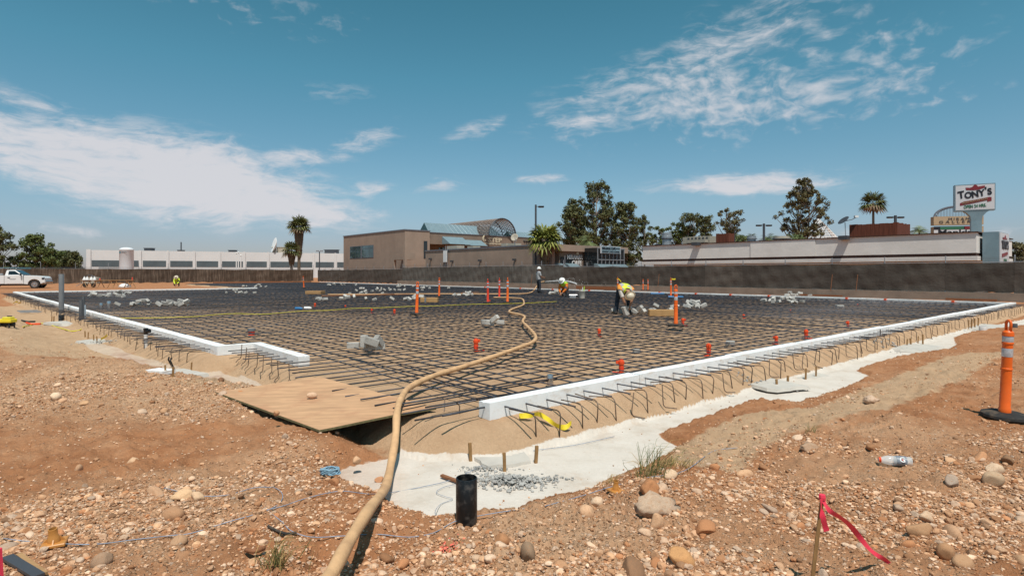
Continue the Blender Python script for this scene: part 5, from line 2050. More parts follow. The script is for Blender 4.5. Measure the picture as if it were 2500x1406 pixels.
def palm(label, px, top, d, crown_px, seed, kind='fan', skirt=0.0, lm='leaf_palm', fronds=46, name='palm_tree', trunk_r=.2, base_row=None, lean=0.0, droop_lo=-1.0):
    rs = np.random.RandomState(seed)
    ppm = FPX / d
    base = D(px, HZ, d)
    base.z = 0
    R_ = crown_px / ppm / 2
    zt = CAMZ + (HZ - top) / ppm - R_ * 0.85
    t = thing(name, label, 'palm tree', base)
    hd = np.array([base.x + lean, base.y, zt])
    m = MB()
    P = [Vector((base.x + lean * (i / 6) ** 2, base.y, zt * i / 6)) for i in range(7)]
    m.tube(P, [trunk_r * (1.15 - 0.3 * i / 6) for i in range(7)], 9)
    m.build('trunk', M_['trunk'], t, smooth=True)
    V, F = [], []
    Vd, Fd = [], []
    for k in range(fronds):
        el = math.asin(rs.uniform(droop_lo * 0.55, 0.98))
        az = rs.uniform(0, 6.283)
        dr = np.array([math.cos(az) * math.cos(el), math.sin(az) * math.cos(el), math.sin(el)])
        if kind == 'fan':
            v, f = fan_frond(hd, dr, np.array([0, 0, 1.0]) + .01 * rs.normal(size=3), R_ * 0.50, R_ * 0.66, rs, droop=0.10 + 0.22 * (1 - math.sin(el)), seg=11)
        else:
            v, f = [], []
            L = R_ * rs.uniform(.9, 1.15)
            side = np.cross(dr, [0, 0, 1.0])
            side /= np.linalg.norm(side) + 1e-9
            prev = hd
            for i in range(1, 13):
                s = i / 12
                p = hd + dr * L * s - np.array([0, 0, 1.0]) * L * 0.55 * s * s * (1 if el > 0 else .6)
                for sg in (-1, 1):
                    ln = L * 0.34 * math.sin(math.pi * min(.97, s * .9 + .08))
                    e = p + side * sg * ln + dr * ln * .5 - np.array([0, 0, 1.0]) * ln * .55
                    kk = len(v)
                    v.extend([prev, (prev + p) / 2 + side * sg * .02, e, p])
                    f.append((kk, kk + 1, kk + 2, kk + 3))
                prev = p
        dead = el < -0.22 and rs.uniform() < 0.5 and kind == 'fan'
        VV, FF = (Vd, Fd) if dead else (V, F)
        o = len(VV)
        VV.extend(v)
        FF.extend([tuple(i + o for i in q) for q in f])
    for nm, VV, FF, mt in (('crown', V, F, lm), ('dead_fronds', Vd, Fd, 'leaf_dead')):
        if VV:
            n = len(VV)
            sh = np.repeat(rs.uniform(0, 1, n // 4 + 1), 4)[:n]
            leaf_object(nm, np.array(VV, float), np.array(FF), sh, mt, t)
    if skirt:
        V, F = [], []
        zs = zt - R_ * .1
        for k in range(420):
            a = rs.uniform(0, 6.283)
            z = zs - skirt * rs.uniform(0, 1)
            s = (zs - z) / skirt
            rr = R_ * (0.46 - 0.22 * s) * rs.uniform(.65, 1.05)
            p = np.array([hd[0] + rr * math.cos(a), hd[1] + rr * math.sin(a), z])
            tn = np.array([-math.sin(a), math.cos(a), 0]) * .09
            dn = np.array([math.cos(a) * -.08, math.sin(a) * -.08, -rs.uniform(.5, 1.0)]) * R_ * .45
            kk = len(V)
            V.extend([p - tn, p + tn, p + tn * .3 + dn, p - tn * .3 + dn])
            F.append((kk, kk + 1, kk + 2, kk + 3))
        sh = np.repeat(rs.uniform(0, .8, 420), 4)
        leaf_object('skirt', np.array(V), np.array(F), sh, 'leaf_dead', t)
        m = MB()
        m.lathe([(R_ * .2, zs - skirt), (R_ * .36, zs - skirt * .4), (R_ * .34, zs)], 10, Matrix.Translation((hd[0], hd[1], 0)))
        m.build('skirt_core', M_['skirt'], t, smooth=True)


palm('tall shaggy fan palm with a grey dead skirt behind the far fence', 730, 528, 108, 58, 31, skirt=5.0, lm='leaf_palm_dull', fronds=60, trunk_r=.27)
palm('short fan palm leaning out beside the tall shaggy palm', 712, 590, 104, 50, 32, skirt=2.0, lm='leaf_palm_dull', fronds=34, trunk_r=.25)
palm('bright green fan palm in front of the tan wing by the lamp post', 1331, 547, 60, 90, 33, skirt=1.7, lm='leaf_palm', fronds=66, trunk_r=.30)
palm('slender tall fan palm above the big red roof screen', 2132, 470, 95, 62, 34, skirt=0.0, lm='leaf_palm_dull', fronds=52, trunk_r=.20)
palm('feathery palm leaning left near the far signs', 2254, 540, 80, 54, 35, 'feather', lm='leaf_feather', fronds=26, trunk_r=.14, lean=-.6)
palm('pale feathery palm between the gum trees behind the cafe', 1432, 556, 92, 80, 36, 'feather', lm='leaf_feather', fronds=30, trunk_r=.14)
palm('left feathery palm of the pair behind the white roof', 1834, 560, 92, 44, 37, 'feather', lm='leaf_feather', fronds=26, trunk_r=.14)
palm('right feathery palm of the pair behind the white roof', 1876, 556, 90, 64, 38, 'feather', lm='leaf_feather', fronds=28, trunk_r=.14)


# ------------------------------------------------------------------ lamp posts
def lamp_post(px, top, d, label, heads):
    b = D(px, HZ, d)
    b.z = 0
    zt = CAMZ + (HZ - top) * d / FPX
    t = thing('lamp_post', label, 'lamp post', b)
    m = MB()
    m.box(b + Vector((0, 0, zt / 2)), (.20, .20, zt))
    m.build('pole', M_['steel_dark'], t)
    for s in heads:
        m = MB()
        m.box(b + Vector((s * .22, 0, zt - .2)), (.3, .06, .06))
        a = m.build('arm', M_['steel_dark'], t)
        m = MB()
        m.bevbox(b + Vector((s * .58, 0, zt - .22)), (.62, .34, .17), .03)
        h = m.build('lamp_head', M_['black'], t)
        m = MB()
        m.box(b + Vector((s * .58, 0, zt - .315)), (.4, .22, .02))
        m.build('lens', M_['sign_white'], h)


lamp_post(1308, 500, 62, 'tall dark lamp post with one head beside the green fan palm', (1,))
lamp_post(1865, 546, 66, 'dark twin-head lamp post rising behind the white roof vents', (-1, 1))
lamp_post(2186, 526, 62, 'dark twin-head lamp post right of the big red roof screen', (-1, 1))


# ------------------------------------------------------------------ tall signs
def tony_sign():
    dd = 57.0
    b = D(2384, HZ, dd)
    b.z = 0
    t = thing('pole_sign', 'white pole sign with black lettering and a red hat above the restaurant', 'sign', b)
    # the face looks left and towards the site, parallel to the restaurant front
    x = Vector((math.cos(R(-28)), math.sin(R(-28)), 0))
    k = dd / FPX
    c = D(2380, 482, dd)
    M = frameM(c, x) @ Matrix.Diagonal((.74, 1, 1, 1))
    w_, h = 4.35, 2.65
    m = MB()
    m.prism([(-w_ / 2, -h / 2), (w_ / 2, -h / 2), (w_ / 2, h / 2), (-w_ / 2, h / 2)], M, .75)
    cab = m.build('cabinet', M_['teal_pole'], t)
    m = MB()
    m.prism([(-w_ / 2 + .1, -h / 2 + .1), (w_ / 2 - .1, -h / 2 + .1), (w_ / 2 - .1, h / 2 - .1), (-w_ / 2 + .1, h / 2 - .1)], M @ Matrix.Translation((0, -.02, 0)), .015)
    m.build('face', M_['sign_white'], cab)
    F_ = M @ Matrix.Translation((0, -.045, 0))
    # big letters sitting on an arc
    word = "TONY'S"
    xs = [-1.48, -.72, .02, .72, 1.17, 1.55]
    zs = [.28, .22, .28, .38, .62, .48]
    sz = [.98, .86, .86, .86, .8, .86]
    for ch, xx, zz, s in zip(word, xs, zs, sz):
        lettering(ch, s, F_ @ Matrix.Translation((xx, 0, zz)) @ Matrix.Rotation(R(-8 + 0), 4, 'Y'), M_['sign_black'], cab, depth=.02, offset=.035, name='letter', sx=1.15)
    m = MB()
    hat = [(-1.0, .72), (-.3, .66), (.3, .68), (.98, .86), (1.0, 1.08), (.55, 1.02), (.28, 1.0), (.08, 1.2), (-.12, 1.2), (-.34, .98), (-.62, .92), (-1.05, .96)]
    m.prism(hat, F_ @ Matrix.Translation((.05, .0, .05)), .02)
    m.prism([(-1.6, -.52), (-1.15, -.36), (0, -.24), (1.55, -.02), (1.75, -.06), (1.75, -.42), (1.3, -.5), (1.3, -.34), (0, -.55), (-1.6, -.78)], F_, .02)
    m.build('emblem', M_['sign_red'], cab)
    lettering('FRESH MEXICAN FOOD', .3, F_ @ Matrix.Translation((-.02, -.02, -.36)) @ Matrix.Rotation(R(-8), 4, 'Y'), M_['sign_tan'], cab, depth=.02, fit=2.7)
    lettering('OPEN 24 HRS.', .42, F_ @ Matrix.Translation((.0, 0, -.88)) @ Matrix.Rotation(R(-3), 4, 'Y'), M_['sign_green'], cab, depth=.02, offset=.012, fit=2.4)
    # flared pole
    zb = c.z - h / 2
    p = c + x * .15 + Vector((-x.y, x.x, 0)) * .38
    m = MB()
    vs = []
    prof = [(.62, .30, 0), (.62, .30, zb - 1.0), (.72, .32, zb - .55), (1.1, .34, zb - .22), (1.5, .36, zb - .02)]
    y = Vector((-x.y, x.x, 0))
    for a, bb, z in prof:
        for sx, sy in ((-1, -1), (1, -1), (1, 1), (-1, 1)):
            q = p + x * a * sx * .68 + y * bb * sy
            vs.append(Vector((q.x, q.y, z)))
    fs = []
    for i in range(len(prof) - 1):
        for j in range(4):
            fs.append((i * 4 + j, i * 4 + (j + 1) % 4, (i + 1) * 4 + (j + 1) % 4, (i + 1) * 4 + j))
    fs += [(3, 2, 1, 0), tuple(range(len(vs) - 4, len(vs)))]
    m.add(vs, fs)
    m.build('pole', M_['teal_pole'], t)


tony_sign()


def gallery_sign():
    dd = 74.0
    b = D(2340, HZ, dd)
    b.z = 0
    t = thing('shopping_centre_sign', 'tan monument sign with a barred arch half hidden by the pole sign', 'sign', b)
    x = Vector((math.cos(R(-14)), math.sin(R(-14)), 0))
    k = dd / FPX
    c0 = D(2340, HZ, dd)
    M = frameM(Vector((c0.x, c0.y, 0)), x)

    def Z(row):
        return CAMZ + (HZ - row) * k
    w_ = 105 * k / 2
    m = MB()
    m.prism([(-w_, Z(549)), (w_, Z(549)), (w_, Z(528)), (-w_, Z(528))], M, .9)
    m.build('name_panel', M_['sign_tan'], t)
    m = MB()
    m.prism([(-w_, 0), (w_, 0), (w_, Z(553)), (-w_, Z(553))], M, .9)
    m.build('body', M_['sign_tan'], t)
    m = MB()
    m.prism([(-w_, Z(560)), (w_ - .5, Z(560)), (w_ - .5, Z(552.5)), (-w_, Z(552.5))], M @ Matrix.Translation((0, -.05, 0)), .04)
    strip = m.build('tenant_strip', M_['sign_black'], t)
    m = MB()
    m.prism([(-w_ + .7, Z(559.5)), (w_ - 2.2, Z(559.5)), (w_ - 2.2, Z(553.5)), (-w_ + .7, Z(553.5))], M @ Matrix.Translation((0, -.07, 0)), .015)
    m.build('green_field', M_['sign_green'], strip)
    m = MB()
    m.prism([(w_ - 2.1, Z(559.5)), (w_ - .9, Z(559.5)), (w_ - .9, Z(553.5)), (w_ - 2.1, Z(553.5))], M @ Matrix.Translation((0, -.07, 0)), .015)
    m.build('red_field', M_['sign_red'], strip)
    m = MB()
    m.prism([(-w_, Z(575)), (w_ - .5, Z(575)), (w_ - .5, Z(561)), (-w_, Z(561))], M @ Matrix.Translation((0, -.05, 0)), .04)
    pn = m.build('tenant_panel', M_['sign_white'], t)
    lettering('Mankin', .85, M @ Matrix.Translation((-.35, -.07, Z(567))), M_['sign_black'], pn, depth=.02, offset=.02, fit=3.9)
    lettering('MIRAMAR', .42, M @ Matrix.Translation((.55, -.05, Z(534.5))), M_['steel_dark'], t, depth=.03, fit=3.4, spacing=1.4)
    lettering('GALLERY', .46, M @ Matrix.Translation((-.1, -.05, Z(541.5))), M_['steel_dark'], t, depth=.03, fit=4.2, spacing=1.6)
    # barred arch on top
    zc = Z(528)
    hh = 25 * k

    def ap(a, s=1.0):
        return M @ Vector((w_ * .92 * math.cos(a) * s, .4, zc + hh * math.sin(a) * s))
    m = MB()
    m.tube([ap(math.pi * i / 20) for i in range(21)], .11, 5)
    m.tube([ap(math.pi * i / 20, .9) for i in range(21)], .06, 5)
    m.build('arch', M_['cap_trim'], t)
    for i in range(1, 30):
        xx = -w_ * .92 + w_ * 1.84 * i / 30
        zz = hh * math.sqrt(max(0, 1 - (xx / (w_ * .92)) ** 2))
        m = MB()
        m.tube([M @ Vector((xx, .4, zc)), M @ Vector((xx, .4, zc + zz))], .035, 4)
        m.build('bar', M_['cap_trim'], t)


gallery_sign()


def rental_sign():
    c = D(22, 660, 76)
    M = frameM(c, (1, 0.15, 0))
    t = thing('rental_sign', 'teal sign board with white capital letters behind the pickup truck', 'sign', (c.x, c.y, 0))
    m = MB()
    m.prism([(-4, -.45), (2.6, -.45), (2.6, .38), (-4, .38)], M, .12)
    m.build('board', M_['sign_teal'], t)
    lettering('EQUIPMENT RENTALS', .82, M @ Matrix.Translation((-1.98, -.02, -.02)), M_['white_plain'], t, depth=.03, fit=5.9)
    for xx in (-3, 1.8):
        m = MB()
        m.tube([M @ Vector((xx, .2, -2.3)), M @ Vector((xx, .2, .3))], .06, 5)
        m.build('post', M_['galv'], t)


rental_sign()


def pyramid():
    """white space frame behind the lone gum tree"""
    dd = 135.0
    k = dd / FPX
    t = thing('space_frame', 'white steel lattice pyramid glimpsed behind the lone gum tree', 'roof frame', D(2000, HZ, dd) * Vector((1, 1, 0)))
    ap = D(1998, 532, dd + 6)
    base = [D(1945, 590, dd), D(2056, 590, dd), D(2040, 590, dd + 12), D(1960, 590, dd + 12)]
    m = MB()
    for i in range(4):
        a, b = base[i], base[(i + 1) % 4]
        n = 10
        for q in range(n + 1):
            s = q / n
            p0 = a.lerp(b, s)
            m.tube([p0, ap.lerp(a, 0).lerp(p0, .04)], .045, 4, caps=False)
            r0, r1 = ap.lerp(a, s), ap.lerp(b, s)
            if s > .05:
                m.tube([r0, r1], .045, 4, caps=False)
        for q in range(n):
            m.tube([ap.lerp(a, q / n), ap.lerp(b, (q + 1) / n)], .03, 4, caps=False)
    m.build('lattice', M_['white_plain'], t)


pyramid()

# ------------------------------------------------------------------ orange delineator posts
def delineator(material, h=1.08):
    t = thing('delineator_post', 'x', 'delineator')
    m = MB()
    m.lathe([(.205, .0), (.215, .015), (.21, .04), (.17, .055), (.09, .062), (.05, .062)], 12, Matrix())
    m.build('base', M_['rubber'], t, smooth=40)
    m = MB()
    m.lathe([(.056, .055), (.056, .10), (.050, .11), (.048, .52), (.053, .525), (.053, .54), (.047, .545), (.046, .80), (.052, .805), (.052, .82), (.046, .825), (.046, .885), (.053, .89), (.050, .93), (.030, .95)], 14, Matrix())
    m.build('tube', M_[material], t, smooth=40)
    for z0, z1 in ((.665, .755), (.825, .885)):
        m = MB()
        m.lathe([(.0485, z0), (.0495, z0 + .005), (.0495, z1 - .005), (.0485, z1)], 14, Matrix(), cap=False)
        m.build('reflective_band', M_['reflective'], t, smooth=40)
    m = MB()
    L = [(-.027, 0, .93), (-.029, 0, 1.01)] + [(-.029 * math.cos(a), 0, 1.02 + .035 * math.sin(a)) for a in [math.pi * k / 8 for k in range(9)]] + [(.029, 0, 1.01), (.027, 0, .93)]
    m.tube(L, .014, 7)
    m.build('handle', M_[material], t, smooth=True)
    return t


def build_delineators():
    spots = [(2452, 1022, None, 'orange', 'nearest orange post with dirty reflective bands at the right edge', 1, -3, 90, 1.06),
             (1650, 796, .115, 'orange', 'orange delineator post standing beside the cardboard box', 0, 0, 0, 1.08),
             (1017, 768, .115, 'orange', 'orange delineator post nearest the middle of the slab left of the hose', 0, 2, 0, 1.10),
             (1072, 725, .115, 'orange', 'orange post behind the cardboard box on the left half of the slab', 0, 1, 30, 1.12),
             (1191, 740, .115, 'red_orange', 'red post left of the two others near the hose bend', 0, 0, 80, 1.12),
             (1219, 727, .115, 'red_orange', 'red post leaning slightly behind the leaning orange one', 0, 2, 80, 1.12),
             (1239, 740, .115, 'orange', 'leaning orange post right of the red one near the hose bend', 0, 3, 80, 1.18),
             (742, 703, .115, 'orange', 'leaning orange post alone on the far left half of the slab', 0, -7, 80, 1.12),
             (1508, 716, .115, 'orange', 'orange post with a yellow ribbon behind the bending worker', 0, 1, 80, 1.1),
             (1570, 709, .1, 'orange', 'left of two small orange posts before the low wall', 0, 0, 20, 0.9),
             (1582, 709, .1, 'orange', 'right of two small orange posts before the low wall', 0, 0, 20, 0.9),
             (1638, 724, .115, 'orange', 'orange post tagged with yellow tape behind the cardboard box', 0, 2, 85, 1.1)]
    protos = {k: snapshot(delineator(k)) for k in ('orange', 'red_orange')}
    used = set()
    for px, py, z, k, lab, nx, tilt, rz, h in spots:
        if k in used:
            o = dup(protos[k], lab)
        else:
            o = protos[k][0]
            used.add(k)
        p = ground(px, py) if z is None else G(px, py, z)
        place(o, p + Vector((0, 0, 0.015 if z is None else 0)), rot=(0, R(tilt), R(rz)), scale=h / 1.07)
        tag(o, lab, 'delineator', 'orange delineator posts')


build_delineators()
for px, py, d_, lab in ((1506, 681, 39.0, 'yellow ribbon fluttering from the post behind the bending worker'), (1641, 681, 34.5, 'yellow tape tied to the post behind the cardboard box')):
    p = D(px, py, d_)
    m = MB()
    P = [p, p + Vector((.12, 0, .0)), p + Vector((.22, -.02, -.10)), p + Vector((.30, .02, -.20))]
    if px > 1600:
        P = [p + Vector((-.03, 0, 0)), p + Vector((.1, -.02, -.02)), p + Vector((.2, 0, .0))]
    m.add([q + Vector((0, 0, .04)) for q in P] + [q - Vector((0, 0, .04)) for q in P], [(i, i + 1, i + 1 + len(P), i + len(P)) for i in range(len(P) - 1)])
    tag(m.build('ribbon', M_['yellow_tape'], None, loc=p), lab, 'ribbon')


# ------------------------------------------------------------------ plumbing stubs in the mat
def stub():
    t = thing('plumbing_stub', 'x', 'pipe stub')
    m = MB()
    m.lathe([(.040, 0), (.040, .15), (.050, .155), (.052, .20), (.040, .205), (.036, .23), (.010, .235)], 10, Matrix())
    m.build('wrapped_pipe', M_['box_orange'], t, smooth=40)
    m = MB()
    m.box((.07, .0, .012), (.16, .08, .02), rz=.3)
    m.build('tape_tail', M_['box_orange'], t)
    m = MB()
    m.box((.05, .035, .19), (.06, .012, .05), rz=.7)
    m.build('tape_flag', M_['box_orange'], t)
    m = MB()
    m.lathe([(.043, .06), (.044, .065), (.044, .11), (.043, .115)], 10, Matrix(), cap=False)
    m.build('tape_band', M_['red_orange'], t)
    return t


STUB = snapshot(stub())
stubs = [(1162, 857, 1.25, 'large orange-taped stub nearest the hose on the left'), (1463, 822, 1.0, 'orange-taped stub below the bending worker'),
         (1517, 912, 1.1, 'orange-taped stub just behind the near right foam form'), (1730, 868, 1.15, 'orange-taped stub in the middle of the right foam side'),
         (1667, 795, 1.1, 'orange-taped stub at the foot of the post by the cardboard box'), (1968, 828, 1.15, 'orange-taped stub further along the right foam side'),
         (1895, 841, 0.95, 'thin orange-taped stub touching the right foam form'), (2070, 800, 0.95, 'short orange stub farthest along the right foam side'),
         (963, 769, 1.1, 'orange-taped stub left of the middle orange post'), (907, 764, 0.8, 'small orange stub with a grey sleeve on the left half'),
         (843, 753, 0.75, 'small orange stub beside the yellow cord on the left half'), (769, 752, 1.1, 'wide orange stub cluster near the yellow cord'),
         (1930, 763, 0.6, 'tiny red stub in the far right of the mat'), (2094, 748, 0.6, 'tiny red stub near the far right corner'), (1815, 777, 0.7, 'thin dark-topped red stub right of the orange post'),
         (1632, 727, 0.8, 'orange stub at the foot of the tape-tagged post'), (1196, 739, .7, 'short red stub at the foot of the red post')]
for i, (px, py, s, lab) in enumerate(stubs):
    o = STUB[0] if i == 0 else dup(STUB, lab)
    place(o, G(px, py, .015), rz=i * 1.3, scale=s * .82)
    tag(o, lab, 'pipe stub', 'orange plumbing stubs')


def foil_stub(px, py, h, label, mt, top=None, r_=.045, z=0.01):
    p = G(px, py, z)
    t = thing('pipe_stub', label, 'pipe stub', p)
    m = MB()
    m.lathe([(r_, 0), (r_, h * .7), (r_ * 1.1, h * .72), (r_ * .95, h), (.008, h + .004)], 10, Matrix.Translation(p))
    m.build('pipe', M_[mt], t, smooth=40)
    if top:
        m = MB()
        m.lathe([(r_ * 1.15, h * .62), (r_ * 1.2, h * .64), (r_ * 1.2, h * 1.0), (r_ * .9, h * 1.03)], 10, Matrix.Translation(p))
        m.build('cap', M_[top], t, smooth=40)


foil_stub(1343, 944, .16, 'foil-wrapped stub with pink tape behind the near foam end', 'chrome', None, .042)
foil_stub(614, 818, .15, 'dark red bucket-like stub with a grey cap near the left foam', 'red_orange', 'pvc_grey', .075)
foil_stub(247, 757, .28, 'grey foil-wrapped stub on the far left of the mat', 'chrome', None, .06)
foil_stub(266, 757, .36, 'tall grey foil-wrapped stub beside another on the far left of the mat', 'chrome', None, .07)
foil_stub(537, 684, .8, 'left thin white pipe standing by the far left foam edge', 'pvc_white', None, .05)
foil_stub(541, 687, .8, 'right thin white pipe standing by the far left foam edge', 'pvc_white', None, .05)
foil_stub(2147, 818, .14, 'small dark stub by the right foam form', 'pvc_dark', None, .03)


# ------------------------------------------------------------------ concrete spacer blocks
def blocks():
    m = MB()
    m.bevbox((0, 0, 0), (.19, .095, .095), .006)
    # scored grooves make the look of three joined cubes
    proto = m.build('concrete_block', M_['block'], None)
    first = [True]
    rs = random.Random(5)

    def put(p, rot, lab, grp, s=1.0):
        if first[0]:
            o = proto
            first[0] = False
        else:
            o = proto.copy()
            COL.objects.link(o)
        place(o, p, rot=rot, scale=s)
        tag(o, lab, 'concrete block', grp)
    # the two stacks one can read block by block
    near = [(862, 843, .14, 10, 0, 1.15, 'flat block at the left end of the near block stack'), (893, 842, .14, -25, 0, 1.15, 'block lying behind the left end of the near block stack'),
            (905, 846, .14, 5, 0, 1.25, 'long block at the foot of the near block stack'), (925, 846, .14, 40, 0, 1.1, 'block at the right foot of the near block stack'),
            (889, 833, .25, 80, 90, 1.15, 'block standing on end in the near block stack'), (908, 834, .25, 10, 20, 1.35, 'rough-faced block lying on top of the near block stack'),
            (925, 832, .25, 60, 50, 1.15, 'tilted block at the right top of the near block stack')]
    for px, py, z, rz, tl, s, lab in near:
        put(G(px, py, z), (0, R(tl), R(rz)), lab, 'blocks of the near stack', s)
    mid = [(1185, 786, .14, 20, 0, 'flat block at the left of the small heap by the hose bend'), (1196, 788, .14, -10, 10, 'second flat block of the small heap by the hose bend'),
           (1208, 778, .26, -30, -35, 'propped pale block on top of the small heap by the hose bend'), (1213, 785, .15, 50, 20, 'dark-sided block in the small heap by the hose bend'),
           (1221, 787, .13, 0, 0, 'block at the right of the small heap by the hose bend')]
    for px, py, z, rz, tl, lab in mid:
        put(G(px, py, z), (0, R(tl), R(rz)), lab, 'blocks of the heap by the hose', 1.25)
    put(ground(1147, 1097) + Vector((0, 0, .045)), (0, 0, R(55)), 'single grey block behind a stake on the white slurry', 'single blocks', .85)
    put(G(1554, 856, .06), (0, 0, R(20)), 'small grey block alone inside the mat', 'single blocks', .7)
    put(G(1783, 837, .06), (0, 0, R(-20)), 'pale flat block alone near the right foam form', 'single blocks', .9)
    put(G(2050, 749, .08), (0, 0, 0), 'pale block alone in the far right of the mat', 'single blocks', 1.6)
    heaps = [(1690, 757, 1.9, 15, 'heap right of the cardboard box'), (1910, 744, 2.6, 16, 'wide heap in the far right of the mat'), (1940, 728, 1.5, 9, 'heap behind the wide one on the far right'),
             (1560, 772, 2.0, 11, 'row at the feet of the bending worker'), (1352, 722, 1.0, 9, 'heap beside the crouching worker'), (1143, 726, 1.6, 10, 'heap behind the hose bend'),
             (925, 713, 4.0, 16, 'long heap on the far left half of the mat'), (880, 738, 3.2, 11, 'spread of blocks beside the yellow cord'), (895, 722, 1.6, 7, 'small heap on the boards at mid slab'),
             (430, 752, 1.6, 12, 'heap on the left of the mat with light tops'), (342, 752, 1.1, 9, 'dark heap left of the light-topped one'), (245, 729, 2.4, 13, 'heap in the far left of the mat'),
             (300, 722, 1.6, 5, 'sparse blocks behind the far left heap'), (590, 720, 2.0, 8, 'small pale heap near the far left foam end'), (630, 703, 3.0, 9, 'heap at the end of the far left foam'), (820, 699, 3.0, 8, 'far heap behind the yellow beam'),
             (1045, 707, 3.0, 8, 'far heap left of the orange post'), (975, 703, 2.4, 6, 'farthest heap below the tan building'), (1020, 738, 1.6, 6, 'dark heap left of the box with a strip')]
    for px, py, w_, n, what in heaps:
        c = G(px, py, 0)
        for k in range(n):
            lvl = 0 if k < n * .65 else 1
            p = c + Vector((rs.gauss(0, .32) * w_ * (1 if lvl == 0 else .5), rs.gauss(0, .14) * w_, .155 + lvl * .13 + rs.uniform(0, .04)))
            put(p, (R(rs.uniform(-25, 25)), R(rs.uniform(-35, 35)), rs.uniform(0, 6.28)), 'small concrete spacer block in the ' + what, what, rs.uniform(1.1, 1.5))


blocks()


# ------------------------------------------------------------------ boxes and boards on the mat
def box_thing(px0, px1, py, z, h, depth, rz, label, mt='cardboard', strap=False):
    a, b = G(px0, py, z), G(px1, py, z)
    c = (a + b) / 2 + Vector((0, depth / 2, 0))
    w_ = (b - a).length
    t = thing('cardboard_box', label, 'box', c)
    m = MB()
    m.bevbox(c + Vector((0, 0, h / 2)), (w_, depth, h), .01, rz=rz)
    m.build('carton', M_[mt], t)
    m = MB()
    m.box(c + Vector((0, 0, h + .006)), (w_ * .99, depth * .06, .01), rz=rz)
    m.build('seam_tape', M_['lumber'], t)
    if strap:
        m = MB()
        m.box(c + Vector((-.2 * w_, -depth / 2 - .01, h / 2)), (.09, .03, h * 1.15), rz=rz)
        m.build('foil_strip', M_['chrome'], t)


box_thing(1588, 1656, 772, .11, .20, .42, R(-6), 'open brown cardboard box behind the near orange post')
box_thing(1026, 1068, 738, .11, .21, .5, 0, 'brown box with a shiny strip left of the red posts', strap=True)
box_thing(745, 784, 718, .11, .20, .8, R(-3), 'ochre padded beam lying on the far left half of the mat', 'lumber')


def board(px0, py0, px1, py1, z, w_, th, label, mt):
    a, b = G(px0, py0, z), G(px1, py1, z)
    d = b - a
    m = MB()
    m.box((a + b) / 2, (d.length, w_, th), rz=math.atan2(d.y, d.x))
    tag(m.build('board', M_[mt], None, loc=(a + b) / 2), label, 'board')


board(785, 722, 1000, 718, .13, .25, .05, 'long reddish plank leading right from the ochre beam', 'lumber_red')
board(850, 722.5, 960, 717.5, .18, .22, .04, 'shorter plank crossing the long reddish plank', 'lumber_red')
board(1125, 715, 1168, 714, .13, .2, .05, 'short reddish plank behind the red posts', 'lumber_red')
board(520, 690, 760, 688, .12, .22, .22, 'long brown timber along the far left edge of the slab', 'lumber_red')
board(640, 687, 795, 690.5, .10, .15, .12, 'dark timber at the far end of the slab left of the tan block', 'lumber_red')
for i in range(3):
    board(42 + i * 4, 759 + i * 1.6, 112, 757 + i * 2.2, -.2, .06, .05, ['uppermost', 'middle', 'lowest'][i] + ' of three grey conduits lying on the left sand', 'galv')


# ------------------------------------------------------------------ cords, tape, twine
def cord(name, pts, r_, mt, label, cat, per=6, n=5):
    P = smooth_path(pts, per)
    m = MB()
    m.tube(P, r_, n)
    tag(m.build(name, M_[mt], None, smooth=True, loc=P[len(P) // 2].copy()), label, cat)


rw = random.Random(3)
cord('yellow_line', [G(x, y + rw.uniform(-1.6, 1.6), .13) for x, y in ((286, 777), (330, 776), (380, 776), (430, 774), (480, 772), (530, 769), (580, 767), (640, 766), (690, 764), (740, 760), (800, 756), (860, 753), (930, 750), (1000, 748),
      (1070, 746), (1150, 744), (1230, 741), (1300, 738), (1360, 736))], .009, 'yellow_cord', 'long yellow cord lying across the rebar from left foam to hose', 'cord')
cord('extension_cord', [ground(x, y) + Vector((0, 0, .02)) for x, y in ((56, 799), (75, 795), (100, 791), (118, 793), (140, 800), (160, 806), (176, 810), (195, 807), (205, 800))], .016, 'yellow_cord', 'yellow extension cord running from the yellow compressor over the left sand', 'cord')


def strip(name, pts, w_, mt, label, cat):
    P = smooth_path(pts, 5)
    vs = []
    for i, p in enumerate(P):
        tw = .5 * math.sin(i * .55)
        vs.append(p + Vector((0, w_ * .5 * math.sin(tw), w_ * .5 * math.cos(tw))))
    for i, p in enumerate(P):
        tw = .5 * math.sin(i * .55)
        vs.append(p - Vector((0, w_ * .5 * math.sin(tw), w_ * .5 * math.cos(tw))))
    k = len(P)
    m = MB()
    m.add(vs, [(i, i + 1, i + 1 + k, i + k) for i in range(k - 1)])
    tag(m.build(name, M_[mt], None, smooth=True, loc=P[0].copy()), label, cat)


def gz(px, py, dz=0.0):
    return ground(px, py) + Vector((0, 0, dz))


tp = []
for u_, v_, dz in ((.30, -.12, .05), (.40, -.17, .07), (.50, -.20, .10), (.58, -.25, .08), (.66, -.31, .04), (.74, -.36, .05), (.80, -.39, .11)):
    q = W(u_, v_)
    tp.append(Vector((q.x, q.y, H(q.x, q.y) + dz)))
strip('caution_tape', tp, .055, 'yellow_tape', 'crumpled yellow tape in the sand below the near foam form', 'tape')
for i, (pts, lab) in enumerate((([(32, 745), (40, 741), (47, 744), (55, 740), (64, 743)], 'yellow tape tangled in the hooks far along the left edge'), ([(104, 758), (112, 753), (120, 752)], 'short yellow tape by the grey conduits on the left'),
                                ([(246, 838), (256, 832), (262, 827)], 'yellow tape scrap on the left slope above the small pad'), ([(290, 825), (300, 828), (310, 832)], 'yellow tape scrap beside the white standpipe'))):
    strip('caution_tape', [gz(a, b, .10) for a, b in pts], .07, 'yellow_tape', lab, 'tape')


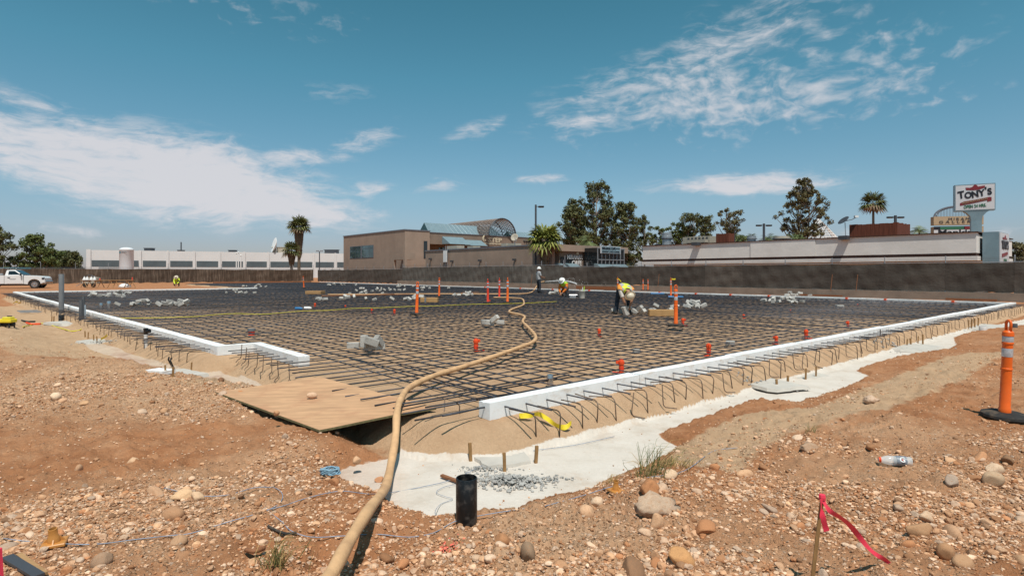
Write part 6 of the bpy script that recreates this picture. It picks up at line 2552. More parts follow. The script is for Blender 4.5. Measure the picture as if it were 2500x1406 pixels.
def twine(pts, label, r_=.0028):
    cord('twine', [gz(a, b, .014) for a, b in pts], r_, 'twine_blue', label, 'twine', 4, 4)


twine([(0, 1318), (60, 1326), (130, 1331), (230, 1334), (330, 1322), (420, 1312), (470, 1306), (560, 1278), (640, 1255), (680, 1235), (690, 1212), (670, 1195), (620, 1195), (560, 1212), (500, 1216), (470, 1212), (400, 1195)], 'blue twine curving across the near left gravel and back')
twine([(640, 1252), (690, 1240), (750, 1220), (830, 1203), (900, 1210), (960, 1205), (1040, 1190), (1110, 1172), (1200, 1130), (1290, 1105), (1400, 1090), (1500, 1068)], 'blue twine running over the hose and across the white slurry')
twine([(655, 1252), (690, 1280), (710, 1300), (760, 1316), (840, 1313), (920, 1309), (1000, 1316), (1060, 1305), (1110, 1278), (1180, 1262), (1280, 1246)], 'blue twine passing under the hose in front of the black pipe')
twine([(1075, 1275), (1062, 1255), (1075, 1235), (1105, 1222), (1085, 1215), (1065, 1205), (1085, 1192), (1120, 1185)], 'loose loop of blue twine on the white slurry by the black pipe', .0022)
twine([(1330, 1240), (1420, 1215), (1500, 1190), (1580, 1170), (1650, 1160), (1690, 1142), (1740, 1105), (1800, 1096)], 'blue twine lying along the right lip of the trench')
# hank of blue twine in the dirt beside the trench
t = thing('twine_hank', 'crumpled bundle of light blue twine at the left lip of the trench', 'twine', gz(806, 1160))
rs_ = random.Random(9)
c = gz(806, 1160, .035)
mat('twine_light', (0.22, 0.36, 0.46), 0.6, var=0.3, scale=30)
for k in range(9):
    m = MB()
    a0 = rs_.uniform(0, 6)
    P = [c + Vector((.07 * math.cos(a0 + q * .9) * rs_.uniform(.7, 1.2), .035 * math.sin(a0 + q * .9) * 1.2, .022 * math.sin(q * 1.7 + k))) for q in range(9)]
    m.tube(smooth_path(P, 3), .006, 4)
    m.build('strand', M_['twine_light'], t, smooth=True)


# ------------------------------------------------------------------ pipes, pads, stakes in the trench
def open_pipe(px, py, r_, h, label, mt='abs_black', z=None, wall=.006, lean=0.0, collar=None):
    p = ground(px, py) if z is None else G(px, py, z)
    p = p + Vector((0, 0, -.02))
    t = thing('standpipe', label, 'pipe', p)
    M = Matrix.Translation(p) @ Matrix.Rotation(lean, 4, 'Y')
    m = MB()
    m.lathe([(r_, 0), (r_, h - .003), (r_ - .002, h), (r_ - wall, h), (r_ - wall - .001, .02), (.003, .02)], 28, M, cap=False)
    m.build('pipe_wall', M_[mt], t, smooth=40)
    if collar:
        m = MB()
        m.lathe([(r_ * 1.05, h * .0), (r_ * 1.3, h * .02), (r_ * 1.3, h * .06), (r_ * 1.05, h * .07)], 16, M, cap=False)
        m.build('collar', M_[collar], t)
    return t


open_pipe(1139, 1268, .067, .285, 'open black pipe stub standing in the trench front centre')
open_pipe(150, 784, .088, .25, 'short black pipe stub on the left sand below the tall grey pipe', wall=.01)
open_pipe(150, 770, .086, 1.62, 'tall grey pipe standing at the left foam edge', 'pvc_grey', z=-.15, wall=.012)
open_pipe(198, 791, .06, .82, 'thicker of two dark conduits standing at the left foam edge', 'pvc_dark', z=-.2, wall=.008)
open_pipe(204, 789, .045, .92, 'thinner taller of two dark conduits standing at the left foam edge', 'pvc_dark', z=-.2, wall=.006)
open_pipe(208, 792, .022, .66, 'slim grey conduit beside the two dark ones at the left edge', 'galv', z=-.2, wall=.004)
open_pipe(2400, 806, .10, .14, 'short grey-white pipe stub at the far right of the trench', 'pvc_white', wall=.01)
open_pipe(2476, 800, .08, .14, 'short dark pipe stub behind the near orange post', 'pvc_dark', wall=.01)
t = thing('water_standpipe', 'white standpipe with a black valve top on the left sand slope', 'pipe', gz(356, 862))
p = gz(356, 862, -.02)
m = MB()
m.lathe([(.038, 0), (.036, .40), (.042, .405), (.042, .43)], 12, Matrix.Translation(p))
m.build('riser', M_['pvc_white'], t, smooth=40)
m = MB()
m.lathe([(.040, .43), (.044, .44), (.044, .53), (.05, .535), (.05, .565), (.02, .57)], 12, Matrix.Translation(p))
m.lathe([(.03, -.02), (.042, 0), (.042, .07), (.03, .08)], 10, Matrix.Translation(p + Vector((.03, -.01, .50))) @ Matrix.Rotation(R(80), 4, 'Y'))
m.build('valve', M_['abs_black'], t, smooth=40)
m = MB()
m.tube([p + Vector((-.01, 0, .06)), p + Vector((-.04, -.03, 0.0))], [.035, .02], 6)
m.build('orange_tag', M_['box_orange'], t)


def pad(px, py, w_, dpt, rz, label, h=.035):
    p = ground(px, py)
    t = thing('concrete_pad', label, 'concrete pad', p)
    rs = random.Random(int(px))
    n = 22
    vs, vt = [], []
    for i in range(n):
        a = 2 * math.pi * i / n
        ca, sa = math.cos(a), math.sin(a)
        k = 1 / max(abs(ca), abs(sa)) * rs.uniform(.9, 1.04)
        q = Matrix.Rotation(rz, 3, 'Z') @ Vector((ca * k * w_ / 2, sa * k * dpt / 2, 0))
        vs.append(p + q * 1.06 + Vector((0, 0, -.03)))
        vt.append(p + q + Vector((0, 0, h)))
    m = MB()
    m.add(vs + vt, [tuple(range(n, 2 * n))] + [(i, (i + 1) % n, (i + 1) % n + n, i + n) for i in range(n)])
    m.build('slab', M_['pad'], t)
    return p


def stake(px, py, h, label, grp, w_=.028, lean=0.0, pink=False):
    p = ground(px, py)
    m = MB()
    m.box(p + Vector((0, 0, h / 2 - .02)), (w_, w_ * .8, h + .04), rz=rnd.uniform(0, 1), rot=None)
    o = m.build('wooden_stake', M_['stake_wood'], None, loc=p)
    o.rotation_euler = (lean, R(rnd.uniform(-4, 4)), 0)
    tag(o, label, 'stake', grp)


def crumbs(px, py, w_, dpt, n, rmax, label, seed):
    """wet mortar crumbs, too many to count"""
    rs = np.random.RandomState(seed)
    p = ground(px, py)
    shapes, f = stone_shapes(2, 6, seed, .12, 2)
    V, F = [], []
    for i in range(n):
        r_ = rmax * (.25 + .75 * rs.uniform() ** 2)
        q = np.array([p.x + rs.normal() * w_ / 2.6, p.y + rs.normal() * dpt / 2.6, 0])
        z = H(q[0], q[1])
        e = math.exp(-((q[0] - p.x) / w_ * 2) ** 2 - ((q[1] - p.y) / dpt * 2) ** 2)
        q[2] = z + rs.uniform(0, 1) * rmax * 2.6 * e + r_ * .3
        V.append(shapes[i % 6] @ rotz(rs.uniform(0, 6)).T * r_ + q)
        F.append(f + i * len(shapes[0]))
    me = np_mesh('mortar_crumbs', np.concatenate(V) - np.array(p), np.concatenate(F))
    me.materials.append(M_['mortar'])
    o = bpy.data.objects.new('mortar_crumbs', me)
    COL.objects.link(o)
    o.location = p
    tag(o, label, kind='stuff')


pad(1222, 1118, .50, .55, R(20), 'smooth grey mortar pad inside four stakes in front', .03)
for px, py, h, lab in ((1149, 1125, .17, 'left front stake of the near mortar pad'), (1232, 1150, .165, 'foremost stake of the near mortar pad'), (1308, 1130, .16, 'right stake of the near mortar pad'), (1224, 1092, .12, 'rear stake of the near mortar pad in the sand')):
    stake(px, py, h, lab, 'stakes of the near pad')
crumbs(1250, 1178, .42, .22, 620, .020, 'grey mortar crumbs heaped in front of the near pad', 3)
crumbs(1180, 1148, .34, .12, 160, .014, 'grey mortar crumbs along the left edge of the near pad', 4)
crumbs(1360, 1172, .18, .1, 26, .016, 'scattered mortar crumbs right of the heap', 5)
board(1078, 1160, 1128, 1178, -.235, .03, .02, 'small dark wood strip lying by the mortar left of the black pipe', 'lumber_red')
pad(1880, 937, .72, .8, R(25), 'left of two grey pads with stakes in the right trench', .015)
pad(1948, 913, .75, .8, R(25), 'right of two grey pads with stakes in the right trench', .015)
for px, py, h, lab in ((1853, 926, .13, 'rear left stake of the left right-trench pad'), (1897, 950, .15, 'front stake of the left right-trench pad'), (1923, 942, .16, 'right stake of the left right-trench pad'), (1898, 919, .16, 'rear left stake of the right right-trench pad'),
                       (1967, 926, .18, 'front stake of the right right-trench pad'), (1992, 920, .18, 'right stake of the right right-trench pad'), (1921, 902, .15, 'rear stake between the two right-trench pads')):
    stake(px, py, h, lab, 'stakes of the right pads')
crumbs(1880, 948, .6, .3, 170, .024, 'mortar crumbs in front of the right-trench pads', 6)
pad(2215, 847, 1.5, 1.0, R(35), 'rough mortar patch with stakes farther up the right trench', .02)
for px, py in ((2159, 840), (2171, 837), (2188, 836), (2214, 848), (2224, 846), (2241, 840), (2253, 836)):
    stake(px, py, .2, 'thin stake at the rough mortar patch up the right trench', 'stakes of the far right patch', .03)
crumbs(2200, 850, 1.4, .5, 200, .03, 'mortar crumbs on the rough patch up the right trench', 7)
pad(2390, 797, 2.2, 1.2, R(35), 'farthest mortar patch in the right trench below the foam corner', .02)
for px, py in ((2365, 800), (2372, 798), (2380, 796), (2388, 794)):
    stake(px, py, .24, 'thin stake at the farthest right mortar patch', 'stakes of the farthest patch', .03)
pad(432, 914, .85, .55, R(-35), 'grey mortar pad with stakes in the left trench', .02)
for px, py, lab in ((404, 914, 'left stake of the left-trench pad'), (422, 919, 'front stake of the left-trench pad'), (467, 903, 'rear stake of the left-trench pad'), (487, 910, 'right stake of the left-trench pad')):
    stake(px, py, .13, lab, 'stakes of the left pad', .024)
pad(243, 833, 1.0, .8, R(-35), 'bluish mortar pad with four stakes farther up the left trench', .02)
for px, py, lab in ((208, 824, 'first stake of the farther left pad'), (215, 827, 'second stake of the farther left pad'), (229, 834, 'third stake of the farther left pad'), (237, 838, 'fourth stake of the farther left pad')):
    stake(px, py, .18, lab, 'stakes of the farther left pad', .026)
crumbs(243, 838, .8, .3, 130, .025, 'mortar crumbs on the farther left pad', 8)
pad(162, 790, 1.5, .8, R(-30), 'pale concrete footing at the foot of the short black pipe', .05)
for px, py, lab in ((126, 789, 'left dark stake by the short black pipe'), (131, 789, 'right dark stake by the short black pipe'), (280, 826, 'stake in the slope left of the white standpipe')):
    stake(px, py, .25, lab, 'dark stakes on the left', .03)
for i, (a, b) in enumerate((((411, 882), (424, 903)), ((416, 888), (428, 906)))):
    p0, p1 = gz(a[0], b[1], .16), gz(b[0], b[1], 0)
    m = MB()
    m.tube([p0 + Vector((-.02, .05, .03)), p0, p1], .012, 7)
    tag(m.build('black_conduit', M_['abs_black'], None, smooth=True, loc=p1), ['upper', 'lower'][i] + ' of two black tubes sticking out beside the left pad', 'pipe')
# a white sheet of foam scrap at the left pad
m = MB()
p = gz(392, 910, .02)
m.box(p, (.34, .2, .05), rz=-.4)
tag(m.build('foam_scrap', M_['foam'], None, loc=p), 'white foam scrap half under the left-trench pad', 'foam scrap')


# ------------------------------------------------------------------ small finds in the foreground
def plastic_cap(px, py, s, label):
    p = ground(px, py)
    t = thing('plastic_cone', label, 'plastic cap', p)
    m = MB()
    M = Matrix.Translation(p) @ Matrix.Rotation(R(8), 4, 'X') @ Matrix.Scale(s, 4)
    m.bevbox(p + Vector((0, 0, .012 * s)), (.11 * s, .11 * s, .018 * s), .004, rz=.5)
    m.build('plate', M_['cap_tan'], t)
    m = MB()
    m.lathe([(.030, .02), (.026, .05), (.022, .055), (.021, .095), (.017, .096), (.016, .05)], 12, M, cap=False)
    m.build('socket', M_['cap_tan'], t, smooth=40)
    for k in range(4):
        a = .5 + k * math.pi / 2
        m = MB()
        q = Matrix.Translation(p) @ Matrix.Rotation(a, 4, 'Z') @ Matrix.Scale(s, 4)
        m.prism([(.022, .02), (.05, .02), (.022, .05)], q @ Matrix.Translation((0, -.003, 0)), .006)
        m.build('rib', M_['cap_tan'], t)


plastic_cap(133, 1330, 1.05, 'tan plastic rebar cap upright in the lower left gravel')
plastic_cap(1503, 1200, .85, 'orange plastic rebar cap on the trench lip by the grass')


mat('label_grey', (0.20, 0.225, 0.265), 0.35, var=0.2, scale=60)


def bottle():
    p = ground(2185, 1135) + Vector((0, 0, .036))
    t = thing('plastic_bottle', 'empty clear sports drink bottle with orange cap lying on the right bank', 'bottle', p)
    rot = Matrix.Rotation(R(-14), 4, 'Z') @ Matrix.Rotation(R(90), 4, 'Y')
    M = Matrix.Translation(p) @ rot
    clear = bpy.data.materials.new('clear_plastic')
    clear.use_nodes = True
    b = clear.node_tree.nodes['Principled BSDF']
    b.inputs['Base Color'].default_value = (.82, .85, .87, 1)
    b.inputs['Roughness'].default_value = .12
    b.inputs['Alpha'].default_value = .42
    m = MB()
    m.lathe([(.010, .115), (.034, .112), (.037, .10), (.036, .06), (.033, .045), (.036, .03), (.036, -.03), (.037, -.045), (.030, -.075), (.018, -.10), (.016, -.115)], 20, M)
    m.build('body', clear, t, smooth=40)
    m = MB()
    m.lathe([(.0375, .075), (.0385, .074), (.0385, .005), (.0375, .004)], 20, M, cap=False)
    lb = m.build('label', M_['label_grey'], t, smooth=40)
    m = MB()
    m.lathe([(.0175, -.116), (.0175, -.108), (.0215, -.107), (.0215, -.101), (.0175, -.1)], 14, M, cap=False)
    m.build('neck_ring', M_['box_orange'], t)
    # round G mark on the label
    fm = Matrix.Translation(p) @ Matrix.Rotation(R(-14), 4, 'Z') @ Matrix.Translation((.04, -.0335, .0185)) @ Matrix.Rotation(R(-30), 4, 'X')
    lettering('G', .055, fm, M_['white_plain'], lb, depth=.002, offset=.001)
    m = MB()
    m.prism([(.000, .012), (.006, .002), (.003, .001), (.007, -.010), (-.004, .001), (.000, .002)], fm @ Matrix.Translation((0, -.002, 0)), .001)
    m.build('bolt_mark', M_['box_orange'], lb)


bottle()


def flag_stake():
    p = ground(1980, 1440)
    top = D(2008, 1207, p.y)
    t = thing('survey_stake', 'slim wooden stake tied with bright pink ribbon in the lower right', 'survey stake', p)
    m = MB()
    d = (top - p).normalized()
    m.tube([p - d * .1, top], .0095, 5)
    m.build('lath', M_['stake_wood'], t)
    tie = p.lerp(top, .975)

    def rib(P, w_):
        vs = []
        for i, q in enumerate(P):
            a = .8 * math.sin(i * .5)
            o = Vector((math.cos(a) * .9, math.sin(a), .35)).normalized() * w_ * .5
            vs.append(q + o)
        for i, q in enumerate(P):
            a = .8 * math.sin(i * .5)
            o = Vector((math.cos(a) * .9, math.sin(a), .35)).normalized() * w_ * .5
            vs.append(q - o)
        k = len(P)
        m = MB()
        m.add(vs, [(i, i + 1, i + 1 + k, i + k) for i in range(k - 1)])
        return m
    k = p.y / FPX
    e = ground(2160, 1380)
    P = smooth_path([tie, tie + Vector((.03, -.005, -.06)), tie.lerp(e, .4) + Vector((0, 0, .01)), tie.lerp(e, .75), e + Vector((0, 0, .03)), e + Vector((.02, 0, .01))], 5)
    rib(P, .028).build('long_ribbon', M_['pink'], t, smooth=True)
    P = smooth_path([tie + Vector((-.005, -.012, 0)), tie + Vector((-.012, -.014, -.05)), tie + Vector((-.002, -.014, -.10)), tie + Vector((.014, -.014, -.155))], 4)
    rib(P, .026).build('short_ribbon', M_['pink'], t, smooth=True)
    m = MB()
    m.lathe([(.014, -.012), (.016, 0), (.014, .012)], 8, Matrix.Translation(tie))
    m.build('knot', M_['pink'], t)


flag_stake()
p = ground(5, 1440)
m = MB()
m.tube([p + Vector((0, 0, -.05)), D(-2, 1338, p.y)], .012, 5)
tag(m.build('survey_stake', M_['pink'], None, loc=p), 'pink-painted stake cut by the lower left corner', 'survey stake')
for i, (a, b, mt, w_, lab) in enumerate((((18, 1372), (95, 1420), 'steel_dark', .05, 'grey metal strip lying in the lower left corner'), ((46, 1366), (110, 1415), 'lumber', .025, 'yellowish wood lath beside the grey strip in the lower left corner'))):
    q0, q1 = gz(*a, .03), gz(*b, .03)
    d = q1 - q0
    m = MB()
    m.box((q0 + q1) / 2, (d.length, w_, .015), rz=math.atan2(d.y, d.x))
    tag(m.build('scrap_strip', M_[mt], None, loc=q0), lab, 'scrap')
P = smooth_path([gz(655, 1292, .02), gz(672, 1303, .025), gz(698, 1310, .02), gz(724, 1308, .02)], 6)
m = MB()
m.tube(P, .0085, 7)
tag(m.build('rubber_tube', M_['rubber'], None, smooth=True, loc=P[0].copy()), 'short curved piece of black rubber tube left of the hose', 'tube')
P = smooth_path([gz(600, 1350, .02), gz(622, 1358, .03), gz(645, 1346, .02)], 5)
m = MB()
m.tube(P, .012, 6)
tag(m.build('rusty_strap', M_['lumber_red'], None, smooth=True, loc=P[0].copy()), 'curved rusty strap half buried left of the grass tuft', 'scrap')
# red spray mark on the gravel, a thin crust following the ground
rs_ = np.random.RandomState(4)
vs, fs = [], []
c = ground(1085, 1336)
for k in range(110):
    q = Vector((c.x + rs_.normal() * .05, c.y + rs_.normal() * .03, 0))
    q.z = H(q.x, q.y) + .006
    r_ = rs_.uniform(.003, .008)
    o = len(vs)
    vs += [q + Vector((r_ * math.cos(a), r_ * math.sin(a), 0)) for a in (0, 1.26, 2.5, 3.8, 5.0)] + [q + Vector((0, 0, r_ * .6))]
    fs += [(o + i, o + (i + 1) % 5, o + 5) for i in range(5)]
m = MB()
m.add(vs, fs)
tag(m.build('paint_mark', M_['red_spray'], None, loc=c), 'splash of red marking paint on the gravel below the trench', kind='stuff')


def grass(px, py, n, h, spread, label, green=.6, seed=1):
    rs = np.random.RandomState(seed)
    p = ground(px, py)
    t = thing('grass_clump', label, 'grass', p)
    for nm, mt, cnt in (('green_blades', 'grass_green', int(n * green)), ('dry_blades', 'grass_dry', n - int(n * green))):
        m = MB()
        for k in range(cnt):
            a, s = rs.uniform(0, 6.28), abs(rs.normal()) * spread
            q = Vector((p.x + s * math.cos(a), p.y + s * math.sin(a) * .6, 0))
            q.z = H(q.x, q.y)
            L = h * rs.uniform(.35, 1.0)
            ln = Vector((rs.normal() * .35 + .12, rs.normal() * .25, 1)).normalized()
            bend = Vector((rs.normal() * .3 + .1, rs.normal() * .2, -.15)) * L
            w_ = rs.uniform(.0012, .0026)
            P = [q, q + ln * L * .5, q + ln * L * .85 + bend * .35, q + ln * L * .95 + bend]
            m.tube(P, [w_, w_ * .9, w_ * .6, w_ * .2], 3, caps=False)
        tag(m.build(nm, M_[mt], t), kind='stuff')


grass(1585, 1165, 70, .34, .10, 'tall wispy green grass on the trench lip', .75, 1)
grass(1640, 1140, 110, .14, .12, 'dry straw-coloured grass tuft right of the tall wisps', .2, 2)
grass(675, 1382, 60, .22, .06, 'thin grass tuft at the bottom edge left of the hose', .4, 3)
grass(1975, 1060, 14, .16, .03, 'small weed sprig on the right sand strip', .8, 4)
grass(1490, 1180, 26, .10, .05, 'straw bits beside the orange rebar cap', .0, 5)


# ------------------------------------------------------------------ yard things at the back left
def truck():
    th = R(22)
    c = Vector(((122 - 1250) * 58 / FPX - 2.92 * math.cos(th), 58 - 2.92 * math.sin(th), -.06))
    t = thing('pickup_truck', 'white single-cab pickup truck parked at the left edge', 'truck', c, th)
    M = Matrix.Translation(c) @ Matrix.Rotation(th, 4, 'Z') @ Matrix.Translation((0, -1.0, 0))
    Wd = 2.0
    WP = M_['white_paint']

    def part(name, poly, y0, y1, mt, par=None, bev=.03):
        m = MB()
        m.prism(poly, M @ Matrix.Translation((0, y0, 0)), y1 - y0)
        o = m.build(name, mt, par or t)
        if bev:
            md = o.modifiers.new('bevel', 'BEVEL')
            md.width, md.segments, md.limit_method = bev, 2, 'ANGLE'
        return o

    def arch(cx, r_=.52, zc=.42, n=8):
        return [(cx + r_ * math.cos(a), zc + r_ * math.sin(a)) for a in [math.pi * k / n for k in range(n + 1)]]
    fa, ra = arch(1.95), arch(-1.75)
    # bed and tail
    part('bed', [(-2.85, .55), (-2.85, 1.27), (-.42, 1.30), (-.42, .48)] + [(-1.20, .48)] + ra + [(-2.3, .5)], 0, Wd, WP)
    part('cab', [(-.40, .46), (-.40, 1.32), (.95, 1.34), (1.05, 1.30), (1.10, .46)], 0, Wd, WP)
    part('front_fender', [(1.12, .46), (1.12, 1.30), (1.5, 1.29), (2.55, 1.20), (2.78, 1.05), (2.82, .62), (2.5, .5)] + fa, 0, Wd, WP)
    # greenhouse: a tapered cap
    m = MB()
    lo = [(-.38, 1.31), (1.06, 1.31)]
    hi = [(-.30, 1.82), (.35, 1.84)]
    vs = []
    for (x0, z0), ins in ((lo[0], .04), (lo[1], .04), (hi[1], .22), (hi[0], .22)):
        vs += [M @ Vector((x0, ins, z0)), M @ Vector((x0, Wd - ins, z0))]
    m.add(vs, [(0, 2, 4, 6), (1, 7, 5, 3), (2, 3, 5, 4), (0, 6, 7, 1), (4, 5, 7, 6)])
    gh = m.build('roof', WP, t)
    md = gh.modifiers.new('bevel', 'BEVEL')
    md.width, md.segments = .06, 3
    # windows sit just proud of the sloping sides
    def win(name, pts, par):
        g = MB()
        g.add([M @ Vector(q) for q in pts] + [M @ (Vector(q) + Vector((0, .02, 0))) for q in pts], [(0, 1, 2, 3), (7, 6, 5, 4), (0, 4, 5, 1), (1, 5, 6, 2), (2, 6, 7, 3), (3, 7, 4, 0)])
        return g.build(name, M_['dark_glass'], par)
    win('side_window', [(-.12, .055, 1.37), (.86, .055, 1.37), (.38, .175, 1.74), (-.10, .175, 1.74)], gh)
    g = MB()
    q = [(1.075, .14, 1.35), (1.075, Wd - .14, 1.35), (.40, Wd - .28, 1.81), (.40, .28, 1.81)]
    g.add([M @ Vector(v) + Vector((.012, 0, .012)) for v in q] + [M @ Vector(v) for v in q], [(0, 1, 2, 3), (7, 6, 5, 4), (0, 4, 5, 1), (1, 5, 6, 2), (2, 6, 7, 3), (3, 7, 4, 0)])
    g.build('windscreen', M_['dark_glass'], gh)
    dr = part('door', [(-.22, .52), (-.22, 1.29), (.98, 1.29), (1.0, .52)], -.012, .0, WP, None, .008)
    m = MB()
    m.bevbox(M @ Vector((-.05, -.03, 1.10)), (.20, .04, .05), .012, rz=th)
    m.build('door_handle', M_['black'], dr)
    m = MB()
    m.box(M @ Vector((.25, -.016, .98)), (.55, .005, .05), rz=th)
    m.box(M @ Vector((.25, -.016, .90)), (.42, .005, .035), rz=th)
    m.build('door_lettering', M_['door_grey'], dr)
    m = MB()
    m.bevbox(M @ Vector((.92, -.14, 1.40)), (.12, .22, .20), .03, rz=th)
    m.build('mirror', M_['black'], t)
    m = MB()
    m.bevbox(M @ Vector((2.66, .05, .99)), (.24, .14, .24), .03, rz=th)
    m.build('headlight', M_['steel_dark'], t)
    m = MB()
    m.bevbox(M @ Vector((2.66, Wd - .05, .99)), (.24, .14, .24), .03, rz=th)
    m.build('headlight', M_['steel_dark'], t)
    m = MB()
    m.bevbox(M @ Vector((2.80, Wd / 2, .62)), (.22, Wd * .99, .26), .04, rz=th)
    m.build('bumper', M_['chrome'], t)
    m = MB()
    m.bevbox(M @ Vector((-2.92, Wd / 2, .58)), (.16, Wd * .96, .20), .03, rz=th)
    m.build('rear_bumper', M_['chrome'], t)
    m = MB()
    m.box(M @ Vector((0, Wd / 2, .40)), (4.9, 1.5, .18), rz=th)
    m.build('chassis', M_['black'], t)
    m = MB()
    m.bevbox(M @ Vector((-1.1, .35, 1.42)), (.9, .3, .16), .02, rz=th)
    m.build('toolbox', M_['galv'], t)
    for cx in (-1.75, 1.95):
        for y in (.05, Wd - .05):
            s = 1 if y < 1 else -1
            wm = M @ Matrix.Translation((cx, y, .42)) @ Matrix.Rotation(R(90) * s, 4, 'X')
            m = MB()
            m.lathe([(.24, -.24), (.38, -.24), (.42, -.20), (.425, -.10), (.42, -.02), (.38, .02), (.27, .02), (.25, -.02)], 24, wm, cap=False)
            ty = m.build('wheel', M_['rubber'], t, smooth=40)
            m = MB()
            m.lathe([(.26, -.03), (.265, .0), (.24, .0), (.20, -.05), (.10, -.03), (.085, .02), (.02, .025)], 20, wm)
            m.build('rim', M_['chrome'], ty, smooth=40)
            m = MB()
            for k in range(7):
                a = 2 * math.pi * k / 7
                m.lathe([(.028, -.03), (.028, -.022), (.003, -.022)], 6, wm @ Matrix.Translation((.165 * math.cos(a), .165 * math.sin(a), 0)))
            m.build('rim_holes', M_['black'], ty)


truck()


def sawbench():
    """boards on sawhorses with four white clamp lamps and a small beige compressor"""
    d0 = 58.0

    def at(px, h):
        q = D(px, HZ, d0)
        q.z = h
        return q
    for i, (px, lab) in enumerate(((212, 'leftmost wooden sawhorse under the long work boards'), (240, 'second wooden sawhorse under the long work boards'), (277, 'third wooden sawhorse under the long work boards'), (317, 'rightmost wooden sawhorse under the long work boards'))):
        p = at(px, 0)
        t = thing('sawhorse', lab, 'sawhorse', p)
        m = MB()
        m.box(p + Vector((0, 0, .66)), (.10, 1.1, .09))
        m.build('beam', M_['lumber_red'], t)
        for s in (-1, 1):
            for y in (-.4, .4):
                m = MB()
                m.tube([p + Vector((0, y * .9, .66)), p + Vector((s * .32, y, 0))], .035, 4)
                m.build('leg', M_['lumber'], t)
    for i, (a, b, lab) in enumerate(((198, 262, 'left work board lying on the sawhorses'), (258, 330, 'right work board lying on the sawhorses'))):
        p, q = at(a, .735), at(b, .735)
        m = MB()
        m.box((p + q) / 2 + Vector((0, .1 - .25 * i, .012 * i)), ((q - p).length, .35, .05))
        tag(m.build('board', M_['lumber'], None, loc=p), lab, 'board')
    for i, px in enumerate((206, 213, 223, 231)):
        p = at(px, .76)
        t = thing('work_lamp', ['first', 'second', 'third', 'fourth'][i] + ' from left of four white cone lamps on the work boards', 'lamp', p)
        m = MB()
        m.lathe([(.17, 0), (.175, .02), (.10, .2), (.05, .30), (.035, .34)], 12, Matrix.Translation(p))
        m.build('shade', M_['white_plain'], t, smooth=40)
        m = MB()
        m.lathe([(.035, .34), (.035, .43), (.01, .44)], 8, Matrix.Translation(p))
        m.build('socket', M_['galv'], t)
    p = at(193, 0) + Vector((0, 1.2, 0))
    t = thing('compressor_cart', 'beige wheeled machine behind the left end of the work boards', 'machine', p)
    m = MB()
    m.prism([(-.6, .35), (.75, .35), (.75, .98), (.3, 1.05), (-.25, 1.05), (-.6, .8)], Matrix.Translation(p), .8)
    m.build('cabinet', M_['beige_metal'], t)
    m = MB()
    m.tube([p + Vector((-.35, .2, 1.05)), p + Vector((-.1, .2, 1.28)), p + Vector((.3, .2, 1.25)), p + Vector((.5, .2, 1.05))], .03, 5)
    m.build('handle', M_['steel_dark'], t)
    for x in (-.25, .6):
        m = MB()
        m.lathe([(.08, -.08), (.22, -.08), (.23, 0), (.22, .05), (.08, .05)], 14, Matrix.Translation(p + Vector((x, -.05, .23))) @ Matrix.Rotation(R(90), 4, 'X'))
        m.build('wheel', M_['rubber'], t)
    m = MB()
    m.tube([p + Vector((-.6, 0, .45)), p + Vector((-1.1, -.1, .15))], .035, 5)
    m.build('drawbar', M_['galv'], t)
    # sack and little things beside
    p = at(305, 0)
    m = MB()
    m.lathe([(.55, 0), (.6, .1), (.5, .28), (.25, .42), (.03, .45)], 12, Matrix.Translation(p) @ Matrix.Diagonal((1, .7, 1, 1)))
    tag(m.build('white_sack', M_['foam'], None, smooth=True, loc=p), 'slumped white sack under the rightmost sawhorse', 'sack')
    for px, lab in ((244, 'red-handled tool lying on the left work board'), (323, 'red marker can standing on the right work board')):
        p = at(px, .77)
        m = MB()
        m.lathe([(.05, 0), (.05, .22), (.02, .28)] if px > 300 else [(.04, 0), (.07, .03), (.04, .16), (.02, .18)], 8, Matrix.Translation(p))
        tag(m.build('tool', M_['red_orange'], None, loc=p), lab, 'tool')


sawbench()


def yellow_compressor():
    p = ground(18, 800)
    t = thing('air_compressor', 'small yellow and black compressor on the sand at the left edge', 'compressor', p)
    k = p.y / FPX
    m = MB()
    m.bevbox(p + Vector((0, 0, .33)), (.62, .40, .17), .03)
    m.build('housing', M_['yellow_tape'], t)
    m = MB()
    m.bevbox(p + Vector((.05, 0, .46)), (.40, .30, .09), .03)
    cv = m.build('cover', M_['yellow_cord'], t)
    m = MB()
    m.bevbox(p + Vector((.1, 0, .54)), (.22, .08, .04), .015)
    m.build('grip', M_['black'], cv)
    m = MB()
    m.lathe([(.05, -.31), (.11, -.28), (.11, .28), (.05, .31)], 14, Matrix.Translation(p + Vector((0, .02, .17))) @ Matrix.Rotation(R(90), 4, 'Y'))
    m.build('tank', M_['black'], t, smooth=40)
    for x in (-.2, .2):
        for y in (-.13, .13):
            m = MB()
            m.tube([p + Vector((x, y, .25)), p + Vector((x * 1.05, y * 1.1, -.01))], .035, 6)
            m.build('leg', M_['black'], t)
    m = MB()
    m.tube(smooth_path([p + Vector((-.2, -.2, .3)), p + Vector((-.25, -.25, .15)), p + Vector((-.35, -.25, .01)), p + Vector((-.7, -.2, .01))], 5), .015, 5)
    m.build('hose_line', M_['white_plain'], t, smooth=True)
    t.scale = (.62,) * 3
    # hand tools by it
    for px, py, mt, lab in ((64, 788, 'black', 'black-handled tool lying right of the yellow compressor'), (76, 794, 'box_orange', 'red-orange cutter lying beside the black-handled tool')):
        q = gz(px, py, .04)
        m = MB()
        m.tube([q + Vector((-.25, .1, .04)), q, q + Vector((.22, .06, .0))], [.025, .035, .02], 6)
        m.bevbox(q + Vector((.18, .05, .0)), (.16, .07, .06), .01, rz=.3)
        tag(m.build('hand_tool', M_[mt], None, loc=q), lab, 'tool')


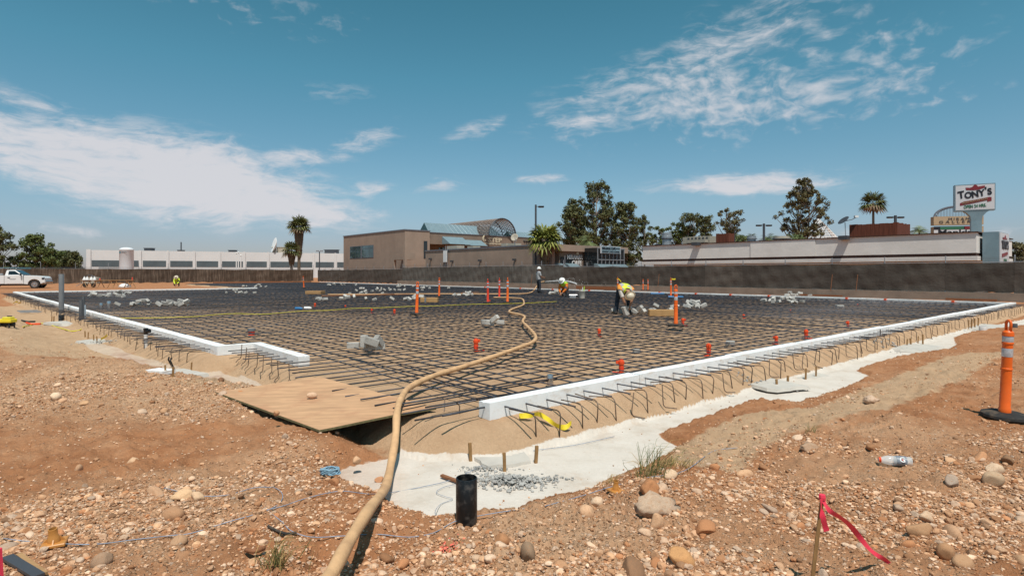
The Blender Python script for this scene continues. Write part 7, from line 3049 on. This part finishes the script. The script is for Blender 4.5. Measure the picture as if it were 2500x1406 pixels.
yellow_compressor()

for px0, px1, py, mt, lab in ((1596, 1622, 717, 'blue_tool', 'left blue tool lying near the tape-tagged post'), (1640, 1668, 725, 'blue_tool', 'right blue tool lying near the tape-tagged post')):
    a, b = G(px0, py, .14), G(px1, py, .14)
    m = MB()
    m.tube([a, a.lerp(b, .5), b], [.05, .07, .05], 7)
    m.tube([a - Vector((.2, 0, 0)), a], [.07, .08], 7)
    tag(m.build('power_tool', M_[mt], None, loc=a), lab, 'tool')
p = G(1421, 728, .12)
t = thing('tool_bucket', 'grey-white bucket of tools right of the crouching worker', 'bucket', p)
m = MB()
m.lathe([(.15, 0), (.18, .36), (.19, .37), (.19, .40), (.17, .40), (.14, .03), (.01, .03)], 16, Matrix.Translation(p), cap=False)
m.build('pail', M_['pad'], t, smooth=40)
for k, (dx, mt) in enumerate(((-.08, 'lumber_red'), (.02, 'white_plain'), (.08, 'lime'))):
    m = MB()
    m.tube([p + Vector((dx, 0, .2)), p + Vector((dx * 1.6, 0, .55 + .05 * k))], .025, 5)
    m.build('tool_handle', M_[mt], t)
p = G(1398, 729, .12)
m = MB()
m.bevbox(p + Vector((0, 0, .10)), (.34, .2, .14), .01)
m.tube([p + Vector((-.18, 0, .2)), p + Vector((.25, 0, .2))], .02, 5)
tag(m.build('tool_box', M_['galv'], None, loc=p), 'small grey tool box beside the crouching worker', 'tool box')
for px, py, mt, lab in ((727, 753, 'blue_tool', 'left blue spray can lying on the mat'), (749, 752, 'white_plain', 'pale blue spray can right of the other on the mat')):
    a = G(px - 6, py, .14)
    b = G(px + 6, py, .14)
    m = MB()
    m.tube([a, b], .055, 8)
    m.tube([b, b + Vector((.09, 0, 0))], [.055, .03], 8)
    tag(m.build('spray_can', M_[mt], None, smooth=40, loc=a), lab, 'spray can')
for px, py, lab in ((1356, 700, 'pink survey flag stick before the fence left of centre'), (1606, 695, 'thin red survey stick before the fence right of the bending worker'), (2028, 722, 'thin dark lath leaning before the fence on the right'), (2090, 700, 'red-topped lath leaning before the fence far right')):
    a = D(px if px != 1356 else 1296, HZ, 35 if px > 1700 else 44)
    a.z = .4
    m = MB()
    m.tube([a, a + Vector((.1, 0, 1.0))], .018, 5)
    o = m.build('survey_lath', M_['lumber_red'], None, loc=a)
    tag(o, lab, 'survey stake')

# ------------------------------------------------------------------ people
def person(label, loc, rz, J, wear, hat, size=1.0):
    """J: joint positions, metres, facing local +y; one skinned body, clothes as children"""
    RAD = dict(pelvis=.150, belly=.150, chest=.165, neck=.062, chin=.075, head=.102, crown=.075, nose=.018,
               shl=.075, ell=.047, wrl=.034, pal=.036, shr=.075, elr=.047, wrr=.034, par=.036,
               hil=.100, knl=.066, anl=.048, tol=.040, hir=.100, knr=.066, anr=.048, tor=.040)
    E = [('pelvis', 'belly'), ('belly', 'chest'), ('chest', 'neck'), ('neck', 'chin'), ('chin', 'head'), ('head', 'crown'), ('head', 'nose')]
    for s in 'lr':
        E += [('chest', 'sh' + s), ('sh' + s, 'el' + s), ('el' + s, 'wr' + s), ('wr' + s, 'pa' + s), ('pelvis', 'hi' + s), ('hi' + s, 'kn' + s), ('kn' + s, 'an' + s), ('an' + s, 'to' + s)]
    J = {k: Vector(v) for k, v in J.items()}
    f = (J['head'] - J['chin']).normalized()
    face = J.pop('face', Vector((0, 1, 0))).normalized()
    J['crown'] = J['head'] + f * .085
    J['nose'] = J['head'] + face * .115
    for s in 'lr':
        d = (J['pa' + s] - J['wr' + s])
        d = d.normalized() if d.length > 1e-4 else Vector((0, 0, -1))
        side = d.orthogonal().normalized()
        for k, (off, ln) in enumerate(((-.030, .075), (-.010, .088), (.011, .082), (.030, .066))):
            n1, n2 = 'f%d%sa' % (k, s), 'f%d%sb' % (k, s)
            J[n1] = J['pa' + s] + side * off + d * ln * .55
            J[n2] = J['pa' + s] + side * off * 1.05 + d * ln * .95 + Vector((0, .0, -.012))
            RAD[n1], RAD[n2] = .0095, .0085
            E += [('pa' + s, n1), (n1, n2)]
        tn = 't%s' % s
        J[tn] = J['wr' + s].lerp(J['pa' + s], .6) + side * -.055 + d * .02
        RAD[tn] = .010
        E += [('pa' + s, tn)]
    names = list(J)
    idx = {n: i for i, n in enumerate(names)}
    me = bpy.data.meshes.new('person_body')
    me.from_pydata([J[n] for n in names], [(idx[a], idx[b]) for a, b in E], [])
    tmp = bpy.data.objects.new('tmp', me)
    COL.objects.link(tmp)
    md = tmp.modifiers.new('skin', 'SKIN')
    md.use_smooth_shade = True
    for i, n in enumerate(names):
        sv = me.skin_vertices[0].data[i]
        r_ = RAD[n]
        sv.radius = (r_ * (1.12 if n in ('chest', 'belly', 'pelvis') else 1), r_ * (.82 if n in ('chest', 'belly', 'pelvis') else 1))
        sv.use_root = (n == 'pelvis')
    sb = tmp.modifiers.new('sub', 'SUBSURF')
    sb.levels = sb.render_levels = 1
    bpy.context.view_layer.update()
    body = bpy.data.meshes.new_from_object(tmp.evaluated_get(bpy.context.evaluated_depsgraph_get()))
    bpy.data.objects.remove(tmp)
    body.name = 'person_body'
    body.materials.clear()
    body.materials.append(M_['skin'])
    o = bpy.data.objects.new('person', body)
    COL.objects.link(o)
    M = Matrix.Translation(loc) @ Matrix.Rotation(rz, 4, 'Z') @ Matrix.Scale(size, 4)
    o.matrix_world = M
    tag(o, label, 'person')
    # which bone is every face on
    segs = [(J[a], J[b], a, b, RAD[a]) for a, b in E]

    def region(p):
        best, name = 9e9, ''
        for a, b, na, nb, r_ in segs:
            d = b - a
            tt = max(0, min(1, (p - a).dot(d) / (d.length_squared + 1e-9)))
            q = (p - (a + d * tt)).length / (RAD[na] * (1 - tt) + RAD[nb] * tt)
            if q < best:
                best, name, tb = q, (na, nb), tt
        na, nb = name
        if nb in ('neck',) and tb > .55 or na in ('neck', 'chin', 'head'):
            return 'head'
        if na in ('pelvis', 'belly', 'chest') and nb[:2] != 'hi':
            return 'torso' if not (na == 'pelvis' and tb < .25) else 'hips'
        if nb[:2] == 'hi':
            return 'hips'
        if na[:2] == 'sh':
            return 'upper_arm' if tb < .8 else 'elbow'
        if na[:2] == 'el':
            return 'fore_arm' if tb < .85 else 'hand'
        if na[:2] in ('wr', 'pa') or na[0] in 'ft':
            return 'hand'
        if na[:2] == 'hi':
            return 'thigh'
        if na[:2] == 'kn':
            return 'shin'
        return 'foot'
    reg = [region(p.center) for p in body.polygons]
    for name, parts, mt, inflate, *flt in wear:
        keep = [p for p, r_ in zip(body.polygons, reg) if r_ in parts and (not flt or flt[0](p.center))]
        if not keep:
            continue
        used = sorted({v for p in keep for v in p.vertices})
        mp = {v: i for i, v in enumerate(used)}
        c = bpy.data.meshes.new(name)
        c.from_pydata([body.vertices[v].co + body.vertices[v].normal * inflate for v in used], [], [[mp[v] for v in p.vertices] for p in keep])
        c.polygons.foreach_set('use_smooth', [True] * len(c.polygons))
        c.materials.append(M_[mt])
        k = bpy.data.objects.new(name, c)
        COL.objects.link(k)
        k.parent = o
    # hard hat with brim, standing on the crown
    if hat:
        up = f
        q = up.to_track_quat('Z', 'Y').to_matrix().to_4x4()
        hm = Matrix.Translation(J['head'] + f * .035) @ q
        m = MB()
        m.lathe([(.185, -.005), (.187, .003), (.135, .022), (.132, .06), (.115, .105), (.075, .138), (.02, .148)], 18, hm)
        e = m.build('hard_hat', M_[hat], None, smooth=50)
        e.parent = o
        for key in ('label', 'category', 'group'):
            if key in e:
                del e[key]
        m = MB()
        m.tube([hm @ Vector((0, -.13 + .26 * i / 8, .065 + .088 * math.sin(math.pi * i / 8))) for i in range(9)], .012, 5)
        e2 = m.build('hat_ridge', M_[hat], None)
        e2.parent = e
    return o


STAND = dict(pelvis=(0, 0, .98), belly=(0, .0, 1.12), chest=(0, -.01, 1.34), neck=(0, .0, 1.50), chin=(0, .03, 1.56), head=(0, .03, 1.64), face=(0, 1, -.15),
             shl=(-.185, -.01, 1.42), ell=(-.23, .04, 1.16), wrl=(-.12, .28, 1.08), pal=(-.08, .36, 1.07), shr=(.185, -.01, 1.42), elr=(.23, .06, 1.16), wrr=(.13, .32, 1.06), par=(.08, .42, 1.06),
             hil=(-.10, 0, .92), knl=(-.12, .03, .50), anl=(-.13, -.02, .09), tol=(-.15, .16, .04), hir=(.10, 0, .92), knr=(.13, .05, .50), anr=(.15, .02, .09), tor=(.18, .20, .04))
sw = G(1316, 718, .10)
sw.y = 40.0
sw = Vector(((1315 - 1250) * 40 / FPX, 40.0, .10))
person('standing worker in white hard hat, grey shirt and dark jeans holding the hose', sw, R(-68), STAND,
       [('shirt', ('torso', 'upper_arm', 'hips'), 'grey_shirt', .020), ('trousers', ('hips', 'thigh', 'shin'), 'jeans', .016), ('boots', ('foot',), 'black', .016), ('neck_cloth', ('head',), 'red_orange', .012, lambda p: p.z < 1.585)], 'hat_white', 1.0)
# neck cloth under the hat
CROUCH = dict(pelvis=(0, -.16, .34), belly=(0, -.10, .48), chest=(0, .10, .66), neck=(0, .20, .78), chin=(0, .26, .82), head=(.01, .32, .86), face=(0, .75, -.65),
              shl=(-.18, .11, .70), ell=(-.22, .24, .45), wrl=(-.06, .40, .24), pal=(-.02, .46, .17), shr=(.18, .11, .70), elr=(.20, .26, .44), wrr=(.07, .40, .22), par=(.04, .46, .14),
              hil=(-.11, -.12, .33), knl=(-.19, .28, .52), anl=(-.18, .10, .10), tol=(-.20, .30, .05), hir=(.11, -.12, .33), knr=(.20, .20, .22), anr=(.20, -.14, .12), tor=(.20, -.30, .05))
cw = Vector(((1378 - 1250) * 33.5 / FPX, 33.5, .10))
person('crouching worker in orange long-sleeved shirt and lime neck cloth', cw, R(152), CROUCH,
       [('shirt', ('torso', 'upper_arm', 'elbow', 'fore_arm', 'hips'), 'orange_shirt', .020), ('trousers', ('hips', 'thigh', 'shin'), 'grey_cloth', .016), ('boots', ('foot',), 'black', .016), ('neck_cloth', ('head', 'torso'), 'lime', .030, lambda p: .58 < p.z < .84 and p.y > .06)], 'hat_white', 1.08)
BEND = dict(pelvis=(0, -.12, .86), belly=(0, .02, .92), chest=(-.02, .26, .84), neck=(-.04, .42, .76), chin=(-.05, .48, .71), head=(-.06, .54, .66), face=(0, .55, -.85),
            shl=(-.20, .28, .80), ell=(-.20, .36, .52), wrl=(-.10, .40, .28), pal=(-.08, .41, .20), shr=(.18, .28, .82), elr=(.12, .38, .54), wrr=(.03, .42, .30), par=(.0, .43, .22),
            hil=(-.11, -.12, .82), knl=(-.17, .02, .46), anl=(-.20, -.02, .09), tol=(-.23, .16, .04), hir=(.11, -.12, .82), knr=(.20, -.02, .46), anr=(.26, .04, .09), tor=(.31, .20, .04))
bw = Vector(((1522 - 1250) * 19.4 / FPX, 19.4, .10))
BN = person('bending worker in cream hard hat and orange-yellow safety vest setting a block', bw, R(184), BEND,
            [('shirt', ('torso', 'upper_arm', 'hips'), 'white_shirt', .016), ('vest', ('torso',), 'hivis_orange', .034), ('vest_panel', ('torso',), 'hivis_yellow', .041, lambda p: abs(p.x + .01) < .09), ('vest_stripe', ('torso',), 'silver_tape', .043, lambda p: .085 < abs(p.x + .01) < .125), ('trousers', ('hips', 'thigh', 'shin'), 'jeans', .016), ('boots', ('foot',), 'black', .018)], 'hat_cream', 1.02)
fw = Vector(((432 - 1250) * 62.0 / FPX, 62.0, .02))
person('far crouching worker in a yellow-green vest beyond the back left foam', fw, R(200), CROUCH,
       [('shirt', ('torso', 'upper_arm', 'elbow', 'fore_arm'), 'hivis_yellow', .020), ('trousers', ('hips', 'thigh', 'shin'), 'jeans', .016), ('boots', ('foot',), 'black', .016)], 'hat_cream', 1.15)

# the water jet the standing worker sprays: a thinning stream and its drops
m = MB()
P = [D(1331, 687.5, 40.0), D(1350, 686, 39.7), D(1372, 685, 39.4), D(1385, 686.5, 39.2), D(1400, 690, 39.0), D(1408, 693.5, 38.9)]
PP = smooth_path(P, 5)
m.tube(PP, [.022 + .001 * i for i in range(len(PP))], 6)
rs_ = np.random.RandomState(8)
for k in range(70):
    q = PP[rs_.randint(len(PP) // 3, len(PP))] + Vector((rs_.normal() * .35, rs_.normal() * .15, rs_.normal() * .10))
    m.lathe([(.004, -.018), (.018, 0), (.004, .018)], 5, Matrix.Translation(q))
wtr = bpy.data.materials.new('water_spray')
wtr.use_nodes = True
b = wtr.node_tree.nodes['Principled BSDF']
b.inputs['Base Color'].default_value = (.85, .86, .88, 1)
b.inputs['Roughness'].default_value = .2
b.inputs['Alpha'].default_value = .6
o = m.build('water_jet', wtr, None, smooth=True, loc=P[0])
o['label'] = 'jet of water spraying from the standing worker\'s hose'
o['category'] = 'water jet'
# the block in the bending worker's hands
blk = [x for x in bpy.data.objects if x.name.startswith('concrete_block')][0].copy()
COL.objects.link(blk)
place(blk, (bw.x - .02, bw.y - .44, .24), rot=(R(80), R(70), R(10)), scale=1.6)
tag(blk, 'pale block held upright by the bending worker', 'concrete block', 'single blocks')
